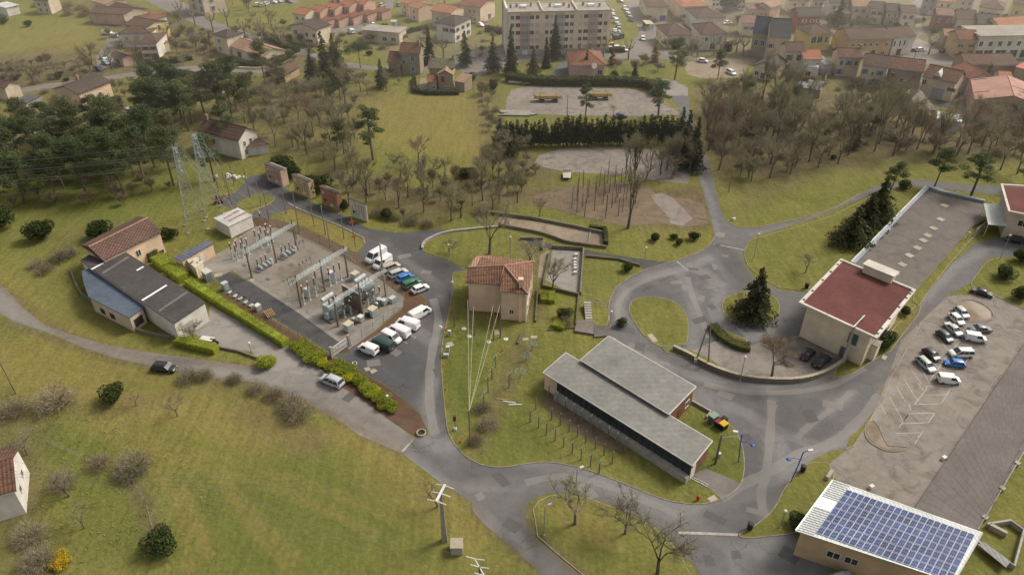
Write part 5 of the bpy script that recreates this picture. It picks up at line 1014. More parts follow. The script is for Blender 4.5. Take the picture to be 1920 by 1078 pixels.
wall([(440,129),(480,131),(520,127)],.3,.8,WM('cream'),'low cream wall in front of the trimmed hedge of the bungalow',smooth=False)
wall([(1618,218),(1600,0)],.1,.1,CWALL,'x',smooth=False)if False else None
wall([(1724,205),(1723,230)],.4,2.2,STONE,'tall stone yard wall left of the rusty shed',smooth=False)
wall([(1545,160),(1549,140),(1560,126)],.3,1.6,STONE,'stone garden wall between the long shed and the blue shuttered house',smooth=False)
for A,B,r_,w_,l_ in[((1480,2),(1520,3),'red','cream','cream house with a red roof at the top edge behind the pink one'),((1385,-4),(1400,-3),'orange','beige','narrow beige house at the top edge by the lane'),((1335,2),(1352,2),'pink','white','white house cut by the top edge beside the yellow green tree'),((1525,1),(1548,2),'pink','beige','beige house above the red rendered one at the top edge'),((1760,4),(1790,5),'orange','cream','cream house with orange roof in the greenery at the top right'),((1800,0),(1830,1),'light','beige','beige house with pale roof at the top edge right of the greenery'),((60,2),(90,3),'brown','beige','beige house behind the shrubs at the top left edge'),((860,-12),(900,-8),'orange','white','white house peeping in at the top edge left of the apartment block'),((615,-2),(640,-3),'orange','peach','peach house behind the terraced row at the top edge')]:
 H('house',A,B,None,5.4,8,'gable',1.9,r_,w_,wg('f',(.3,.7),(1.0,3.2),.9,1.2),l_)
rnd=random.Random(11)
BARK=mat('bark',(.17,.14,.108),(.105,.088,.068),3,.95,obrand=.2)
BARKP=mat('bark_plane',(.27,.235,.17),(.17,.14,.10),2,.95,obrand=.15)
TWIG=mat('twig',(.275,.235,.16),(.19,.165,.112),.5,.95,obrand=.3,trans=.2,big=0)
TWIGG=mat('twig_lichen',(.285,.265,.155),(.205,.19,.112),.5,.95,obrand=.25,trans=.2,big=0)
TWIGR=mat('twig_reddish',(.275,.205,.14),(.19,.145,.10),.5,.95,obrand=.2,trans=.2,big=0)
def leafm(name,a,b):return mat(name,a,b,.7,.8,obrand=.18,trans=.35,big=.2)
PINE=leafm('needles_pine',(.115,.15,.062),(.068,.095,.040));PINEB=leafm('needles_pine_b',(.155,.17,.068),(.095,.112,.048))
SPRUCE=leafm('needles_spruce',(.072,.088,.044),(.042,.053,.028));CEDAR=leafm('needles_cedar',(.110,.115,.048),(.062,.068,.032))
BUSHG=leafm('leaf_evergreen',(.066,.088,.024),(.038,.054,.016));HEDGE=leafm('leaf_hedge',(.33,.37,.045),(.22,.26,.03));HEDGEY=leafm('leaf_gold',(.58,.54,.03),(.40,.42,.03))
HEDGED=leafm('leaf_thuja',(.085,.098,.034),(.052,.064,.022));FORS=leafm('blossom_yellow',(.55,.40,.03),(.40,.28,.02));OLIVE=leafm('leaf_olive',(.085,.10,.065),(.05,.065,.04));BAMB=leafm('leaf_yellowgreen',(.16,.17,.03),(.10,.12,.025))
def leaf(mb,p,s,rg,up=.3,asp=1.0):
 a=Vector((rg.gauss(0,1),rg.gauss(0,1),rg.gauss(0,.6)));a.normalize();b=a.cross(Vector((rg.gauss(0,1),rg.gauss(0,1),rg.gauss(0,1))));b.normalize()
 a=a*s;b=b*s*asp*.6
 mb.add([p-a,p+b,p+a,p-b],[(0,1,2,3)])
def ribbon(mb,a,b,w,rg):
 d=b-a;s=d.cross(Vector((rg.gauss(0,1),rg.gauss(0,1),rg.gauss(0,1))));s.normalize();s*=w
 mb.add([a-s,a+s,b],[(0,1,2)])
def grow(tr,tw,p,d,L,r,lev,rg,maxl,spread,up,ntw,tl):
 n=3 if lev==0 else 2;pts=[p];q_=p.copy();dd=d.copy()
 for i in range(n):
  dd=(dd+Vector((rg.gauss(0,.12),rg.gauss(0,.12),rg.gauss(0,.06)+up*.12))).normalized();q_=q_+dd*L/n;pts.append(q_.copy())
 for i in range(n):
  r0=r*(1-.45*i/n);r1=r*(1-.45*(i+1)/n)
  tr.tube(pts[i],pts[i+1],r0,r1,5 if lev==0 else 3,False)
 if lev>=maxl:
  for i in range(ntw):
   t=rg.random();b=pts[0].lerp(pts[-1],t);v=(dd*.8+Vector((rg.gauss(0,.7),rg.gauss(0,.7),rg.gauss(0,.45)+up*.5))).normalized()
   e=b+v*tl*rg.uniform(.5,1.2);ribbon(tw,b,e,.028,rg)
   for k in range(3):
    s=b.lerp(e,rg.uniform(.3,.95));v2_=(v+Vector((rg.gauss(0,.6),rg.gauss(0,.6),rg.gauss(0,.5)+.15))).normalized();ribbon(tw,s,s+v2_*tl*rg.uniform(.3,.6),.02,rg)
  return
 if lev>=2:
  for i in range(ntw//2):
   b=pts[0].lerp(pts[-1],rg.uniform(.3,1));v=(dd*.5+Vector((rg.gauss(0,.8),rg.gauss(0,.8),rg.gauss(0,.4)+up*.5))).normalized();e=b+v*tl*rg.uniform(.6,1.3);ribbon(tw,b,e,.026,rg)
   s=b.lerp(e,.5);ribbon(tw,s,s+(v+Vector((rg.gauss(0,.6),rg.gauss(0,.6),.2))).normalized()*tl*.6,.02,rg)
 k=rg.choice((3,4))if lev<2 else 3
 for i in range(k):
  t=rg.uniform(.45,1)if i else 1.0;b=pts[0].lerp(pts[-1],t)if t<1 else pts[-1]
  az=rg.random()*6.283;sp=spread*rg.uniform(.6,1.25)
  side=Vector((math.cos(az),math.sin(az),0));v=(dd*math.cos(sp)+side*math.sin(sp)+Vector((0,0,up*.3))).normalized()
  grow(tr,tw,b,v,L*rg.uniform(.62,.82),r*.52,lev+1,rg,maxl,spread,up,ntw,tl)
def bare_tree(seed,h=10,spread=.6,up=.5,maxl=3,ntw=9,twm=None,bark=None,trunk=.3,tl=None,tr_r=None):
 rg=random.Random(seed);tr,tw=MB(),MB()
 tt=h*trunk;r=tr_r or h*.022;top=Vector((rg.gauss(0,.15),rg.gauss(0,.15),tt));tr.tube((0,0,-.3),(0,0,.4),r*1.5,r*1.05,6,False);tr.tube((0,0,.4),top,r*1.05,r*.8,6,False)
 for i in range(rg.choice((3,4,4))):
  az=i*1.8+rg.random()*.8;sp=spread*(rg.uniform(.25,1.0));v=Vector((math.cos(az)*math.sin(sp),math.sin(az)*math.sin(sp),math.cos(sp)))
  grow(tr,tw,top*rg.uniform(.75,1),v,h*.31,r*.55,1,rg,maxl,spread,up,ntw,tl or h*.10)
 root=thing('bare_tree',None,None);tr.build('trunk',bark or BARK,root);tw.build('crown',twm or TWIG,root);return root
def conifer(seed,h=12,rad=3.0,m=SPRUCE,base=.08,dens=1.0,irr=.25,leafs=.34,name='conifer',shape=1.0):
 rg=random.Random(seed);tr,cr=MB(),MB();tr.tube((0,0,-.3),(0,0,h*.95),h*.022,.03,6,False)
 n=int(h/.42*dens)
 for i in range(n):
  f=i/n;z=h*(base+(1-base)*f);R_=rad*(1-f)**shape*(1+rg.uniform(-irr,irr))+.15
  k=max(4,int(9*(1-f)+4))
  for j in range(k):
   az=rg.random()*6.283;Lb=R_*rg.uniform(.65,1.12);dr=-.22*Lb
   if j%3==0:tr.tube((0,0,z),(math.cos(az)*Lb*.8,math.sin(az)*Lb*.8,z+dr*.7),.05,.015,3,False)
   nl=max(3,int(Lb/.16*dens))
   for q_ in range(nl):
    s=(q_+rg.random())/nl;s=.2+.8*s;w=.32*Lb*(1-s*.5)
    p=Vector((math.cos(az)*Lb*s-math.sin(az)*rg.gauss(0,w*.5),math.sin(az)*Lb*s+math.cos(az)*rg.gauss(0,w*.5),z+dr*s*s+rg.gauss(0,.12)))
    leaf(cr,p,leafs*rg.uniform(.6,1.2),rg,asp=.9)
 root=thing(name,None,None);tr.build('trunk',BARK,root);cr.build('crown',m,root);return root
def pine(seed,h=14,rad=3.2,m=PINE,crown=.5,clumps=26,name='pine_tree'):
 rg=random.Random(seed);tr,cr=MB(),MB();lean=Vector((rg.gauss(0,.35),rg.gauss(0,.35),h*.93));r=h*.017
 mid=lean*.5+Vector((rg.gauss(0,.15),rg.gauss(0,.15),0));tr.tube((0,0,-.3),mid,r*1.2,r*.9,6,False);tr.tube(mid,lean,r*.9,r*.35,5,False)
 for i in range(clumps):
  f=rg.random()**.8;z=h*(1-crown+crown*f);rr=rad*math.sin(math.pi*min(1,.22+.72*f))**.7;az=rg.random()*6.283;d=rr*math.sqrt(rg.random())
  c=Vector((lean.x*z/h+math.cos(az)*d,lean.y*z/h+math.sin(az)*d,z));st=lean*((z-.12*d-.5)/h);tr.tube(st,c,.07,.025,3,False)
  cr_r=rg.uniform(.9,1.55)*rad/3.2
  for k in range(int(120*cr_r)):
   v=Vector((rg.gauss(0,1),rg.gauss(0,1),rg.gauss(0,1)));v.normalize();v*=cr_r*rg.random()**.4
   leaf(cr,c+Vector((v.x,v.y,v.z*.55)),rg.uniform(.16,.34),rg,asp=.6)
 root=thing(name,None,None);tr.build('trunk',BARK,root);cr.build('crown',m,root);return root
def blob_bush(seed,r=1.5,h=2.0,m=BUSHG,name='evergreen_bush',dens=1.0,flat=.75,stem=True):
 rg=random.Random(seed);tr,cr=MB(),MB()
 for i in range(5):az=rg.random()*6.28;tr.tube((0,0,-.1),(math.cos(az)*r*.5,math.sin(az)*r*.5,h*.6),.05,.02,3,False)
 lob=[(Vector((rg.gauss(0,.35)*r,rg.gauss(0,.35)*r,h*rg.uniform(.4,.68))),rg.uniform(.45,.7))for _ in range(9)]
 for c,s in lob:
  for k in range(int(300*dens*s*r)):
   v=Vector((rg.gauss(0,1),rg.gauss(0,1),rg.gauss(0,1)));v.normalize();v*=rg.uniform(.7,1.08)**.5
   p=c+Vector((v.x*r*s,v.y*r*s,v.z*h*.5*s))
   if p.z<.02:continue
   leaf(cr,p,rg.uniform(.07,.17),rg,asp=1)
 root=thing(name,None,None);tr.build('stem',BARK,root);cr.build('crown',m,root);return root
def twig_bush(seed,r=1.6,h=1.8,m=TWIG,name='bare_shrub',n=1500):
 rg=random.Random(seed);tr,tw=MB(),MB()
 for i in range(9):
  az=rg.random()*6.28;tr.tube((rg.gauss(0,.2),rg.gauss(0,.2),-.1),(math.cos(az)*r*.6,math.sin(az)*r*.6,h*.7),.035,.012,3,False)
 for i in range(n):
  az=rg.random()*6.28;el=math.acos(rg.random());L=rg.uniform(.25,1)
  p=Vector((math.cos(az)*math.sin(el)*r*L,math.sin(az)*math.sin(el)*r*L,math.cos(el)*h*L*.95+.02));v=(p.normalized()+Vector((rg.gauss(0,.5),rg.gauss(0,.5),rg.gauss(0,.4)))).normalized()
  ribbon(tw,p,p+v*rg.uniform(.3,.6),.02,rg)
 root=thing(name,None,None);tr.build('stem',BARK,root);tw.build('crown',m,root);return root
def pollard(seed,h=7):
 rg=random.Random(seed);tr,tw=MB(),MB();r=h*.04;tr.tube((0,0,-.2),(0,0,h*.5),r*1.15,r*.85,7,False)
 for i in range(5):
  az=i*1.256+rg.random()*.5;a=Vector((0,0,h*.48));b=a+Vector((math.cos(az)*h*.16,math.sin(az)*h*.16,h*.14));c=b+Vector((math.cos(az+.3)*h*.1,math.sin(az+.3)*h*.1,h*rg.uniform(.14,.28)))
  tr.tube(a,b,r*.6,r*.45,5,False);tr.tube(b,c,r*.45,r*.35,5,False)
  for e in(b,c):
   tr.lathe([(r*.2,-.25),(r*.62,-.05),(r*.6,.15),(r*.1,.32)],e,6)
   for k in range(34):
    v=Vector((rg.gauss(0,.8),rg.gauss(0,.8),rg.uniform(.1,1.3))).normalized();ribbon(tw,e,e+v*rg.uniform(.5,1.3),.022,rg)
 root=thing('plane_tree',None,None);tr.build('trunk',BARKP,root);tw.build('crown',TWIGG,root);return root
USED=set()
def place(proto,px,label,cat='tree',group=None,s=1.0,rz=None,world=False):
 loc=Vector((px[0],px[1],0))if world else gp(px);rz=rnd.random()*6.28 if rz is None else rz
 if proto.as_pointer()not in USED:
  USED.add(proto.as_pointer());o=proto;o.location=loc;o.rotation_euler=(0,0,rz)
  o.scale=s if isinstance(s,tuple)else(s,)*3
 else:o=dup(proto,loc,rz,scale=s)
 tag(o,label,cat)
 if group:o['group']=group
 elif'group' in o:del o['group']
 return o
BT=[bare_tree(100+i,10,(.55,.95,.8,1.05)[i],.25,3,16,TWIG)for i in range(4)]+[bare_tree(200+i,10,(.7,.95,1.1)[i],.2,3,17,TWIGG)for i in range(3)]+[bare_tree(250,10,.75,.2,3,22,TWIGR)]
TALL=[bare_tree(300+i,14,.32,.9,3,14,TWIGG,trunk=.25,tl=1.3)for i in range(2)]
SC=[bare_tree(400+i,6,.85,.5,2,60,[TWIG,TWIGR,TWIGG][i],trunk=.12,tl=1.0)for i in range(3)]
OPEN=[bare_tree(450,9,.8,.25,3,6,TWIG,trunk=.2),bare_tree(451,6,.85,.2,3,6,TWIGG,trunk=.3)]
PN=[pine(i,14,3.9,PINE if i%2 else PINEB,.58)for i in range(4)]
PNT=pine(9,15,3.0,PINE,.62,24)
SP=[conifer(20,13,2.6,SPRUCE),conifer(21,13,3.4,CEDAR,.1,.9,.4),conifer(22,12,1.6,SPRUCE,.02,1.1)]
CED=conifer(23,9.5,4.2,CEDAR,.14,1.15,.45,.36,shape=.8)
CYP=[conifer(30+i,8.5,1.5,leafm('needles_cypress',(.085,.092,.042),(.050,.056,.026)),.16,1.0,.35,.3,'cypress',.55)for i in range(3)]
EB=[blob_bush(40+i,1.6,2.4)for i in range(2)]
TB=[twig_bush(50,1.7,2.0,TWIG),twig_bush(51,1.8,1.6,TWIGR),twig_bush(52,1.6,2.0,TWIGG)]
PL=[pollard(60),pollard(61)]
UMB=pine(70,9,5.0,PINE,.3,26,'umbrella_pine')
def scatter(poly,n,protos,label,cat,group,s0,s1,mind=2.5,seed=1,name=None,tall=(.9,1.12)):
 rg=random.Random(seed);w=[gp(p)for p in poly];P=[(p.x,p.y)for p in w];got=[]
 x0,x1=min(p[0]for p in P),max(p[0]for p in P);y0,y1=min(p[1]for p in P),max(p[1]for p in P);tries=0
 while len(got)<n and tries<n*60:
  tries+=1;x,y=rg.uniform(x0,x1),rg.uniform(y0,y1)
  if not inside(np.array([x]),np.array([y]),P)[0]:continue
  if any((x-a)**2+(y-b)**2<mind*mind for a,b in got):continue
  got.append((x,y))
 for x,y in got:
  s=rg.uniform(s0,s1);o=place(rg.choice(protos),(x,y),label,cat,group,(s*rg.uniform(.85,1.15),s*rg.uniform(.85,1.15),s*rg.uniform(*tall)),world=True)
  if name:o.name=name
 return got
scatter([(-30,300),(-30,400),(60,390),(140,375),(250,372),(330,362),(345,340),(300,320),(250,290),(150,290),(60,290)],30,PN+[PNT],'tall dark pine of the wood left of the two pylons','tree','pines in the wood at the left',.8,1.05,5,seed=3,tall=(.75,1.25))
scatter([(-30,262),(-20,300),(100,300),(300,300),(340,320),(345,275),(250,262),(120,262),(20,262)],18,PN,'tall dark pine of the wood left of the two pylons','tree','pines in the wood at the left',.68,.9,5.5,seed=4)
scatter([(270,240),(300,205),(345,200),(420,200),(480,210),(470,235),(360,250),(330,262)],18,PN+[PNT],'dark pine between the pink gabled house and the white villa','tree','pines above the white villa',.8,1.1,3.6,seed=5)
scatter([(-20,330),(-20,410),(120,400),(260,385),(340,350),(260,330),(60,320)],22,SC,'brown undergrowth sapling under the pines of the left wood','shrub','undergrowth in the pine wood',.5,1.0,3.4,seed=6,name='bare_sapling')
place(PNT,(403,340),'slim pine with a bushy crown right of the two pylons',s=.85);place(PNT,(432,282),'lone slender pine on the lawn in front of the white villa',s=.9)
place(PNT,(700,300),'single dense dark pine standing at the left of the central meadow',s=(1.15,1.15,1.0))
place(PN[0],(645,290),'dark pine left of the meadow, behind the ivory practice wall',s=.7)
for p,s,l in[((612,150),1.25,'tallest dark conifer of the clump left of the old stone house'),((640,158),1.1,'dark conifer in the middle of the clump left of the stone house'),((590,165),1.0,'outer left conifer of the dark clump by the terraces'),((716,165),.75,'slim conifer directly left of the stone annex'),((628,125),.9,'rear conifer of the dark clump below the terraces')]:
 place(SP[1],p,l,s=s)
place(UMB,(676,128),'round headed umbrella pine beside the dark conifer clump',s=.9)
place(SP[0],(806,120),'dark spire shaped spruce between the stone house and the white villa',s=1.0);place(SP[1],(873,124),'broad conifer right of the spruce below the white villa',s=.95)
place(SP[1],(925,136),'wide olive green conifer left of the apartment block hedge',s=.95);place(SP[0],(958,140),'tall thin conifer at the left corner of the apartment block',s=(1.1,1.1,1.25))
place(SP[1],(1000,145),'mid height conifer below the left half of the apartment block',s=.8);place(SP[2],(1024,128),'slender conifer just left of the pointed one at the block',s=(1,1,.9));place(SP[0],(1040,112),'pointed dense conifer in front of the apartment block',s=(1.25,1.25,1.2))
place(PNT,(1097,226),'pine standing between the two lorries of logs',s=.72);place(PNT,(1234,222),'bushy pine at the right end of the gravel lorry yard',s=(1.0,1.0,.8));place(SP[0],(1098,148),'grey green conifer in front of the pink house',s=(.8,.8,.75))
place(SP[2],(1190,148),'small sparse conifer on the lawn right of the pink house',s=(.9,.9,.45));place(PNT,(1265,150),'tall leaning pine at the left end of the muddy car park',s=(1.0,1.0,.9));place(PN[0],(1345,150),'pine beside the muddy car park in the trees',s=.7)
place(SP[1],(1570,50),'big grey conifer behind the long ochre house',s=1.0)
for i in range(42):
 x=948+i*7.7+rnd.uniform(-2,2);o=place(CYP[i%3],(x,276-i*.15+rnd.uniform(-1.5,1.5)),'dark slim cypress in the dense screen below the lorry yard',group='cypress screen below the lorry yard',s=rnd.uniform(.8,1.08))
for p,s in(((1283,300),1.2),((1298,318),1.25),((1272,285),1.1)):place(SP[0],p,{1.2:'left conifer of the dark trio beside the through road',1.25:'largest front conifer of the dark trio beside the through road',1.1:'rear conifer of the dark trio at the end of the cypress screen'}[s],s=(s*.95,s*.95,s*.9))
for p,s in(((950,285),.7),((958,295),.6),((938,270),.6)):place(SP[1],p,{.7:'small dark conifer at the left end of the cypress screen',.6:'low dark conifer below the left end of the screen' if p[0]>950 else 'olive conifer on the hedge line left of the screen'}[s],s=s)
place(CED,(1411,594),'broad cedar standing on the round grass island',s=(.76,.76,1.2))
place(CED,(1642,412),'upper of the three broad conifers left of the long terrace roof',s=(.85,.85,1.15));place(CED,(1594,456),'lowest of the three broad conifers left of the long terrace roof',s=(.9,.9,.95));place(CED,(1618,434),'middle of the three broad conifers left of the long terrace roof',s=(.8,.8,1.05))
place(PNT,(1820,368),'large pine behind the top end of the terrace roof',s=(1.1,1.1,.75));place(PN[1],(1752,350),'pine at the top left of the terrace roof',s=.72);place(PN[2],(1668,362),'pine beside the bend of the upper lane',s=.6)
place(EB[0],(1694,353),'rounded dark bush left of the top corner of the terrace roof','bush',s=1.0);place(PN[0],(1917,355),'dark pine at the right edge above the red roof',s=.6)
for p,s,l in[((214,752),1.25,'solitary round evergreen bush on the lower left meadow'),((310,1030),1.35,'dark evergreen bush at the bottom beside the long grass'),((83,448),1.9,'large evergreen bush under the pines at the left'),((186,446),1.7,'clipped evergreen bush behind the plum roofed workshop'),((5,425),2.2,'evergreen bush at the left edge under the pines'),((320,447),1.1,'dark ball bush right of the plum roofed workshop'),((868,332),1.0,'left half of the bright green bush pair at the foot of the meadow'),((880,332),1.0,'right half of the bright green bush pair at the foot of the meadow'),((525,325),2.0,'dense bush behind the pink practice facade'),((550,332),1.6,'rounded bush between the pink and the yellow facades'),((600,358),1.9,'dense evergreen behind the terracotta facade'),((645,392),.9,'low evergreen behind the terracotta facade'),((725,410),1.0,'ivy covered bush by the scrub right of the ivory wall'),((880,155),1.5,'dark ball shaped tree right of the stone cottage'),((1178,508),.8,'small round bush on the lawn above the roundabout'),((1227,452),.75,'first round bush on the lawn right of the boules court'),((1262,448),.55,'small round bush further right on the boules court lawn'),((1272,459),.6,'tiny round bush nearest the road by the boules court'),((1302,450),.8,'round bush beside the junction of the through road'),((1880,520),1.2,'olive like bush on the lawn at the right edge'),((1914,490),1.3,'dark bush at the right border beside the parked black car'),((1912,560),1.1,'dark bush at the lower end of the right edge lawn'),((1500,985),.9,'small bush by the left corner of the solar building'),((1655,650),1.3,'dark bush by the annex of the red roofed block'),((1695,590),.7,'low bush right of the red roofed block'),((1060,595),.9,'dry brownish bush in the hedge garden'),((190,160),1.0,'conical bush beside the peach house lane'),((55,50),1.0,'lone dark bush in the upper left meadow'),((8,45),1.2,'dark bush at the left edge of the upper meadow'),((30,150),1.1,'small conifer like bush near the left lane'),((1165,610),.7,'low bush beside the steps and the road'),((720,60),1.3,'green shrub beside the white kiosk near the terraces'),((795,20),1.3,'yellowish shrub at the end of the terrace car park'),((1360,20),3.0,'yellow green leafy tree beside the top lane'),((1785,150),1.0,'bush between the stone house and the dormer house')]:
 o=place(EB[rnd.randint(0,1)],p,l,'bush',s=s)
for p,s,l in[((117,1055),.9,'bright yellow flowering shrub in the lower left corner')]:
 o=blob_bush(88,1.3,1.3,FORS,'flowering_shrub');place(o,p,l,'shrub',s=s)
for k,p,s,l in[(0,(918,476),1.3,'large bare tree on the small lawn behind the peach house'),(4,(1036,546),.9,'wide bare tree standing in the gravelled garden'),(7,(1447,705),.95,'broad reddish brown bare tree in the gravel court'),(4,(1078,982),.95,'bare tree on the grass island at the bottom centre'),(1,(1172,1000),.8,'smaller bare tree right of the one on the bottom island'),(5,(1232,1078),1.15,'large bare tree at the bottom edge of the island'),(0,(655,385),1.0,'big bare tree behind the terracotta and ivory facades'),(1,(752,335),.85,'forked bare tree at the lower edge of the meadow'),(2,(785,310),.9,'slender bare tree in front of the central meadow'),(3,(815,328),.55,'small bare tree right of the forked one below the meadow'),(0,(835,330),.55,'low bare tree next to the bright green bush pair'),(6,(992,500),.75,'bare tree just left of the gravelled garden'),(3,(842,475),.4,'tiny bare tree on the small curved lawn'),(4,(1012,405),.5,'bare tree with a curved trunk on the lawn above the boules court'),(5,(1510,512),.55,'small bare tree on the lawn left of the red roof'),(2,(1385,570),.3,'thin sapling left of the cedar on the round island'),(0,(178,135),1.15,'dark bare tree left of the parked cars in the upper left'),(1,(210,130),1.0,'bare tree right beside the parked blue cars in the upper left'),(2,(258,120),1.1,'bare tree in front of the pale grey house'),(4,(65,160),.85,'bare tree above the lane at the far left'),(5,(110,150),.85,'second bare tree on the bank above the left lane'),(6,(25,150),.8,'leftmost bare tree on the bank above the lane'),(3,(150,130),.7,'low bare tree beside the meadow and the big dark one'),(1,(370,100),.9,'bare tree left of the cream two storey house'),(0,(435,282),.8,'bare tree in front of the white villa wall'),(6,(600,235),.9,'bare tree beyond the pines right of the white villa'),(4,(560,280),.8,'bare tree in the rough grass above the facades'),(5,(620,270),.85,'bare tree left of the lone meadow pine'),(2,(1210,425),.1,'x')]:
 if l=='x':continue
 o=place(BT[k],p,l,s=s)
place(OPEN[1],(333,780),'gnarled leafless stump tree on the lower left meadow',s=.75);place(OPEN[1],(256,760),'thin pale bare tree right of the round evergreen bush',s=.55);place(OPEN[0],(820,950),'wide low bare tree beside the concrete pylon',s=.7)
place(OPEN[1],(158,990),'twisted bare fruit tree above the yellow shrub',s=.8);place(OPEN[1],(52,852),'small bare fruit tree on the left slope',s=.8);place(OPEN[0],(130,930),'bare reddish fruit tree right of the old farmhouse',s=.75);place(BT[6],(365,640),'bare tree with curved limbs against the workshop end wall',s=.5)
place(OPEN[0],(1260,335),'open bare tree at the right end of the lower gravel yard',s=1.0);place(OPEN[0],(1210,340),'tall forked bare tree in front of the lower gravel yard',s=1.15);place(OPEN[1],(1150,215),'thin bare tree in the lorry yard near the log trailer',s=.6)
place(TALL[0],(1178,428),'tallest leafless poplar behind the boules lawn',s=1.15);place(TALL[1],(1190,345),'tall bare poplar at the edge of the lower gravel yard',s=1.0)
scatter([(1150,335),(1185,325),(1290,335),(1300,300),(1260,318),(1180,320)],10,TALL,'tall pale leafless poplar around the lower gravel yard','tree','poplars by the lower gravel yard',.6,.85,3,seed=8)
wood=[(1312,250),(1305,215),(1335,195),(1380,190),(1420,205),(1500,215),(1560,210),(1640,205),(1710,245),(1750,275),(1850,272),(1925,262),(1925,330),(1860,320),(1750,300),(1600,290),(1560,315),(1450,340),(1390,352),(1345,330),(1322,275)]
scatter(wood,95,BT+TALL+BT,'brown leafless tree in the wood between the through road and the town','tree','trees of the bare wood',.6,1.15,3.4,seed=12,tall=(.9,1.7))
scatter([(1330,190),(1400,180),(1500,200),(1640,190),(1750,260),(1920,262),(1920,300),(1640,290),(1500,320),(1380,340),(1330,260)],70,SC+TB,'brown brushwood thicket in the wood below the town','shrub','thickets in the bare wood',.6,1.3,2.6,seed=13,name='bare_sapling')
scatter([(1360,180),(1500,200),(1540,250),(1620,250),(1700,270),(1560,300),(1400,260)],14,SP[:2]+PN+EB,'dark evergreen among the bare wood below the town','tree','evergreens in the bare wood',.5,.7,8,seed=14)
scatter([(610,325),(660,310),(700,345),(780,350),(900,325),(1000,335),(1010,370),(930,395),(860,415),(800,420),(740,412),(700,392),(660,385),(620,352)],48,BT[:3]+SC+BT[4:7],'brown leafless tree in the scrub between facades and meadow','tree','trees of the central scrub',.45,.85,2.6,seed=15,tall=(.8,1.7))
scatter([(935,270),(1000,290),(1010,330),(960,345),(920,330),(900,300)],14,SC+BT[:2],'leafless tree left of the lower gravel yard','tree','trees left of the gravel yard',.6,.9,3,seed=16)
scatter([(450,235),(520,160),(600,185),(680,200),(670,270),(620,310),(500,285)],34,BT+SC,'leafless tree on the slope between white villa and meadow','tree','trees on the slope by the villa',.6,1.1,3.6,seed=17,tall=(.8,1.6))
scatter([(690,140),(760,135),(780,160),(720,175),(640,190)],9,SC+BT[:3],'leafless tree behind the meadow left of the stone cottage','tree','trees left of the cottage',.5,.8,3.4,seed=18)
scatter([(890,150),(935,148),(940,255),(915,260),(900,200)],16,TB+SC[:1]+EB[:1],'overgrown shrub in the hedgerow right of the meadow','shrub','hedgerow right of the meadow',.7,1.1,2.6,seed=19,name='hedgerow_shrub')
scatter([(0,120),(100,120),(180,118),(175,150),(60,160),(0,165)],14,SC+TB,'leafless thicket on the bank above the left lane','shrub','thickets above the left lane',.6,1.0,4,seed=20,name='bare_sapling')
scatter([(60,5),(160,15),(220,35),(205,42),(150,36),(60,12)],15,TB,'brown shrub along the top edge of the upper left meadow','shrub','shrubs along the upper meadow',1.1,1.6,5,seed=21,name='hedgerow_shrub')
scatter([(430,0),(490,5),(520,45),(500,60),(420,45)],10,BT+SC,'leafless tree behind the avenue left of the terraces','tree','trees behind the avenue',.6,.8,5,seed=22)
scatter([(500,40),(535,50),(545,90),(480,70)],7,SC,'leafless thicket across the avenue from the bungalow','shrub','thickets across the avenue',.6,.9,4,seed=23,name='bare_sapling')
scatter([(350,40),(400,75),(390,115),(330,110),(310,80)],9,SC+BT[:2],'leafless garden tree left of the cream two storey house','tree','garden trees left of the cream house',.5,.8,4,seed=24)
scatter([(530,140),(600,160),(640,190),(560,175),(480,160),(440,150)],12,[EB[0],SC[2],PN[0],TB[2]],'garden shrub between the bungalow and the dark conifers','shrub','shrubs below the bungalow',.5,.9,4,seed=25,name='hedgerow_shrub')
scatter([(1550,60),(1600,55),(1640,45),(1600,35),(1560,40)],7,SC,'leafless garden tree behind the long ochre house','tree','garden trees behind the ochre house',.5,.8,4,seed=26)
scatter([(1560,170),(1610,150),(1700,175),(1720,200),(1640,175)],10,TB+SC[:1]+EB[:1],'garden shrub below the row with blue shutters','shrub','garden shrubs below the row',.5,.9,4,seed=27,name='hedgerow_shrub')
scatter([(1460,150),(1500,135),(1545,175),(1500,200),(1450,185)],10,TB+SC[:2],'brown garden shrub around the long grey shed','shrub','garden shrubs by the grey shed',.5,.9,3.5,seed=28,name='hedgerow_shrub')
scatter([(1720,50),(1745,60),(1762,90),(1790,60),(1770,30),(1740,20)],9,[EB[1],TB[0],SC[0]],'garden shrub on the slope beside the side street','shrub','shrubs beside the side street',.6,1.0,4,seed=29,name='hedgerow_shrub')
scatter([(1205,10),(1215,40),(1235,55),(1210,50)],4,[EB[1],SC[0]],'garden shrub left of the cream house with blue doors','shrub','shrubs left of the blue doored house',.6,1.0,4,seed=30,name='hedgerow_shrub')
scatter([(1880,220),(1925,215),(1925,260),(1840,260),(1820,230)],12,BT[:4],'tall leafless tree in front of the terracotta warehouse','tree','trees in front of the warehouse',.8,1.1,4,seed=31)
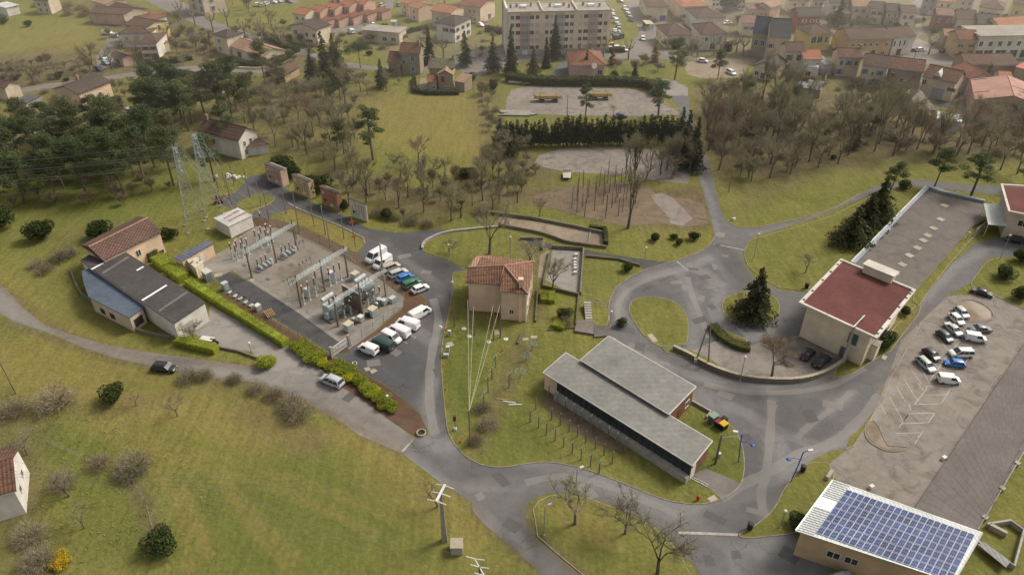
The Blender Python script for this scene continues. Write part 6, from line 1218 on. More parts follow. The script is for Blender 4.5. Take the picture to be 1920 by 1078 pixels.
for k,p,s,l in[(0,(108,760),2.0,'big dome of bare brown shrub on the lower left meadow'),(0,(30,775),1.5,'bare shrub left of the big dome at the left edge'),(1,(188,872),1.1,'small reddish bare shrub on the slope'),(0,(255,880),1.7,'bare shrub under the faint overhead lines on the slope'),(1,(12,860),1.4,'brown shrub at the left edge of the slope'),(0,(120,910),1.3,'bare shrub above the reddish fruit tree'),(2,(245,895),1.2,'olive tinted shrub beside the old fence line'),(1,(85,510),1.2,'russet shrub left of the workshop wall'),(0,(70,500),1.0,'brown shrub next to the russet one at the left'),(2,(110,490),1.4,'evergreen tinged shrub behind the workshop corner'),(0,(130,480),1.3,'bare shrub touching the workshop wall'),(0,(355,712),1.2,'bare shrub beside the parked dark car'),(2,(385,708),1.0,'shrub just right of the bare one beside the dark car'),(0,(560,780),1.6,'largest bare shrub along the lower road verge'),(1,(515,745),1.1,'bare shrub in the middle of the verge strip'),(0,(480,735),1.0,'bare shrub at the upper part of the verge strip'),(0,(440,715),.9,'first bare shrub on the verge after the dark car'),(0,(545,762),1.3,'bare shrub left of the largest one on the verge'),(0,(915,800),1.1,'bare bramble thicket on the grass below the cable mast'),(2,(905,770),1.0,'bare bramble on the line of the ditch'),(0,(890,830),.8,'low bramble at the bottom of the ditch'),(0,(60,1010),1.4,'bare shrub beside the old farmhouse fence'),(0,(75,1060),1.5,'brown shrub in the bottom left corner'),(1,(1305,610),.01,'x'),(0,(1060,610),1.0,'reddish dry shrub in the hedge garden'),(2,(735,412),1.1,'bare shrub at the edge of the scrub by the asphalt'),(0,(770,420),1.3,'bare shrub behind the car park junction'),(0,(705,405),1.2,'bare shrub right of the ivory practice wall'),(1,(140,960),1.0,'x'),(0,(800,425),1.0,'bare shrub where the asphalt meets the scrub'),(0,(1530,985),.7,'bare shrub at the corner under the solar roof')]:
 if l=='x':continue
 place(TB[k],p,l,'shrub',s=s)
for i,p in enumerate([(340,38),(367,50),(400,60),(461,75),(493,82),(530,90),(517,78),(428,52),(485,70)]):place(PL[i%2],p,'pollarded plane tree lining the avenue at the upper left',group='plane trees along the avenue',s=1.15)
for i,p in enumerate([(1086,96),(1131,108),(1178,112),(832,110),(1297,104),(1307,107),(1338,104),(1349,104),(1380,100),(1392,105),(1003,92),(1829,0)]):
 if i<11:place(PL[i%2],p,'pollarded plane tree along the main street',group='plane trees along the main street',s=1.0)
place(PL[0],(1741,102),'lone pollarded plane tree at the street bend before the shops',s=1.0)
place(PL[1],(690,68),'pollarded plane tree in front of the long low hall',s=.9);place(PL[0],(745,72),'pollarded plane tree at the right end of the low hall',s=.9)
t_=conifer(99,5,1.2,leafm('russet_leaf',(.22,.10,.05),(.14,.065,.035)),.1,1.0,name='russet_conifer');place(t_,(1148,122),'russet brown conical tree right of the pink house',s=1.2)
t_=conifer(98,8,2.0,leafm('tan_twigs',(.30,.22,.10),(.20,.15,.07)),.05,.8,name='weeping_tree',shape=.6);place(t_,(1228,117),'straw coloured weeping tree at the street junction')
def hedge(pts,w,h,m,label,name='hedge',px=True,smooth=False,dens=38,lumpy=.15,cat='hedge',ls=.09):
 P=[v2(gp(p))for p in pts];c=P[0].copy();P=[p-c for p in P]
 if smooth:P=smooth_line(P,3)
 rg=random.Random(label);core=MB();strip(core,P,w*.8,0,h*.9);lf=MB()
 for a,b in zip(P[:-1],P[1:]):
  d=b-a;L_=d.length;d.normalize();n=Vector((-d.y,d.x))
  for k in range(int(L_*(w+2*h)*dens)):
   u=rg.uniform(-.02,1.02)*L_;s=rg.random()*(w+2*h);bump=lumpy*(math.sin(u*1.7+w)+math.sin(u*.6+1))*.5
   if s<h:q_=a+d*u-n*(w/2+rg.gauss(0,.05));z=s+bump*.5
   elif s<h+w:q_=a+d*u+n*(s-h-w/2);z=h+bump+rg.gauss(0,.05)
   else:q_=a+d*u+n*(w/2+rg.gauss(0,.05));z=s-h-w+bump*.5
   leaf(lf,Vector((q_.x,q_.y,max(.03,z))),rg.uniform(.7,1.5)*ls,rg)
 t=thing(name,label,cat,(c.x,c.y,0));lf.build('foliage',m,t);core.build('inner_growth',m,t);return t
hedge(q(0,360,[(835,360),(870,385)]),2.4,2.0,HEDGED,'darkest rounded block of hedge against the peach workshop wall',lumpy=.3)
hedge(q(0,360,[(885,395),(945,440)]),2.6,2.0,HEDGE,'second clipped hedge block from the workshop wall',lumpy=.3);hedge(q(0,360,[(955,450),(1035,505)]),2.6,2.0,HEDGE,'third clipped hedge block behind the dark corrugated roof',lumpy=.3)
hedge(q(0,360,[(1060,520),(1250,640),(1450,765),(1610,865)]),1.9,1.5,HEDGE,'very long clipped bright green hedge between the courtyard and the substation',lumpy=.22)
hedge(q(0,360,[(1000,850),(1110,875),(1220,900)]),1.8,1.4,HEDGE,'short clipped hedge at the front of the courtyard',lumpy=.2)
for p,s,l in[(q(0,360,[(1498,975)])[0],1.05,'round clipped bush at the courtyard entrance')]:o=blob_bush(90,1.4,2.0,HEDGE,'clipped_bush',1.6);place(o,p,l,'bush',s=s)
gb=blob_bush(91,1.5,1.5,HEDGE,'hedge_bush',1.6);gy=blob_bush(92,1.5,1.5,HEDGEY,'hedge_bush',1.6)
for i,(p,s,y)in enumerate([((557,655),1,0),((568,662),.95,0),((580,668),.9,0),((596,678),1,0),((605,684),.75,1),((613,688),.45,1),((632,693),1.15,0),((641,699),1.15,0),((653,711),.8,1),((674,719),.85,0),((684,727),.65,1),((693,733),.95,0),((703,742),.8,1),((712,748),.85,0),((722,756),.85,0),((733,763),.8,0)]):
 place(gy if y else gb,p,'golden yellow bush in the line on the bank above the road' if y else 'bright green bush in the line on the bank above the road','bush','golden bushes on the bank' if y else 'green bushes on the bank',s=s)
hedge(q(640,360,[(1390,210),(1478,222),(1485,300)]),1.0,1.2,HEDGED,'ivy hedge wrapping the right end of the boules court',dens=30)
hedge(q(640,360,[(1137,575),(1137,625)]),1.4,1.1,HEDGE,'left of two small parallel hedges in the garden behind the peach house');hedge(q(640,360,[(1180,578),(1180,630)]),1.4,1.1,HEDGE,'right of two small parallel hedges in the garden behind the peach house')
hedge(q(640,360,[(1190,752),(1255,768)]),2.0,1.0,HEDGE,'low wide green hedge patch at the garden foot',lumpy=.3)
hedge(q(1280,360,[(160,760),(230,830),(320,875),(375,885)]),2.0,1.0,mat('leaf_dull',(.10,.105,.03),(.07,.075,.025),1,.9,trans=.2),'dull green low hedge curving along the gravel court',smooth=True)
hedge([(436,121),(470,127),(500,126),(535,112),(548,104)],1.8,2.0,HEDGED,'dark trimmed hedge curving around the cream bungalow',smooth=True,dens=16,ls=.2)
hedge([(950,152),(1000,158),(1060,160),(1130,160),(1190,161),(1225,170),(1232,182)],3.0,2.6,HEDGED,'long tall dark hedge along the back of the lorry yard',smooth=True,dens=10,ls=.28)
hedge([(1072,98),(1110,98),(1170,98)],2.0,1.6,HEDGED,'clipped hedge in front of the apartment block',dens=12,ls=.24)
hedge([(776,150),(777,174),(800,178),(860,178)],1.2,1.4,HEDGED,'low hedge bordering the stone cottage drive',dens=14,ls=.2)
hedge([(500,72),(530,88),(560,99)],2.0,1.8,HEDGED,'roadside hedge between the bungalow and the avenue',dens=12,ls=.24)
hedge([(1358,96),(1370,96)],2.0,3.0,HEDGED,'square dark hedge block right of the white two storey house',dens=12,ls=.24)
hedge([(912,58),(945,64)],2.5,1.8,HEDGED,'hedge left of the apartment block end wall',dens=12,ls=.24)
hedge([(260,125),(330,118),(360,112)],2.2,1.6,HEDGED,'irregular hedge below the lawn of the pale grey house',dens=10,ls=.26,lumpy=.5)
hedge([(745,70),(770,62),(800,55)],1.0,1.6,HEDGED,'hedge running from the kiosk towards the salmon roofed house',dens=12,ls=.24)
for k_,(poly,n,wh,sd_)in enumerate([([(150,20),(330,40),(400,70),(380,110),(250,125),(190,60)],34,'around the lane houses at the upper left',41),([(60,170),(300,150),(330,190),(200,225),(100,215)],24,'between the peach house and the pines',42),([(430,60),(640,110),(640,140),(520,130),(440,130)],24,'around the cream bungalow',43),([(560,60),(760,65),(800,90),(700,110),(600,100)],14,'around the long low hall',44),([(780,60),(950,60),(950,110),(860,120),(800,110)],12,'below the white villa with the dark hip roof',45),([(1200,10),(1400,10),(1400,100),(1250,100)],22,'between the hip roofed houses',46),([(1400,30),(1600,20),(1720,40),(1700,60),(1560,60),(1420,60)],22,'behind the slate barn',47),([(1440,120),(1620,120),(1720,150),(1720,190),(1560,190),(1440,170)],22,'in the gardens above the bare wood',48),([(1740,10),(1920,10),(1920,40),(1780,60)],14,'among the houses in the top right corner',49),([(1130,120),(1290,120),(1300,160),(1240,145),(1150,150)],8,'around the lawn right of the pink house',50),([(0,115),(180,115),(160,150),(0,165)],26,'on the bank above the left lane',51),([(300,60),(400,75),(420,120),(300,125)],16,'in the gardens left of the cream house',52),([(440,55),(640,75),(640,115),(560,105)],14,'along the avenue verge',53),([(430,150),(600,160),(680,190),(600,230),(450,230)],22,'below the bungalow lane',54),([(1560,15),(1720,35),(1720,55),(1560,50)],12,'in the gardens of the top row',55)]):
 scatter(poly,n,TB+[EB[0]]+SC,'garden shrub or sapling '+wh,'shrub','shrubs '+wh,.55,1.05,3.2,seed=sd_,name='garden_shrub')
from mathutils import noise as mnoise
def tufts(name,poly,n,s0,s1,cols,seed):
 rg=random.Random(seed);w=[gp(p)for p in poly];P=[(p.x,p.y)for p in w];X=np.array([rg.uniform(min(p[0]for p in P),max(p[0]for p in P))for _ in range(n)]);Y=np.array([rg.uniform(min(p[1]for p in P),max(p[1]for p in P))for _ in range(n)])
 ok=inside(X,Y,P);nz=np.array([mnoise.noise(Vector((x*.12,y*.12,3)))+.6*mnoise.noise(Vector((x*.6,y*.6,9)))+rg.uniform(-.35,.35)>.05 for x,y in zip(X,Y)])&(seg_dist(X,Y,P,True)>np.array([rg.random()*14 for _ in X]));mb=MB()
 for x,y in zip(X[ok&nz],Y[ok&nz]):
  mb.mi=rg.randrange(len(cols));s=rg.uniform(s0,s1)
  for k in range(3):
   a=rg.random()*6.28;dx,dy=math.cos(a),math.sin(a);q_=rg.uniform(.2,1.0)
   mb.add([(x-dy*s*.18,y+dx*s*.18,.0),(x+dy*s*.18,y-dx*s*.18,.0),(x+dx*s*q_,y+dy*s*q_,s*.7)],[(0,1,2)])
 tag(mb.build(name,cols),'tussocks of rough long grass growing on '+seed,'grass',kind='stuff')
TG=[mat('tuft_%d'%i,c,None,.5,.95,trans=.5,big=.3)for i,c in enumerate(((.46,.44,.13),(.38,.40,.11),(.52,.47,.22)))]
tufts('long_grass',[(-20,700),(120,730),(330,800),(420,870),(430,1090),(-20,1090)],22000,.14,.42,TG,'the slope in the lower left corner')
0 and tufts('long_grass',[(330,730),(480,740),(620,800),(750,870),(870,950),(980,1060),(900,1090),(420,1090),(430,880)],9000,.12,.28,TG,'the big lower meadow')
tufts('long_grass',[(-20,600),(100,640),(330,715),(600,790),(750,870),(760,1000),(500,1090),(300,800),(120,730),(-20,690)],16000,.08,.2,TG,'the meadow below the left road')
tufts('long_grass',[(640,795),(754,855),(847,922),(907,985),(951,1022),(930,1030),(880,990),(800,920),(640,830)],2500,.15,.4,TG[2:]+TG[:1],'the verge of the lower road')
PAINT=mat('car_paint',(1,1,1),(.94,.94,.94),2,.32,spec=.6,objcol=True,big=0);GLS=mat('car_glass',(.035,.042,.050),(.055,.062,.070),.8,.25,spec=.5)
TYR=mat('tyre',(.022,.022,.023),None,5,.9);RIM=mat('wheel_rim',(.40,.41,.42),(.2,.2,.2),8,.4,metal=.6);BUMP=mat('black_plastic',(.045,.045,.047),None,3,.7)
LAMPW=mat('lamp_clear',(.62,.64,.66),(.4,.42,.44),6,.2);LAMPR=mat('lamp_red',(.42,.03,.02),None,5,.35);PLATE=mat('number_plate',(.6,.6,.56),None,8,.5)
def loft(mb,secs):
 """secs: list of (x, [(y,z)...]) rings of equal length, closed, capped"""
 n=len(secs[0][1]);vs=[];fs=[]
 for x,ring in secs:vs+=[(x,y,z)for y,z in ring]
 for k in range(len(secs)-1):
  for i in range(n):j=(i+1)%n;fs.append((k*n+i,(k+1)*n+i,(k+1)*n+j,k*n+j))
 fs.append(tuple(range(n)));fs.append(tuple(reversed(range((len(secs)-1)*n,len(secs)*n))));mb.add(vs,fs)
def ring(w,z0,z1,k=.08):return[(-w*.93,z0),(-w,z0+.16),(-w,(z0+z1)/2+.02),(-w*.95,z1-k),(-w*.84,z1),(w*.84,z1),(w*.95,z1-k),(w,(z0+z1)/2+.02),(w,z0+.16),(w*.93,z0)]
def car(kind):
 S={'hatch':dict(L=4.0,W=1.72,H=1.46,bh=.92,hood=.98,ws=.62,rear=.30,rs=.42,belt=.90),'estate':dict(L=4.6,W=1.8,H=1.50,bh=.92,hood=1.1,ws=.68,rear=.12,rs=.45,belt=.92),'sedan':dict(L=4.6,W=1.78,H=1.44,bh=.90,hood=1.15,ws=.72,rear=.85,rs=.70,belt=.90),'suv':dict(L=4.4,W=1.84,H=1.68,bh=1.05,hood=1.05,ws=.58,rear=.10,rs=.28,belt=1.04),'mpv':dict(L=4.8,W=1.95,H=1.74,bh=1.02,hood=.95,ws=.95,rear=.08,rs=.35,belt=1.04),'smallvan':dict(L=4.2,W=1.78,H=1.82,bh=1.05,hood=.85,ws=.62,rear=.02,rs=.08,belt=1.10),'van':dict(L=5.0,W=1.92,H=1.96,bh=1.12,hood=.72,ws=.72,rear=.02,rs=.08,belt=1.18),'bigvan':dict(L=5.5,W=2.02,H=2.35,bh=1.2,hood=.75,ws=.80,rear=.02,rs=.08,belt=1.28)}[kind]
 L,W,H,bl=S['L'],S['W']/2,S['H'],S['belt'];x1,x0=L/2,-L/2
 t=thing('parked_car',None,None);b=MB()
 bh=S['bh'];hs=x1-S['hood'];hr=x0+S['rear']
 loft(b,[(x0,ring(W*.90,.34,bl*.86)),(x0+.10,ring(W*.97,.26,bl*.98)),(x0+.6,ring(W,.22,bl)),(0,ring(W,.2,bl)),(hs-.1,ring(W,.2,bl)),(hs+.25,ring(W*.99,.22,bl-.03)),(x1-.35,ring(W*.96,.24,bl-.13)),(x1-.10,ring(W*.90,.27,bl-.22)),(x1,ring(W*.80,.34,bl-.34))])
 b.build('body',PAINT,t,smooth=38)
 van=kind in('smallvan','van','bigvan')
 a0,a1=hr+.05,hs+.10;r0,r1=hr+S['rs'],hs-S['ws']+.10;wt=W*.80 if not van else W*.88;wb=W*.93
 g=MB()
 def cab(mb,xa0,xa1,xr0,xr1,wb_,wt_,zb,zt):
  mb.add([(xa0,-wb_,zb),(xa1,-wb_,zb),(xa1,wb_,zb),(xa0,wb_,zb),(xr0,-wt_,zt),(xr1,-wt_,zt),(xr1,wt_,zt),(xr0,wt_,zt)],[(0,1,5,4),(1,2,6,5),(2,3,7,6),(3,0,4,7),(4,5,6,7),(3,2,1,0)])
 cab(g,a0,a1,r0,r1,wb,wt,bl-.06,H-.05);g.build('window_glass',GLS,t)
 rf=MB();loft(rf,[(r0-.06,[(-wt*.9,H-.08),(-wt*.8,H-.03),(wt*.8,H-.03),(wt*.9,H-.08),(wt*.5,H-.12),(-wt*.5,H-.12)]),(r0+.12,[(-wt*1.03,H-.08),(-wt*.88,H),(wt*.88,H),(wt*1.03,H-.08),(wt*.5,H-.14),(-wt*.5,H-.14)]),((r0+r1)/2,[(-wt*1.03,H-.06),(-wt*.85,H+.03),(wt*.85,H+.03),(wt*1.03,H-.06),(wt*.5,H-.14),(-wt*.5,H-.14)]),(r1-.12,[(-wt*1.02,H-.08),(-wt*.88,H-.0),(wt*.88,H-.0),(wt*1.02,H-.08),(wt*.5,H-.14),(-wt*.5,H-.14)]),(r1+.05,[(-wt*.92,H-.10),(-wt*.82,H-.05),(wt*.82,H-.05),(wt*.92,H-.10),(wt*.5,H-.13),(-wt*.5,H-.13)])])
 rf.build('roof',PAINT,t,smooth=40)
 pl=MB();lp=lambda f0,f1,s:(((a0+(a1-a0)*f0),s*wb*1.005,bl-.06),((r0+(r1-r0)*f1),s*wt*1.005,H-.05))
 for s in(-1,1):
  for f0,f1 in((0,0),(1,1))+(()if van else((.36,.34),(.66,.62))):
   A_,B_=lp(f0,f1,s);pl.tube(A_,B_,.055 if f0 in(0,1)else.035,.05,4)
 pl.build('pillar',PAINT,t)
 if van:
  p=MB();xm=a0+(a1-a0)*.60;cab(p,a0-.04,xm,r0-.04,xm-.03,wb*1.012,wt*1.03,bl-.08,H-.06);p.build('cargo_side',PAINT,t,smooth=30)
  p=MB();p.box((a0-.055,0,(bl+H)/2),(.03,W*1.1,(H-bl)*.45));p.build('rear_window',GLS,t)if kind=='smallvan' else None
 for x in(x1-.78*L/4.2,x0+.78*L/4.2):
  for s in(-1,1):
   w=MB();w.tube((x,s*(W-.20),.31),(x,s*(W+.012),.31),.325,.315,14);o=w.build('wheel',TYR,t)
   r=MB();r.tube((x,s*(W+.0),.31),(x,s*(W+.03),.31),.20,.17,10);r.build('rim',RIM,o)
 for s in(-1,1):
  m=MB();m.box((x1-.16,s*W*.66,bl-.30),(.28,.34,.14));m.build('headlight',LAMPW,t)
  m=MB();m.box((x0+.05,s*W*.84,bl-.14 if not van else bl-.05),(.12,.16,.26 if not van else.42));m.build('taillight',LAMPR,t)
  m=MB();m.box((hs-.12,s*(W+.10),bl+.06),(.16,.20,.14));m.build('mirror',BUMP,t)
 m=MB();m.box((x1-.02,0,.36),(.10,W*1.5,.14));m.build('bumper',BUMP,t);m=MB();m.box((x0+.01,0,.40),(.10,W*1.7,.16));m.build('bumper',BUMP,t)
 m=MB();m.box((x1+.035,0,.42),(.02,.5,.11));m.build('number_plate',PLATE,t);m=MB();m.box((x0-.05,0,.62),(.02,.5,.11));m.build('number_plate',PLATE,t)
 if kind in('suv','estate','mpv'):
  for s in(-1,1):m=MB();m.tube((r0+.1,s*wt*.85,H+.05),(r1-.2,s*wt*.85,H+.05),.025,.025,5);m.build('roof_rail',BUMP,t)
 return t
CARS={k:car(k)for k in('hatch','estate','sedan','suv','mpv','smallvan','van','bigvan')}
CC={'white':(.72,.72,.71,1),'silver':(.42,.43,.44,1),'grey':(.16,.17,.18,1),'black':(.022,.024,.026,1),'blue':(.03,.16,.48,1),'beige':(.42,.38,.29,1),'green':(.03,.15,.07,1),'darkgreen':(.03,.055,.05,1),'lightblue':(.30,.42,.50,1),'red':(.35,.04,.03,1),'darkblue':(.03,.05,.12,1),'palegreen':(.40,.44,.41,1)}
def setcol(o,c):
 o.color=c
 for ch in o.children:setcol(ch,c)
def park(kind,Rr,Fr,colr,label,cat=None,group=None,fit=False):
 r,f=gp(Rr,z=.8),gp(Fr,z=.8);c=(r+f)/2;d=f-r;rz=math.atan2(d.y,d.x)
 p=CARS[kind]
 if p.as_pointer()not in USED:USED.add(p.as_pointer());o=p;o.location=(c.x,c.y,.04);o.rotation_euler=(0,0,rz)
 else:o=dup(p,(c.x,c.y,.04),rz)
 k_=.86 if min(Rr[0],Fr[0])>1700 and Rr[1]>500 else.94;o.scale=(k_,)*3;setcol(o,CC[colr]);tag(o,label,cat or('van' if 'van' in kind else 'car'))
 if group:o['group']=group
 elif'group' in o:del o['group']
 if 'van' in kind:o.name='parked_van'
 return o
park('bigvan',(717,473),(693,487),'white','large white van at the upper end of the parked row below the junction');park('van',(728,484),(706,499),'white','white van with roof rails second from the top of the upper row')
park('suv',(719,505),(746,494),'beige','beige car with a pale roof parked third in the upper row');park('estate',(734,515),(758,505.5),'silver','silver white estate car between the beige and the bright blue car')
park('hatch',(745,524),(771,513),'blue','bright blue hatchback in the upper parked row');park('suv',(759,536),(783,525),'green','green off road car with spare wheel next to the blue hatchback');park('hatch',(775,544),(800,534.5),'white','white hatchback at the lower end of the upper parked row')
park('van',(776,593),(799,580),'white','white van parked at the top of the lower row, facing up the road');park('van',(779,611),(750,602),'white','white van with a dark roof rack, second of the lower row');park('van',(764,627),(732,613),'white','long white van in the middle of the lower row')
park('smallvan',(721,625),(748,638),'white','white van in the lower row facing the other way, windscreen to the right');park('van',(735,652),(699,636),'darkgreen','black green van between the white ones in the lower row');park('smallvan',(705,659),(676,647),'white','white van at the gate end of the lower row')
park('mpv',(638,719),(606,706),'silver','silver people carrier driving on the road beside the golden bushes');park('estate',(287,685.5),(327,689),'black','black estate car stopped on the lower left road')
park('hatch',(1797,577),(1811,590),'silver','silver white car at the top of the car park next to the kerbed island');park('hatch',(1785,588),(1804,604),'white','white car second from the top in the left car park row');park('sedan',(1778,606),(1799,624),'silver','silver saloon third from the top in the left car park row');park('hatch',(1763,620),(1782,636),'darkgreen','dark green car fourth in the left car park row')
park('sedan',(1829,542),(1857,550),'black','black saloon parked alone above the kerbed island');park('sedan',(1857,615),(1820,614),'grey','grey saloon at the top of the right car park row');park('smallvan',(1814,629),(1846,634),'white','white van second in the right car park row')
park('hatch',(1738,654),(1757,670),'black','black car in the middle of the left car park row');park('estate',(1728,673),(1746,689),'palegreen','pale greenish silver car at the bottom of the left car park row');park('mpv',(1820,660),(1786,660),'white','white estate like van above the blue car in the right row');park('hatch',(1806,680.5),(1776,677),'blue','royal blue car in the right car park row')
park('smallvan',(1761,708),(1799,711),'white','white van lowest in the car park, by the painted bays');park('hatch',(1917,450),(1893,446),'black','black car at the right edge below the canopy');park('hatch',(1509,668),(1522,655),'black','left of the two black cars in the gravel court');park('sedan',(1532,681),(1551,667),'black','right one of the two black cars in the gravel court')
park('suv',(1560,1092),(1590,1081),'silver','silver car cut off by the bottom edge beside the solar building')
tc=[('smallvan',(193,61),(210,62),'white','white van parked at the end of the upper left lane'),('hatch',(210,63),(221,69),'white','white car just right of the white van in the upper left'),('hatch',(188,104),(199,110),'white','white car on the forecourt behind the dark bare tree'),('hatch',(192,115),(204,119),'lightblue','light blue car under the bare trees in the upper left'),('hatch',(180,126),(190,130),'darkblue','dark blue car half hidden by the big bare tree'),('hatch',(524,79),(536,77),'silver','silver car on the avenue beside a pollarded plane'),('hatch',(236,205),(250,209),'silver','silver car parked behind the small brown roofed house'),('hatch',(478,9),(488,7),'white','leftmost white car on the gravel parking at the top'),('hatch',(487,10),(496,8),'silver','silver car on the gravel parking at the top'),('hatch',(494,8),(503,5),'white','white car third on the gravel parking at the top'),('hatch',(507,2),(519,4),'white','white car fourth on the gravel parking at the top'),('hatch',(519,0),(528,3),'silver','silver car fifth on the gravel parking at the top'),('sedan',(535,0),(548,3),'grey','grey car at the right end of the gravel parking at the top'),('hatch',(634,45),(646,42),'white','left of two white cars before the terrace garages'),('hatch',(643,44),(655,41),'silver','right of two cars before the terrace garages'),('hatch',(696,43),(705,50),'white','white car crossing the terrace road'),('smallvan',(665,62),(652,56),'white','white van on the road above the long low hall'),('hatch',(711,11),(722,7),'silver','silver car beside the rightmost terrace garage'),('hatch',(711,17),(722,13),'grey','grey car beside the rightmost terrace garage'),('hatch',(744,10),(753,6),'grey','grey car outside the peach terrace at the top'),('hatch',(754,27),(766,23),'white','white car parked at the end of the terrace road'),('hatch',(895,44),(907,48),'white','white car on the lane right of the white villa'),('hatch',(904,41),(913,46),'red','reddish car beside the white one on the villa lane'),('hatch',(1147,19),(1150,26),'white','topmost car behind the apartment block corner'),('hatch',(1149,27),(1153,34),'silver','silver car second beside the apartment block'),('smallvan',(1154,36),(1158,44),'white','white van beside the apartment block'),('hatch',(1159,45),(1162,53),'palegreen','pale green car beside the apartment block'),('hatch',(1149,62),(1162,60),'silver','silver car parked crosswise beside the apartment block'),('hatch',(1149,58),(1160,57),'white','white car parked crosswise beside the apartment block'),('smallvan',(1152,71),(1164,69),'darkgreen','dark van next to the bins beside the apartment block'),('hatch',(1170,12),(1173,17),'white','first white car in the line left of the cream house'),('hatch',(1174,18),(1178,24),'white','second white car in the line left of the cream house'),('hatch',(1178,25),(1182,31),'silver','silver car in the line left of the cream house'),('hatch',(1182,32),(1186,40),'darkblue','dark blue car last in the line left of the cream house'),('hatch',(1204,67),(1208,76),'white','white car driving down the wide street by the shelter'),('hatch',(1140,91),(1150,90),'white','white car behind the street hedge, left of three'),('hatch',(1152,89),(1164,88),'white','white car behind the street hedge, middle of three'),('hatch',(1166,89),(1176,94),'white','white car behind the street hedge, right of three'),('hatch',(1158,0),(1169,3),'red','red car at the top edge of the wide street'),('hatch',(1311,112),(1325,114),'white','white car at the edge of the muddy car park'),('estate',(1366,132),(1377,138),'white','long white car on the muddy car park near the chalet'),('sedan',(1357,43),(1370,41),'white','white car beside the white house with the veranda'),('sedan',(1702,94),(1716,92),'black','black car parked before the white house at the bend'),('hatch',(1719,93),(1731,92),'white','white car parked at the street bend'),('sedan',(1765,95),(1779,93),'black','black car below the cream gable at the corner'),('hatch',(1777,96),(1790,95),'grey','dark grey car just right of the black one at the corner'),('mpv',(1877,98),(1862,97),'silver','silver car parked before the shop windows'),('sedan',(1736,26),(1749,25),'silver','silver car on the slope above the side street'),('smallvan',(1533,10),(1541,12),'lightblue','light blue van behind the red rendered house'),('sedan',(1157,217),(1169,216),'darkblue','blue car at the front edge of the lorry yard'),('hatch',(600,0),(610,2),'white','x')]
for k,a,b,c_,l in tc:
 if l!='x':park(k,a,b,c_,l)
LOG=mat('pole_timber',(.46,.31,.13),(.33,.21,.085),2,.85,big=.2)
def log_trailer(A,B,label,n=13):
 a,b=gp(A,z=1.6),gp(B,z=1.6);d=b-a;c=(a+b)/2;L_=d.length;t=thing('log_trailer',label,'trailer',(c.x,c.y,0),math.atan2(d.y,d.x));rg=random.Random(label)
 m=MB();m.box((0,-.5,.95),(L_*.7,.18,.22));m.box((0,.5,.95),(L_*.7,.18,.22));m.build('chassis',BUMP,t)
 for x in(-L_*.28,-L_*.18,L_*.22,L_*.30):
  for s in(-1,1):m=MB();m.tube((x,s*.85,.48),(x,s*1.1,.48),.48,.48,14);o=m.build('wheel',TYR,t);m=MB();m.tube((x,s*1.1,.48),(x,s*1.13,.48),.24,.22,10);m.build('rim',RIM,o)
 for x in(-L_*.3,L_*.3):
  for s in(-1,1):m=MB();m.tube((x,s*1.22,.9),(x,s*1.22,2.5),.06,.06,5);m.build('stake',BUMP,t)
  m=MB();m.box((x,0,1.08),(.25,2.5,.12));m.build('bolster',BUMP,t)
 i=0
 for row,k in((0,7),(1,6),(2,5)):
  for j in range(k):
   y=(j-(k-1)/2)*.34;z=1.3+row*.29;m=MB();m.tube((-L_/2+rg.uniform(-.4,.4),y,z),(L_/2+rg.uniform(-.4,.4),y,z+rg.uniform(-.02,.02)),.165,.13,7);m.build('log',LOG,t)
log_trailer((1002,181),(1053,181),'left stack of yellow timber poles on wheeled bogies in the lorry yard');log_trailer((1104,177),(1146,177),'right stack of yellow timber poles partly hidden by the pine')
def bundle(A,B,label,cols,r=.25,n=6,h=.25):
 a,b=gp(A),gp(B);c=(a+b)/2;d=b-a;L_=d.length;t=thing('pole_bundle',label,'poles',(c.x,c.y,0),math.atan2(d.y,d.x));rg=random.Random(label)
 for i in range(n):
  x=rg.uniform(-1.5,1.5);m=MB();m.tube((-L_/2+x,(i-n/2)*r*2.1,h),(L_/2+x,(i-n/2)*r*2.1,h),r,r,7);m.build('pole',cols[i%len(cols)],t)
CP=mat('concrete_pole',(.46,.44,.38),(.34,.32,.28),2,.9);BLP=mat('blue_pipe',(.08,.28,.46),(.06,.22,.36),1,.5)
bundle((956,152),(1010,155),'long pale concrete and blue poles lying in the upper left of the lorry yard',[CP,CP,BLP,CP,BLP,BLP],.4,6,.5);bundle((945,213),(1003,214),'row of pale concrete poles along the lower edge of the lorry yard',[CP],.3,6,.3)
t=thing('flatbed_trailer','small pale flatbed trailer at the lower edge of the gravel yard','trailer',gp((1063,333)),1.5)
m=MB();m.box((0,0,.75),(3.6,2.0,.15));m.build('deck',mat('pale_deck',(.5,.48,.42),(.36,.34,.3),3),t);m=MB();m.box((2.4,0,.6),(1.4,.12,.12));m.build('drawbar',ANTEN,t);m=MB();m.box((1.75,0,1.2),(.1,2.0,.8));m.build('headboard',FRAMEW,t)
for s in(-1,1):m=MB();m.tube((-.2,s*1.0,.35),(-.2,s*1.2,.35),.35,.35,12);m.build('wheel',TYR,t)
t=thing('motorcycle','dark motorcycle parked behind the short courtyard hedge','motorcycle',gp((402,643)),-.3)
for x in(-.7,.7):m=MB();m.tube((x,-.07,.32),(x,.07,.32),.32,.32,12);m.build('wheel',TYR,t)
m=MB();m.box((0,0,.55),(.7,.3,.35));m.tube((.65,0,.35),(.45,0,1.0),.05,.05,5);m.tube((-.7,0,.32),(0,0,.5),.06,.06,5);m.build('frame',BUMP,t)
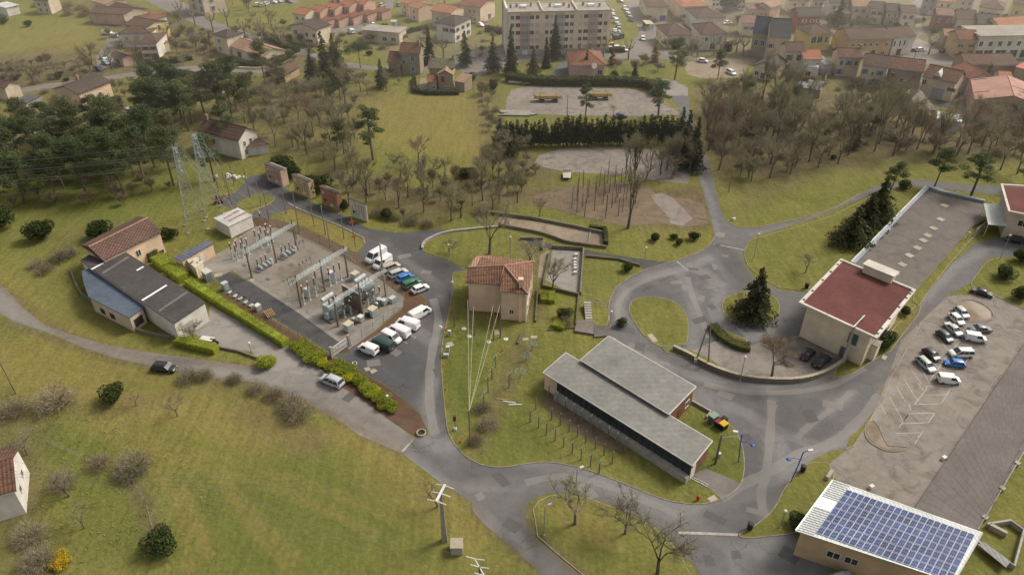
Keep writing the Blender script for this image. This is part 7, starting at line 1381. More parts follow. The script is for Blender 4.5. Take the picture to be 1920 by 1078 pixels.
m=MB();m.box((.15,0,.85),(.55,.32,.25),0,.7);m.build('tank',mat('tank_blue',(.05,.08,.15),None,3,.3),t);m=MB();m.box((-.35,0,.85),(.6,.28,.12));m.build('seat',BUMP,t);m=MB();m.tube((.45,-.38,1.02),(.45,.38,1.02),.025,.025,5);m.build('handlebar',ANTEN,t)
t=thing('covered_crate','pale tarpaulin covered crate behind the short courtyard hedge','crate',gp((390,641)),-.25);m=MB();m.box((0,0,.4),(2.4,1.1,.75),0,.95);m.build('crate',WM('beige'),t);m=MB();m.box((0,0,.8),(2.5,1.2,.08));m.build('cover',WM('white'),t)
t=thing('mini_digger','little red digger and dark tarpaulin right of the upper pylon','digger',gp((410,381)),.6)
for s in(-1,1):m=MB();m.box((0,s*.55,.25),(1.8,.32,.5));m.build('track',TYR,t)
m=MB();m.box((-.1,0,.85),(1.2,1.0,.6));m.build('body',mat('digger_red',(.40,.08,.04),None,3,.5),t);m=MB();m.box((.1,.1,1.5),(.8,.7,.75),0,.9);m.build('cab',GLS,t);m=MB();m.path([(.6,-.2,.9),(1.6,-.2,1.9),(2.3,-.2,.9)],.09,5);m.build('boom',mat('digger_red',(.40,.08,.04)),t);m=MB();m.box((2.35,-.2,.7),(.35,.45,.4));m.build('bucket',BUMP,t)
WOODP=mat('weathered_pole',(.25,.205,.16),(.16,.13,.10),3,.95,obrand=.2);CONP=mat('pylon_concrete',(.38,.345,.28),(.28,.25,.20),2,.9);GALV=mat('galvanised_lattice',(.46,.48,.46),(.33,.35,.34),2,.6)
INSG=mat('glass_insulator',(.14,.38,.31),(.09,.28,.23),5,.3);INSB=mat('brown_porcelain',(.13,.055,.04),(.09,.04,.03),6,.3);GREYE=mat('equipment_grey',(.50,.55,.55),(.38,.43,.43),2,.6);LIDC=mat('cream_lid',(.58,.52,.36),(.44,.38,.26),3,.8);WIRE=mat('line_wire',(.30,.30,.27),None,5,.6);CABLE=mat('pale_cable',(.42,.42,.30),None,5,.7)
ORNG=mat('safety_orange',(.75,.16,.03),(.6,.12,.03),5,.6);REDP=mat('signal_red',(.52,.04,.03),None,4,.5);BLUEP=mat('lamp_blue',(.02,.10,.42),None,3,.45)
def up_h(base,topy):
 g=gp(base);b=(539-topy)/FL;Y=g.y
 w=(b*CT*Y-ST*Y)/(CT+b*ST);return w+HC
def wpole(base,topy,label,group,r=.13,name='utility_pole',m=None,cross=0,foot=0,cat='pole'):
 h=max(2.0,up_h(base,topy));g=gp(base);t=thing(name,label,cat,g,rnd.random()*3,group)
 k=MB();k.tube((0,0,-.2),(rnd.gauss(0,.06),rnd.gauss(0,.06),h),r,r*.68,7);k.build('shaft',m or WOODP,t)
 if cross:
  k=MB();k.box((0,0,h-.5),(cross,.12,.12));o=k.build('crossarm',ANTEN,t)
  for x in(-.45,0,.45):k=MB();k.lathe([(.05,0),(.09,.08),(.05,.12),(.09,.18),(.04,.26)],(x*cross,0,h-.44),7);k.build('insulator',INSG,o)
 if foot:k=MB();k.lathe([(.8,0),(.8,.06),(.3,.1)],(0,0,0),9);k.build('footing',STEP,t)
 return t,h,g
z=lambda*p:q(480,290,p,5.675)
for b,ty,x in zip(z((55,545),(145,705),(322,630),(465,835),(620,765),(742,850),(792,990),(938,895),(1058,975),(432,900)),z((0,310),(0,380),(0,320),(0,410),(0,460),(0,545),(0,690),(0,600),(0,660),(0,690)),range(10)):
 t,h,g=wpole(b,ty[1],'weathered wooden pole beside the practice facade road','wooden poles along the facade road',cross=1.2 if x in(1,5,7)else 0)
z=lambda*p:q(310,240,p,5.392)
for b,ty in zip(z((670,770),(855,700),(968,785),(610,590),(700,580),(540,645)),z((0,460),(0,390),(0,560),(0,345),(0,345),(0,480))):wpole(b,ty[1],'weathered wooden pole around the small lawn above the rusty shed','wooden poles above the rusty shed')
for hh in(2.6,6.2):
 g=gp(q(480,290,[(1058,975)],5.675)[0]);t=thing('warning_board','orange board fixed %s on the wooden pole nearest the vans'%('low' if hh<4 else 'high'),'sign',(g.x,g.y-.2,hh),.3);m=MB();m.box((0,0,0),(1.0,.08,.45));m.build('board',ORNG,t);m=MB();m.box((.1,.0,-.35),(.12,.06,.3));m.build('bracket',ANTEN,t)
def pylon(base,topy,wb,label,rz):
 h=up_h(base,topy);g=gp(base);t=thing('lattice_pylon',label,'pylon',g,rz);H_=h
 wf=lambda zz:wb*(1-zz/H_)**1.15*.5+.42;lv=[0];
 while lv[-1]<H_*.97:lv.append(lv[-1]+max(.9,wf(lv[-1])*2*.85))
 lv[-1]=H_;C4=[(-1,-1),(1,-1),(1,1),(-1,1)]
 for sx,sy in C4:
  m=MB();m.path([(sx*wf(zz),sy*wf(zz),zz)for zz in lv],.095,4);m.build('leg',GALV,t)
  m=MB();m.box((sx*wf(0),sy*wf(0),.12),(.7,.7,.3));m.build('footing',CSLAB,t)
 for i in range(4):
  a,b=C4[i],C4[(i+1)%4];m=MB()
  for z0,z1 in zip(lv[:-1],lv[1:]):
   w0,w1=wf(z0),wf(z1);m.tube((a[0]*w0,a[1]*w0,z0),(b[0]*w1,b[1]*w1,z1),.042,.042,3,False);m.tube((b[0]*w0,b[1]*w0,z0),(a[0]*w1,a[1]*w1,z1),.042,.042,3,False);m.tube((a[0]*w1,a[1]*w1,z1),(b[0]*w1,b[1]*w1,z1),.03,.03,3,False)
  m.build('bracing',GALV,t)
 for k,zz in enumerate((H_-.5,H_-2.6,H_-4.8)):
  m=MB();w_=1.9
  for s in(-1,1):m.tube((0,s*.4,zz),(0+s*0,s*w_,zz+.1),.05,.04,4);m.tube((.35,s*.4,zz-.1),(0,s*w_,zz+.1),.035,.03,3);m.tube((-.35,s*.4,zz-.1),(0,s*w_,zz+.1),.035,.03,3);m.tube((0,s*.4,zz+.6),(0,s*w_,zz+.1),.03,.03,3)
  o=m.build('crossarm',GALV,t)
  for s in(-1,1):
   for e in(-1,1):
    m=MB();m.tube((e*.1,s*w_,zz+.1),(e*1.2,s*w_,zz-.15),.06,.06,6);m.build('insulator',INSG,o)
 return t,h,g
PA=pylon((369,427),278,3.3,'left lattice steel pylon with green insulators on the lawn above the workshop',.5);PB=pylon((401,398),253,3.3,'right taller lattice steel pylon beside the left one',.5)
def wire(a,b,sag,label,m=WIRE,r=.022,name='overhead_line',group=None,n=14,cat='cable'):
 a,b=Vector(a),Vector(b);c=a.lerp(b,.5);c.z=0;pts=[]
 for i in range(n+1):
  f=i/n;p=a.lerp(b,f);p.z-=sag*4*f*(1-f);pts.append(p-c)
 k=MB();k.path(pts,r,3);return tag(k.build(name,m,loc=c),label,cat,group)
def gz(p,h):v=gp(p,z=h);return v
for P_,g0 in((PA,0),(PB,1)):
 t,h,g=P_
 for k in range(3):
  for s in(-1,1):
   loc=g+Vector((-math.sin(.5)*s*1.9-math.cos(.5)*1.4,math.cos(.5)*s*1.9-math.sin(.5)*1.4,h-.6-2.15*k));wire(loc,loc+Vector((-150,-26+8*s,6)),3.5,'line wire leaving the pylons towards the left over the pine wood',group='wires leaving the pylons to the left')
   l2=g+Vector((-math.sin(.5)*s*1.9+math.cos(.5)*1.4,math.cos(.5)*s*1.9+math.sin(.5)*1.4,h-.6-2.15*k))
   if k<2:wire(l2,gz((470+28*(k*2+(s>0)),466-16*(k*2+(s>0))),7),1.2,'line wire from the pylons down to the first substation gantry',group='wires from pylons to the gantry')
def gantry(bases,tops,beam,label):
 hs=[up_h(b,t_)for b,t_ in zip(bases,tops)];G=[gp(b)for b in bases];c=G[0].copy();t=thing('gantry',label,'gantry',c);zb=up_h(bases[0],beam[0]);
 for g,h in zip(G,hs):m=MB();p=g-c;m.tube((p.x,p.y,-.2),(p.x,p.y,h),.22,.15,7);m.build('post',CONP if h>9 else WOODP,t)
 a=G[0]-c;b=G[-1]-c;a.z=b.z=zb;d=(b-a).normalized();a=a-d*.6;b=b+d*.6;L_=(b-a).length;n=Vector((-d.y,d.x,0));m=MB();w=.3
 ch=[n*w+Vector((0,0,.25)),-n*w+Vector((0,0,.25)),n*w-Vector((0,0,.2)),-n*w-Vector((0,0,.2))]
 for o in ch:m.tube(a+o,b+o,.05,.05,4)
 k=int(L_/.7)
 for i in range(k):
  p0,p1=a+d*(L_*i/k),a+d*(L_*(i+1)/k)
  for o0,o1 in((0,1),(2,3),(0,2),(1,3)):m.tube(p0+ch[o0],p1+ch[o1],.026,.026,3,False);m.tube(p1+ch[o0],p1+ch[o1],.022,.022,3,False)
 bm=m.build('lattice_beam',mat('pale_galvanised',(.66,.67,.66),(.52,.53,.52),3,.6),t)
 nI=6
 for i in range(nI):
  f=(i+.7)/(nI+.3);p=a.lerp(b,f)-Vector((0,0,.2))
  for s in(-1,1):m=MB();e=p+n*s*1.25-Vector((0,0,.2));m.tube(p+n*s*.35,e,.075,.075,6);m.build('insulator',INSG,bm)
 return t,a+c,b+c,n
z1=lambda*p:q(400,400,p,6.74);z2=lambda*p:q(540,440,p,5.99)
ga=gantry(z1((490,815),(800,620),(1060,470)),[z1((0,450))[0][1],z1((0,225))[0][1],z1((0,75))[0][1]],(z1((0,480))[0][1],),'uppermost lattice gantry of the substation')
gb_=gantry(z2((150,815),(415,630),(675,475)),[z2((0,450))[0][1],z2((0,280))[0][1],z2((0,120))[0][1]],(z2((0,500))[0][1],),'middle lattice gantry of the substation')
gc=gantry(z2((565,1030),(835,885),(1100,690)),[z2((0,690))[0][1],z2((0,530))[0][1],z2((0,100))[0][1]],(z2((0,745))[0][1],),'lowest lattice gantry above the transformers')
for(A,B)in((ga,gb_),(gb_,gc)):
 for i in range(6):
  f=(i+.5)/6;wire(A[1].lerp(A[2],f)-A[3]*1.5-Vector((0,0,.4)),B[1].lerp(B[2],f)+B[3]*1.5-Vector((0,0,.4)),.9,'busbar conductor slung between two substation gantries',group='conductors between the gantries',r=.025,n=8)
rz_s=math.atan2((gb_[2]-gb_[1]).y,(gb_[2]-gb_[1]).x)
INSCOL=None
def inscol(px,label,hs=2.3,hi=1.5,m=INSB,stand=GREYE,group=None):
 global INSCOL
 g=gp(px);t=thing('insulator_column',label,'insulator',g,rz_s,group);k=MB();k.box((0,0,hs/2),(.22,.22,hs));k.box((0,0,.06),(.5,.5,.12));k.build('stand',stand,t)
 k=MB();pr=[(.10,0)];nn=9
 for i in range(nn):zz=.08+hi*i/nn;pr+=[(.10,zz),(.17,zz+.06),(.10,zz+.12)]
 k.lathe(pr,(0,0,hs),8);k.build('porcelain',m,t);k=MB();k.lathe([(.16,0),(.19,.08),(.17,.22),(.06,.28)],(0,0,hs+hi+.05),8);k.build('cap',FRAMEW,t);return t
cols=z1((250,575),(322,545),(395,500),(310,600),(385,560),(455,520),(555,410),(628,370),(695,335),(615,440),(690,400),(755,360),(440,610),(730,440))
for p in cols:inscol(p,'brown insulator column on a grey stand by the uppermost gantry',group='insulator columns by the uppermost gantry')
for p in z2((320,690),(250,735),(185,780),(480,575),(540,540),(600,510),(330,610)):inscol(p,'brown insulator column on a grey stand by the middle gantry',2.6,1.6,group='insulator columns by the middle gantry')
for p in z2((640,930),(710,890),(780,850),(905,810),(970,770),(1040,730)):inscol(p,'dark insulator column between the transformer and the cabinets',2.0,1.0,group='insulator columns by the transformers')
def breaker(px,label,rz):
 g=gp(px);t=thing('circuit_breaker',label,'breaker',g,rz);k=MB()
 for x in(-1.5,1.5):
  for y in(-.5,.5):k.box((x,y,.35),(.12,.12,.7))
 k.box((0,-.5,.7),(3.4,.12,.12));k.box((0,.5,.7),(3.4,.12,.12));k.build('frame',ANTEN,t)
 for x in(-1.1,0,1.1):
  k=MB();k.tube((x,-.75,1.05),(x,.75,1.05),.26,.26,9);k.build('tank',GREYE,t)
  k=MB();pr=[(.09,0)]
  for i in range(8):zz=.1+1.3*i/8;pr+=[(.09,zz),(.15,zz+.06),(.09,zz+.12)]
  k.lathe(pr,(x,.5,1.25),8);o=k.build('bushing',INSB,t);k=MB();k.lathe([(.14,0),(.16,.1),(.1,.22)],(x,.5,2.75),7);k.build('cap',FRAMEW,o)
 k=MB();k.box((1.95,0,.9),(.5,.8,1.1));k.build('control_box',GREYE,t);return t
breaker(z1((650,700))[0],'triple circuit breaker on a low frame, left of the pair below the uppermost gantry',rz_s);breaker(z1((950,540))[0],'triple circuit breaker on a low frame, right of the pair below the uppermost gantry',rz_s)
for p,l in((z1((1170,690))[0],'small switch frame left end of the middle gantry'),(z1((1080,470))[0],'small switch frame right of the upper right breaker')):
 g=gp(p);t=thing('isolator_switch',l,'switchgear',g,rz_s);k=MB()
 for x in(-1.6,0,1.6):k.tube((x,0,0),(x,0,1.4),.06,.06,5)
 k.box((0,0,1.4),(3.8,.12,.12));k.build('frame',ANTEN,t)
 for x in(-1.5,-.5,.5,1.5):k=MB();k.lathe([(.08,0),(.14,.1),(.08,.2),(.14,.3),(.05,.5)],(x,0,1.46),7);k.build('insulator',INSB,t)
for i,p in enumerate(z2((85,560),(140,590),(195,545),(400,400),(450,370),(500,345))):
 g=gp(p);t=thing('isolator_switch','switch bar with green glass insulators under the middle gantry','switchgear',g+Vector((0,-4,0)),rz_s,'switch bars under the middle gantry');k=MB();k.tube((-.6,0,0),(-.6,0,3.6),.06,.06,5);k.tube((-1.2,0,3.6),(1.2,0,3.6),.05,.05,5);k.build('frame',GREYE,t)
 for x in(-.9,0,.9):k=MB();k.tube((x,0,3.6),(x,0,4.5),.09,.09,6);k.build('insulator',INSG,t)
def transformer(px,label,rz,s=1.0):
 g=gp(px);t=thing('transformer',label,'transformer',g,rz);t.scale=(s,)*3
 k=MB();k.box((0,0,.2),(4.6,3.2,.4));k.build('plinth',STEP,t);k=MB();k.box((0,0,1.75),(3.2,1.5,2.7));k.box((0,0,3.15),(3.4,1.7,.12));k.build('tank',GREYE,t)
 for s_ in(-1,1):
  for x in(-1.1,-.4,.3,1.0):
   k=MB()
   for j in range(5):k.box((x-.22+j*.11,s_*1.1,1.6),(.035,.7,2.0))
   k.build('radiator',mat('radiator_grey',(.46,.51,.50),(.34,.38,.38),2,.6),t)
 k=MB();k.tube((-1.5,1.1,3.9),(1.3,1.1,3.9),.42,.42,12);k.build('conservator',mat('pale_tank',(.50,.54,.53),(.40,.44,.43),2,.5),t)
 for x in(-.9,0,.9):
  k=MB();pr=[(.1,0)]
  for i in range(7):zz=.1+1.1*i/7;pr+=[(.1,zz),(.19,zz+.06),(.1,zz+.13)]
  k.lathe(pr,(x,-.3,3.2),8);k.build('bushing',INSB,t)
 k=MB();k.box((-2.0,-.3,1.3),(.5,.9,1.4));k.build('control_box',GREYE,t);return t
transformer(z2((520,905))[0],'grey power transformer left of the brown blast wall',rz_s);transformer(z2((880,690))[0],'grey power transformer with large radiator bank right of the blast wall',rz_s,1.0)
a,b=gp(z2((640,770))[0]),gp(z2((842,885))[0]);d=b-a;c=(a+b)/2;t=thing('blast_wall','brown concrete blast wall standing between the two transformers','wall',c,math.atan2(d.y,d.x));m=MB();m.box((0,0,2.2),(d.length,.3,4.4));m.build('wall',mat('brown_concrete',(.20,.16,.12),(.15,.12,.09),1.5,.9),t);m=MB();m.box((0,0,4.47),(d.length+.1,.45,.14));m.build('coping',CONP,t)
def cabinet(px,w,d_,h,label,lid=None,body=None):
 t=thing('equipment_cabinet',label,'cabinet',gp(px),rz_s);k=MB();k.box((0,0,h/2+.15),(w,d_,h));k.build('case',body or GREYE,t);k=MB();k.box((0,0,h+.20),(w+.12,d_+.12,.1));k.build('lid',lid or GREYE,t);k=MB();k.box((0,-d_/2-.02,h/2+.15),(w*.8,.03,h*.8));k.build('door',mat('door_grey',(.31,.35,.36),(.25,.28,.29),2,.5),t)
 k=MB();k.box((0,0,.08),(w*1.1,d_*1.1,.16));k.build('base',STEP,t)
cabinet(z2((688,1075))[0],1.5,1.3,1.5,'cream topped cabinet nearest the substation gate',LIDC);cabinet(z2((822,975))[0],.9,.9,1.1,'small white cabinet in the cabinet row',FRAMEW,FRAMEW);cabinet(z2((958,905))[0],1.5,1.3,1.5,'cream topped cabinet in the middle of the row',LIDC);cabinet(z2((1082,785))[0],.9,.8,1.0,'pale grey cabinet near the upper end of the row');cabinet(z2((1030,770))[0],.8,.8,.9,'dark small cabinet left of the pale grey one');cabinet(z2((1175,755))[0],1.2,.9,.9,'last grey cabinet of the row near the wire fence');cabinet(z2((760,500))[0],1.4,1.2,1.4,'cream topped cabinet above the conservator tank',LIDC)
cabinet(z2((490,500))[0],.9,.9,1.6,'pale box on the breaker by the middle gantry',FRAMEW,GREYE);cabinet(z2((225,700))[0],.8,.8,1.9,'upright grey box at the left end of the middle gantry',FRAMEW)
for p,l in zip(z2((740,1000),(900,920),(1000,830)),('left','middle','upper')):
 t=thing('reactor_coil',l+' dark coil drum in the cabinet row','coil',gp(p),rz_s);k=MB();k.lathe([(.3,0),(.55,.15),(.55,.3),(.4,.4),(.55,.5),(.55,.7),(.4,.8),(.3,1.0)],(0,0,.1),10);k.build('coil',BUMP,t);k=MB();k.lathe([(.3,0),(.3,.3),(.1,.4)],(0,0,1.1),8);k.build('cap',GREYE,t)
t=thing('pipe_frame','long tubular frame beside the dark transformer bay','frame',gp(z2((700,880))[0]),rz_s)
for y in(0,1.6):m=MB();m.tube((-3,y,2.2),(3,y,2.2),.06,.06,5);m.build('rail',ANTEN,t)
for x in(-3,0,3):
 for y in(0,1.6):m=MB();m.tube((x,y,0),(x,y,2.2),.05,.05,5);m.build('post',ANTEN,t)
for p in z1((390,660),(685,835),(980,650),(690,485),(560,700)):slab([(p[0]-5,p[1]),(p[0],p[1]-3.2),(p[0]+6,p[1]),(p[0]+1,p[1]+3.4)],.07,mat('blue_grey_lid',(.12,.14,.16),(.09,.10,.12),3),'hatch_cover')
cabinet(q(0,360,[(1268,548)])[0],1.1,.9,1.5,'blue grey cabinet heading the equipment row on the dark strip',None,mat('blue_grey_case',(.33,.40,.46),(.27,.33,.38),2,.5))
for i,(x,y)in enumerate([(1300,565),(1330,585),(1360,603),(1390,620),(1420,638)]):
 p=q(0,360,[(x,y)])[0];t=thing('stored_insulator','grey cylinder with brown ribbed insulators lying on the dark strip','insulator',gp(p),rz_s+rnd.uniform(-.3,.3),'stored insulators on the dark strip');t.scale=(.72,)*3
 k=MB();k.tube((-1.0,0,.35),(.2,0,.45),.24,.24,9);k.tube((-1.0,.5,.3),(.2,.5,.35),.2,.2,9);k.build('cylinder',GREYE,t)
 k=MB()
 for j in range(7):k.tube((.25+j*.12,0,.45),(.31+j*.12,0,.45),.2,.2,8)
 k.build('porcelain',INSB,t)
cabinet(q(0,360,[(1450,662)])[0],1.0,.9,1.0,'white box with an orange lamp on the dark strip',FRAMEW);
t=thing('wooden_pallet','brown wooden pallet frame at the lower end of the equipment row','pallet',gp(q(0,360,[(1515,690)])[0]),rz_s+1.2)
for y in(-.7,-.35,0,.35,.7):m=MB();m.box((0,y,.5),(2.6,.16,.1));m.build('slat',LOG,t)
for x in(-1.1,0,1.1):m=MB();m.box((x,0,.25),(.15,1.6,.4));m.build('bearer',WOODP,t)
a,b=gp((623,671)),gp((655.7,648));d=b-a;t=thing('sliding_gate','white barred gate with concrete posts and a notice at the substation entrance','gate',a,math.atan2(d.y,d.x));L_=d.length
for x in(0,L_):m=MB();m.box((x,0,1.25),(.5,.4,2.5));m.build('gate_post',CONP,t)
m=MB()
for zz in(.35,1.25,2.1):m.box((L_/2,0,zz),(L_-.5,.10,.14))
for i in range(24):x=.4+(L_-.8)*i/23;m.box((x,0,1.22),(.06,.06,1.75))
m.build('leaf',mat('gate_white',(.72,.72,.68),(.42,.42,.40),3,.6),t);m=MB();m.box((L_*.22,-.06,1.5),(.7,.03,.6));s_=m.build('notice',FRAMEW,t);m=MB();m.box((L_*.22,-.08,1.5),(.35,.01,.3));m.build('notice_print',mat('print_blue',(.10,.16,.30)),s_)
MESHF=mat('wire_mesh',(.28,.29,.28),None,5,.7)
def fence(pts,h,label,step=2.5,hor=4,pm=None,name='wire_fence',rr=.012):
 P=[gp(p)for p in pts];c=P[0].copy();t=thing(name,label,'fence',c);m=MB();n=0
 for a,b in zip(P[:-1],P[1:]):
  d=b-a;k=max(1,round(d.length/step))
  for i in range(k+1):
   p=a.lerp(b,i/k)-c
   if n<90:o=MB();o.tube((p.x,p.y,0),(p.x,p.y,h),.045,.045,5);o.build('post',pm or ANTEN,t);n+=1
  for j in range(hor):zz=h*(j+.7)/hor-.05;m.tube(a-c+Vector((0,0,zz)),b-c+Vector((0,0,zz)),rr,rr,3)
  kk=int(d.length/.5)
  for i in range(kk):p=a.lerp(b,i/kk)-c;m.tube((p.x,p.y,.05),(p.x,p.y,h-.05),rr*.7,rr*.7,3)
 m.build('mesh',MESHF,t)
fence([(658,650),(700,620),(757,578),(760,560),(736,541),(700,511),(640,476),(600,455),(560,437),(520,424)],1.9,'wire fence around the lower and right sides of the substation');fence([(396,518),(410,535),(480,585),(560,634),(622,671)],1.8,'wire fence between the long hedge and the dark asphalt strip')
fence([(1290,362),(1360,352),(1450,350)],1.2,'low wire fence below the bare wood at the through road',4)if False else None
fence([(1830,1000),(1860,950),(1890,890),(1925,815)],1.1,'thin fence behind the dark grid roof at the right edge',3)
fence([(90,830),(160,862),(250,905),(275,945),(290,1000)],1.0,'old sagging fence across the lower left slope',4,2,WOODP)
fence([(945,218),(1040,220),(1160,220),(1280,218)],1.6,'wire fence along the lower edge of the lorry yard',4);fence([(770,63),(800,72),(805,80)],1.6,'green fence of the garden by the salmon roofed house',3)
z5=lambda*p:q(820,580,p,3.85)
mast,mh,mg=wpole(z5((240,980))[0],z5((0,730))[0][1],'dark cable mast at the tip of the big lawn from which four cables rise',None,.16)
for i,(b,ty)in enumerate(zip(z5((268,185),(408,225),(455,205),(228,130)),(574,571.5,570,562))):
 t,h,g=wpole(b,ty,['second pole below the peach house, with blue bands','third pole below the peach house beside a dark slab','rightmost of the four brown poles below the peach house','first slender pole below the peach house, furthest left'][i],None,.13)
 for k in((0,)if i<4 else(0,)):wire((g.x,g.y,h-.1),(mg.x,mg.y,mh-.05),.5,['cable from the second pole below the peach house to the mast','cable from the third pole to the mast','cable from the rightmost pole to the mast','leftmost cable down to the mast'][i],CABLE,.035,'suspended_cable')
 t2=thing('round_slab',['round white base plate by the second pole','round white base plate by the third pole','round base plate right of the rightmost pole','small round plate by the first slender pole'][i],'base plate',g+Vector((1.0 if i in(2,)else-.9,-.5,0)));m=MB();m.lathe([(.45,0),(.45,.14),(.38,.18)],(0,0,0),12);m.build('disc',FRAMEW,t2);m=MB();m.lathe([(.08,0),(.08,.1)],(0,0,.18),6);m.build('bolt',ANTEN,t2)
wpole(z5((123,130))[0],553.7,'dark pole with white foot on the road edge left of the peach house',None,.12)
g=gp(z5((130,873))[0]);t=thing('marker_post','dark red square topped post on a white block near the cable mast','post',g);m=MB();m.box((0,0,.3),(.5,.5,.6),0,.8);m.build('base',FRAMEW,t);m=MB();m.tube((0,0,.6),(0,0,2.3),.08,.08,6);m.build('shaft',WOODP,t);m=MB();m.box((0,0,2.7),(.45,.45,.9));m.build('head',mat('dark_red',(.12,.04,.035),None,3,.6),t)
def cone(px,l):
 t=thing('traffic_cone',l,'cone',gp(px));m=MB();m.lathe([(.20,.04),(.11,.38),(.04,.72)],(0,0,0),9);m.build('cone',ORNG,t);m=MB();m.box((0,0,.02),(.5,.5,.05));m.build('base',REDP,t)
for p,l in zip(z5((92,20),(65,155),(48,412),(62,584),(170,960),(286,916),(366,70),(475,300)),['orange cone furthest up the road edge by the dark pole','orange cone above the white cabinet','orange cone just below the white cabinets on the verge','small orange cone alone on the verge further down','orange cone left of the cable mast foot','orange cone right of the cable mast foot','orange cone right under the peach house wall','orange cone in the middle of the lawn']):cone(p,l)
def whitebox(px,l,w=.5,h=1.2,m_=None):
 t=thing('meter_cabinet',l,'cabinet',gp(px));m=MB();m.box((0,0,h/2),(w,.4 if w<1.5 else w,h));m.build('case',m_ or FRAMEW,t);m=MB();m.box((0,0,h+.03),(w+.08,.48 if w<1.5 else w+.08,.06));m.build('lid',m_ or FRAMEW,t);m=MB();m.box((0,-.21 if w<1.5 else-w/2-.01,h*.55),(w*.75,.02,h*.7));m.build('door',WM('grey'),t)
whitebox(z5((90,190))[0],'upper tall white cabinet on the road verge');whitebox(z5((77,315))[0],'lower tall white cabinet on the road verge',.55,1.5);whitebox(z5((63,345))[0],'grey low cabinet beside the lower white cabinet',.9,.7,GREYE);whitebox((857,1031),'cubic pale concrete cabinet beside the large concrete pylon',1.6,1.5,CSLAB)
def rack(px,l,h=1.6):
 t=thing('insulator_rack',l,'practice rack',gp(px),rnd.random()*3);m=MB();m.tube((0,0,0),(0,0,h),.08,.08,6);m.build('post',WOODP,t)
 m=MB()
 for k in range(3):m.tube((-1.0,-.5+k*.5,h),(1.0,-.5+k*.5,h),.03,.03,4);m.tube((-.8+k*.8,-.6,h),(-.8+k*.8,.6,h),.03,.03,4)
 o=m.build('frame',ANTEN,t)
 for k in range(6):m=MB();m.lathe([(.05,0),(.10,.08),(.05,.15),(.10,.22),(.03,.3)],(-.9+k*.36,(-.5,0,.5)[k%3],h),6);m.build('insulator',INSG,o)
for p,l in zip(z5((685,300),(640,375),(598,497)),('topmost green insulator rack on the lawn','middle green insulator rack on the lawn','lowest green insulator rack, nearest the ditch brambles')):rack(p,l)
def tpost(px,h,l,g_=None,arm=1.2,am=None,ins=2):
 t=thing('practice_post',l,'post',gp(px),rnd.uniform(-.4,.4)+.9,g_);m=MB();m.tube((0,0,-.1),(0,0,h),.11,.09,6);m.build('shaft',WOODP,t)
 m=MB();m.box((0,0,h-.1),(arm,.09,.09));o=m.build('arm',am or ANTEN,t)
 for k in range(ins):m=MB();m.lathe([(.04,0),(.085,.07),(.04,.13),(.085,.19),(.03,.26)],((k-(ins-1)/2)*arm*.7/max(1,ins-1),0,h-.05),6);m.build('insulator',INSG,o)
for p,h,l in zip(z5((420,415),(395,505),(336,690),(367,600),(518,567)),(2.6,2.6,2.6,3.6,3.2),('upper practice post with a slanted pale arm on the lawn','middle practice post with slanted arm on the lawn','lowest practice post with slanted arm on the lawn','practice post carrying an orange wooden crossarm','practice post standing in the ditch brambles')):tpost(p,h,l,arm=1.8 if 'slanted' in l else 1.6,am=LOG if 'orange' in l else None,ins=3)
z6=lambda*p:q(960,640,p,3.368)
for p in z6((115,510),(168,548),(218,590),(272,628),(325,668),(380,708),(435,748),(495,790),(550,832)):tpost(p,2.7,'short dark post of the front row in the practice pole yard by the long hall','front row of the pole yard',.9,None,2)
for p in z6((232,355),(283,400),(336,440),(388,475),(438,510),(495,545),(550,585),(605,622),(660,658),(713,690)):tpost(p,2.7,'short dark post of the back row in the practice pole yard by the long hall','back row of the pole yard',.5,None,2)
for p in z6((150,430),(250,495),(305,530),(360,570),(412,605),(465,640),(525,680),(580,720),(632,770)):tpost(p,2.5,'bare short post in the middle row of the practice pole yard','middle row of the pole yard',.25,WOODP,0+1)
FR=[gp(p)for p in z6((115,510),(550,832))];wire((FR[0].x,FR[0].y,2.65),(FR[1].x,FR[1].y,2.65),.05,'thin wire running along the front row of practice posts',CABLE,.02,n=8)
B2=[gp(p)for p in z6((232,355),(713,690))];wire((B2[0].x,B2[0].y,2.65),(B2[1].x,B2[1].y,2.65),.05,'thin wire running along the back row of practice posts',CABLE,.02,n=8)
t=thing('lying_crossarm','pale timber arms lying on the grass below the green racks','timber',gp(z5((515,665))[0]),.3)
for k,a_ in enumerate((-.4,-.5,-.3)):m=MB();m.box((k*.8-.8,-.9*k+.7,.1),(2.2,.15,.15),a_);m.build('arm',LOG if k<1 else FRAMEW,t)
rg=random.Random(77);flat=[(1070,392),(1085,350),(1180,340),(1195,395),(1150,412),(1075,405)]
k=0;W_=[gp(p)for p in flat];P_=[(p.x,p.y)for p in W_];pts_=[]
while len(pts_)<34:
 x,y=rg.uniform(min(p[0]for p in P_),max(p[0]for p in P_)),rg.uniform(min(p[1]for p in P_),max(p[1]for p in P_))
 if inside(np.array([x]),np.array([y]),P_)[0]and all(abs(x-a)+abs(y-b)>3 for a,b in pts_):pts_.append((x,y))
for x,y in pts_:
 t=thing('climbing_pole','bare dark wooden pole in the training field behind the boules court','pole',(x,y,0),0,'poles in the training field');h=rg.uniform(3.5,8.5);m=MB();m.tube((0,0,-.2),(rg.gauss(0,.1),rg.gauss(0,.1),h),.12,.08,6);m.build('shaft',WOODP,t)
 if rg.random()<.3:m=MB();m.box((0,0,h-.6),(1.4,.1,.1),rg.random()*3);m.build('crossarm',ANTEN,t)
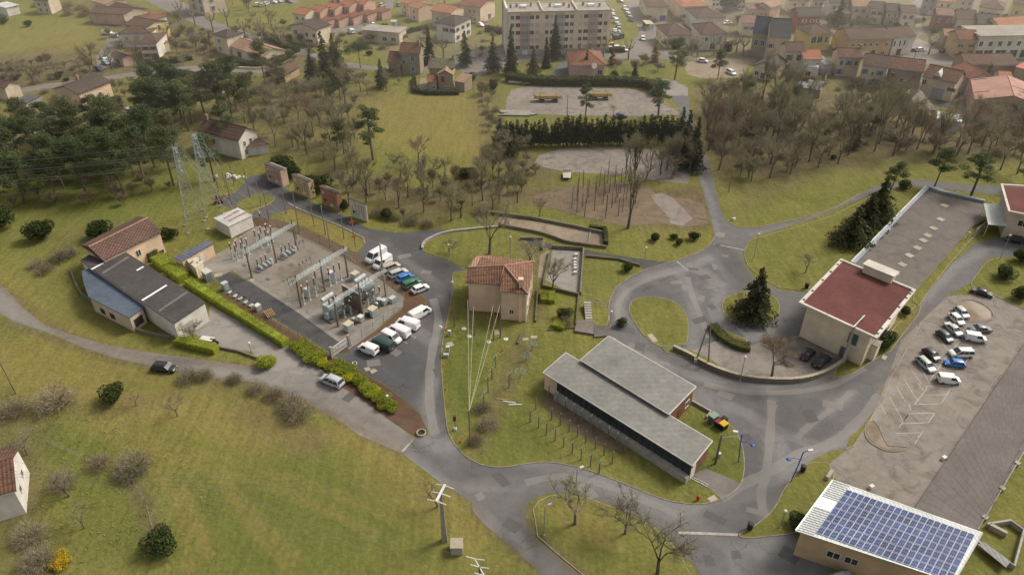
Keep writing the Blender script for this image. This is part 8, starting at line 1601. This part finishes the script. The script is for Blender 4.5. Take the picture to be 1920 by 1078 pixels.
for b,ty in(((1063,218),179),((1258,228),215),((1366,360),317),((1153,345),310),((30,738),675)):wpole(b,ty,{1063:'thin dark pole in the middle of the lorry yard fence',1258:'short pole by the white gate line of the yard',1366:'slender pole beside the through road at the wood',1153:'dark pole behind the lower gravel yard',30:'leaning dark pole on the left meadow'}[b[0]],None,.12)
for b,ty,l in(((1714,110),85,'dark pole in the main street opposite the white house'),((1599,5),-20,'pole at the top edge'),((893,112),80,'pole before the avenue below the salmon roof'),((730,92),74,'thin pole in front of the long low hall')):
 if l!='pole at the top edge':wpole(b,ty,l,None,.13)
g=gp((833.5,1013));h=up_h((833.5,1013),925);t=thing('concrete_pylon','tall tapered concrete pylon with a pale diagonal crossarm on the lower meadow','pylon',g);m=MB();m.box((0,0,h/2),(.8,.65,h),.1,.45);m.build('shaft',CONP,t)
a=gz(q(640,718,[(586,572)])[0],h)-g;b=gz(q(640,718,[(537,667)])[0],h)-g;d=(b-a);m=MB();cx=(a+b)/2;m.box((0,0,h+.1),(d.length,.28,.28),math.atan2(d.y,d.x));ca=m.build('crossarm',mat('pale_galvanised',(.50,.52,.52)),t)
dn=d.normalized();nn=Vector((-dn.y,dn.x,0))
for f in(-.46,0,.46):
 for s in(-1,1):m=MB();p=dn*(f*d.length)+Vector((0,0,h+.05));m.tube(p,p+nn*s*1.3-Vector((0,0,.2)),.08,.08,6);m.build('insulator',FRAMEW,ca)
 p=g+dn*(f*d.length)+Vector((0,0,h-.1));sgn=1 if nn.x<0 else-1
 wire(p+nn*sgn*1.3,p+nn*sgn*1.3+Vector((-190,16+6*f,4)),4,'faint overhead wire running left from the concrete pylon',group='wires left of the concrete pylon',r=.018)
g=gp((903,1150));t=thing('line_pole','head of a line pole with white insulators cut by the bottom edge','pole',g);h=up_h((903,1150),1062);m=MB();m.tube((0,0,0),(0,0,h),.2,.13,7);m.build('shaft',WOODP,t)
m=MB();m.box((0,0,h-.15),(.12,2.6,.12),.5);o=m.build('crossarm',mat('pale_galvanised',(.50,.52,.52)),t)
for s in(-1,0,1):
 m=MB();m.tube((s*-.55,s*1.1,h-.1),(s*-.55-1.1,s*1.1+.25,h+.05),.07,.07,6);m.build('insulator',FRAMEW,o);m=MB();m.tube((s*-.55,s*1.1,h-.1),(s*-.55+1.1,s*1.1-.25,h+.05),.07,.07,6);m.build('insulator',FRAMEW,o)
 p=g+Vector((s*-.55-1.1,s*1.1+.25,h));wire(p,p+Vector((-150,46+3*s,6)),4,'faint overhead wire crossing the lower meadow to the upper left',group='wires across the lower meadow',r=.018)
tops=[gp((1578.9,682)),gp((1595.6,662))];hh=up_h((1578.9,682),612);c=tops[0];t=thing('twin_pole','twin concrete pole joined by lattice bars in front of the red roofed block','pole',c);d=tops[1]-tops[0]
for p in(Vector(),d):m=MB();m.box((p.x,p.y,hh/2),(.4,.4,hh),.3,.7);m.build('shaft',CONP,t)
m=MB();m.tube((0,0,hh),(d.x,d.y,hh),.08,.08,4);m.tube((-.3,-.2,hh),(d.x+.3,d.y+.2,hh+.0),.1,.1,4)
for i in range(6):z0,z1_=.8+i*.6,1.4+i*.6;m.tube((0,0,z0),(d.x,d.y,z1_),.045,.045,3);m.tube((d.x,d.y,z0),(0,0,z1_),.045,.045,3)
m.build('lattice',mat('pale_galvanised',(.50,.52,.52)),t);wire((c.x,c.y,hh),(c.x+d.x,c.y+d.y+.01,hh),0,'x')if False else None
a,b=gp((1305,677)),gp((1328,686));c=(a+b)/2;hh=8.6;t=thing('a_frame_pole','brown A shaped twin pole above the curved stone wall','pole',c)
for p in(a,b):m=MB();p_=p-c;m.tube((p_.x,p_.y,0),(p_.x*.15,p_.y*.15,hh),.15,.11,7);m.build('shaft',WOODP,t)
m=MB();m.tube((a.x-c.x)*.5 and((a.x-c.x)*.55,(a.y-c.y)*.55,4.2),((b.x-c.x)*.55,(b.y-c.y)*.55,4.2),.07,.07,5);m.build('crossbar',WOODP,t);whitebox((1304,679),'small white box at the foot of the A shaped pole',.5,.8)
t,h,g=wpole((1341.5,869),815,'brown wooden pole with a side arm beside the recycling bins',None,.2);m=MB();m.tube((0,0,h-.6),(2.6,.0,h-.5),.05,.04,5);m.build('side_arm',ANTEN,t);t.rotation_euler=(0,0,.1);whitebox((1347,858),'white box strapped beside the pole near the bins',.4,1.0)
def lamp(base,topy,l,kind='globe',rz=0.0):
 h=max(1.0,up_h(base,topy));t=thing('street_lamp',l,'lamp',gp(base),rz);m=MB();m.tube((0,0,0),(0,0,h),.075,.05,7);m.build('post',ANTEN if kind!='blue' else BLUEP,t)
 m=MB();m.lathe([(.18,0),(.18,.12),(.08,.2)],(0,0,0),8);m.build('base',CSLAB,t)
 if kind=='globe':m=MB();m.lathe([(.05,-.05),(.2,.05),(.26,.2),(.22,.36),(.08,.45)],(0,0,h),9);m.build('lamp_head',FRAMEW,t)
 else:m=MB();m.tube((0,0,h),(.5,0,h+.1),.05,.05,5);m.build('arm',ANTEN,t);m=MB();m.box((.75,0,h+.12),(.75,.32,.18),0,.8);m.build('lamp_head',FRAMEW,t)
 return t
for b,ty,l,k in[((1019.8,1003),950,'white headed lamp on the bottom grass island','head'),((1079,925),880,'white headed lamp above the bare tree at the kerb of the island','head'),((728,760),744,'short bollard lamp on the earth bank','globe'),((842,485),461,'lamp on the small lawn right of the junction','globe'),((956,474),421,'lamp in front of the boules court wall','globe'),((957,490),446,'lamp just below the boules lamp behind the peach house','globe'),((850,566),531,'lamp on the verge left of the peach house','globe'),((1208,493),466,'lamp at the end of the dark path near the junction','globe'),((1144,609),586,'lamp at the kerb beside the outdoor steps','globe'),((1412,488),441,'grey lamp post on the lawn corner by the lane junction','globe'),((1874,487),443,'thin lamp at the right edge lawn','globe'),((1812,450),438,'small lamp by the grass strip beside the terrace roof','globe'),((1619,447),427,'lamp left of the terrace roof edge','globe'),((1387,714),671,'lamp standing behind the curved stone wall','globe'),((1463,988),960,'lamp on the lawn left of the solar building','globe'),((834,647),616,'dark headed lamp beside the white cabinets','head'),((473,668),645,'short lamp at the courtyard entrance','globe'),((1540,668),650,'x','globe'),((1416,426),423,'x','globe')]:
 if l!='x':lamp(b,ty,l,k,2.5 if k=='head' and b[0]<900 else.5)
def bluelamp(base,topy,l,rz):
 h=up_h(base,topy);t=thing('street_lamp',l,'lamp',gp(base),rz);m=MB();P0=[Vector((math.sin(f*1.3)*.5,0,f*h))for f in[i/8 for i in range(9)]]
 for a_,b_ in zip(P0[:-1],P0[1:]):m.tube(a_,b_,.09,.08,7,False)
 m.build('post',BLUEP,t);tp=P0[-1];m=MB();m.tube(tp,tp+Vector((.7,0,.25)),.07,.05,5);m.build('arm',BLUEP,t);m=MB();m.box((tp.x+1.0,0,tp.z+.32),(.7,.35,.16));m.build('lamp_head',FRAMEW,t)
 lo=P0[6];m=MB();m.path([lo,lo+Vector((-.9,.2,.25)),lo+Vector((-1.6,.3,-.05))],.05,5);m.build('arm',BLUEP,t);m=MB();m.lathe([(.05,.18),(.3,.1),(.36,0),(.2,-.1)],(lo.x-1.65,.3,lo.z-.1),9);m.build('lamp_head',BLUEP,t)
bluelamp((1385,866),815,'bright blue curved street lamp on the lawn edge right of the hall',2.9);bluelamp((1483,902),848,'bright blue curved street lamp on the lawn left of the gravel car park',.1)
def bin_(px,l,body,lid,s=1.0,rz=.6):
 t=thing('wheelie_bin',l,'bin',gp(px),rz);t.scale=(s,)*3;m=MB();m.box((0,0,.6),(1.0,.8,1.0),0,1.08);m.build('body',body,t);m=MB();m.box((0,0,1.15),(1.15,.95,.1));m.build('lid',lid,t)
 for x in(-.4,.4):m=MB();m.tube((x,-.3,.08),(x,-.38,.08),.09,.09,7);m.build('wheel',TYR,t)
BK=mat('bin_black',(.03,.03,.032));bin_((1336,790),'pale green recycling bin, leftmost of the bin group',mat('bin_green',(.14,.20,.16)),mat('bin_greenlid',(.26,.32,.28)),1.25);bin_((1346,799),'maroon lidded recycling bin in the bin group',BK,mat('bin_maroon',(.22,.04,.06)));bin_((1355,804),'yellow lidded recycling bin at the right of the group',BK,mat('bin_yellow',(.62,.42,.03)),1.1);bin_((1355,794),'black waste bin with open lid behind the yellow lidded one',BK,BK)
for p,l in(((1504,884),'black litter bin on the lawn beside the right blue lamp'),((1405,992),'black litter bin at the lower tip of the solar lawn'),((1511.5,541),'black litter bin on the kerb left of the red roofed block'),((1304,0),'x')):
 if l!='x':t=thing('litter_bin',l,'bin',gp(p));m=MB();m.lathe([(.35,0),(.42,1.1),(.44,1.15)],(0,0,.1),10);m.build('body',BK,t);m=MB();m.lathe([(.46,0),(.3,.12)],(0,0,1.25),10);m.build('lid',BUMP,t)
bin_((1147,88),'yellow lidded bin row by the apartment block',BK,mat('bin_yellow',(.62,.42,.03)),1.2);bin_((1166,72),'big dark bin beside the dark van at the apartment block',BK,BK,1.3)
t=thing('fire_hydrant','red fire hydrant on the lawn point below the long hall','hydrant',gp((1308,938)));m=MB();m.lathe([(.22,0),(.18,.1),(.16,.7),(.24,.75),(.2,.95),(.05,1.05)],(0,0,0),9);m.build('body',REDP,t)
for s in(-1,1):m=MB();m.tube((0,0,.6),(s*.3,0,.6),.09,.09,7);m.build('outlet',REDP,t)
t=thing('ladder','white aluminium ladder lying flat on the small paved path by the hall','ladder',gp((1312,903),z=.1),math.atan2((gp((1322,908))-gp((1301,897))).y,(gp((1322,908))-gp((1301,897))).x))
for y in(-.22,.22):m=MB();m.box((0,y,.05),(2.6,.07,.08));m.build('rail',FRAMEW,t)
for i in range(9):m=MB();m.tube((-1.15+i*.29,-.22,.05),(-1.15+i*.29,.22,.05),.025,.025,5);m.build('rung',FRAMEW,t)
t=thing('concrete_ring','round concrete well ring on the tip of the earth bank','well ring',gp((790,813)));m=MB();strip(m,[(math.cos(a_*.5236)*.7,math.sin(a_*.5236)*.7)for a_ in range(12)],.14,0,.4,True);m.build('ring',CSLAB,t);m=MB();m.lathe([(.6,0),(.6,.05)],(0,0,.05),12);m.build('soil_fill',mat('dark_earth',(.05,.04,.03)),t)
t=thing('concrete_ring','small white ring at the corner of the parking by the gate','well ring',gp((665,682)));m=MB();strip(m,[(math.cos(a_*.5236)*.4,math.sin(a_*.5236)*.4)for a_ in range(12)],.1,0,.2,True);m.build('ring',FRAMEW,t)
for p,l in(((1369,389),'x'),((1376,413),'white marker stone on the grass at the lane junction'),((1530,884),'x'),((1633,915),'cube of pale stone lying at the edge of the gravel above the solar roof'),((1769,861),'white small box at the edge of the dark grid roof'),((1079,665),'x')):
 if l!='x':t=thing('marker_stone',l,'stone',gp(p),.5);m=MB();m.box((0,0,.3),(.8,.6,.6),0,.85);m.build('block',FRAMEW,t)
for i,p in enumerate(q(640,360,[(1318,360),(1312,385),(1312,405),(1312,420),(1312,436),(1312,460)])):
 t=thing('stone_block','pale block in the short row inside the gravelled garden','block',gp(p),.2,'blocks in the gravelled garden');m=MB();m.box((0,0,.3),(.7,.6,.6),0,.9);m.build('block',FRAMEW,t)
t=thing('parabolic_dish','white satellite dish on the roof edge of the pink hip roofed house','dish',gp((1114,124),z=5.9),0);m=MB();m.lathe([(.1,0),(.6,.12),(.95,.35)],(0,0,0),12);o=m.build('dish',FRAMEW,t);o.rotation_euler=(1.2,0,.2);m=MB();m.tube((0,0,-.6),(0,0,0),.05,.05,5);m.build('mount',ANTEN,t)
t=thing('pallet_pile','heap of white bags beside the poles above the rusty shed','heap',gp((439,333)),0);rg=random.Random(2)
for i in range(9):m=MB();m.box((rg.gauss(0,1.2),rg.gauss(0,.7),.3+.2*rg.random()),(.9,.7,.5),rg.random()*3,.7);m.build('bag',FRAMEW,t)
t=thing('kiosk','small white kiosk beside the green shrub and garden fence','kiosk',gp((739,52)),.1);m=MB();m.box((0,0,1.2),(2.0,2.0,2.4));m.build('wall',WM('white'),t);m=MB();m.box((0,0,2.5),(2.4,2.4,.2));m.build('roof',GREYE,t);m=MB();m.box((.2,-1.03,1.0),(.8,.05,2.0));m.build('door',GREYE,t)
_old=bpy.data.meshes
def person2(px,label,rz,vest):
 t=thing('person',label,'person',gp(px),rz);SK=mat('skin',(.45,.26,.19),None,4,.6);TR=mat('dark_trousers',(.035,.04,.055),None,4,.9)
 V=[(0,0,.95),(0,0,1.12),(0,.0,1.38),(0,0,1.50),(0,.02,1.58),(0,.03,1.68),(.10,0,.90),(.12,.12,.50),(.12,.02,.09),(.12,.16,.04),(-.10,0,.90),(-.11,-.06,.48),(-.11,-.22,.12),(-.11,-.10,.04),(.19,0,1.40),(.26,-.06,1.12),(.25,.06,.90),(.25,.10,.80),(-.19,0,1.40),(-.26,.06,1.12),(-.25,.18,.92),(-.25,.23,.83)]
 Ed=[(0,1),(1,2),(2,3),(3,4),(4,5),(0,6),(6,7),(7,8),(8,9),(0,10),(10,11),(11,12),(12,13),(2,14),(14,15),(15,16),(16,17),(2,18),(18,19),(19,20),(20,21)]
 Rd=[.15,.14,.17,.06,.09,.09,.10,.07,.05,.045,.10,.07,.05,.045,.07,.05,.04,.035,.07,.05,.04,.035]
 me=bpy.data.meshes.new('body');me.from_pydata(V,Ed,[]);o=bpy.data.objects.new('body',me);col.objects.link(o);o.parent=t
 bpy.context.view_layer.objects.active=o
 o.modifiers.new('skin','SKIN')
 if len(me.skin_vertices)==0:
  o.select_set(True);bpy.ops.mesh.customdata_skin_add();o.select_set(False)
 for i,r in enumerate(Rd):me.skin_vertices[0].data[i].radius=(r,r)
 me.skin_vertices[0].data[0].use_root=True
 sub=o.modifiers.new('sub','SUBSURF');sub.levels=sub.render_levels=1;me.materials.append(TR)
 m=MB();m.lathe([(.20,0),(.22,.1),(.22,.35),(.16,.46),(.07,.5)],(0,0,1.0),10);m.build('vest',vest,t)
 m=MB();m.lathe([(.03,-.13),(.09,-.08),(.105,.0),(.10,.07),(.05,.13)],(0,.03,1.68),9);m.build('head',SK,t);m=MB();m.lathe([(.13,0),(.12,.07),(.05,.13)],(0,.03,1.73),9);m.build('helmet',FRAMEW,t)
person2((487.5,408),'person in a yellow safety vest walking on the lane right of the rusty shed',1.2,mat('hivis',(.62,.70,.06),(.5,.56,.05),5,.7))
person2((508,685),'person in dark clothes standing beside the round clipped bush at the courtyard entrance',.4,mat('dark_jacket',(.03,.05,.10),None,5,.8))
w=bpy.data.worlds.new('World');scn.world=w;w.use_nodes=True
N=w.node_tree.nodes;L=w.node_tree.links;bg=N['Background']
SUN_EL,SUN_AZ=R(46),R(62)
sky=N.new('ShaderNodeTexSky');sky.sky_type='NISHITA';sky.sun_disc=False
sky.sun_elevation=SUN_EL;sky.sun_rotation=SUN_AZ;sky.air_density=1.0;sky.dust_density=4.0;sky.ozone_density=1.0
hs=N.new('ShaderNodeHueSaturation');hs.inputs['Saturation'].default_value=.35;hs.inputs['Value'].default_value=1.22
tn=N.new('ShaderNodeMix');tn.data_type='RGBA';tn.blend_type='MULTIPLY';tn.inputs[0].default_value=1;tn.inputs[7].default_value=(1.0,.95,.87,1)
L.new(sky.outputs[0],hs.inputs['Color']);L.new(hs.outputs[0],tn.inputs[6]);L.new(tn.outputs[2],bg.inputs[0]);bg.inputs[1].default_value=.15
sd=bpy.data.lights.new('sun','SUN');sd.energy=2.7;sd.angle=R(16);sd.color=(1.0,.93,.82)
so=bpy.data.objects.new('sun',sd);col.objects.link(so)
d=Vector((math.sin(SUN_AZ)*math.cos(SUN_EL),math.cos(SUN_AZ)*math.cos(SUN_EL),math.sin(SUN_EL)))
so.rotation_euler=d.to_track_quat('Z','Y').to_euler();so.location=d*200
scn.view_settings.view_transform='Standard';scn.view_settings.look='None';scn.view_settings.exposure=0
scn.cycles.max_bounces=5;scn.cycles.volume_bounces=0;scn.cycles.diffuse_bounces=3
def mist(name,dens,glow,c,d):
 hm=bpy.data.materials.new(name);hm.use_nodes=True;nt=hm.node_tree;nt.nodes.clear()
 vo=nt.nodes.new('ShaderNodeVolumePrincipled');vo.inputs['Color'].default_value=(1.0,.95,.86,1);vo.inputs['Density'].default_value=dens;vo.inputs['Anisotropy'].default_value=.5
 vo.inputs['Emission Strength'].default_value=dens*glow;vo.inputs['Emission Color'].default_value=(1.0,.90,.76,1)  # warm self-glow added to the haze, standing in for multiply scattered light
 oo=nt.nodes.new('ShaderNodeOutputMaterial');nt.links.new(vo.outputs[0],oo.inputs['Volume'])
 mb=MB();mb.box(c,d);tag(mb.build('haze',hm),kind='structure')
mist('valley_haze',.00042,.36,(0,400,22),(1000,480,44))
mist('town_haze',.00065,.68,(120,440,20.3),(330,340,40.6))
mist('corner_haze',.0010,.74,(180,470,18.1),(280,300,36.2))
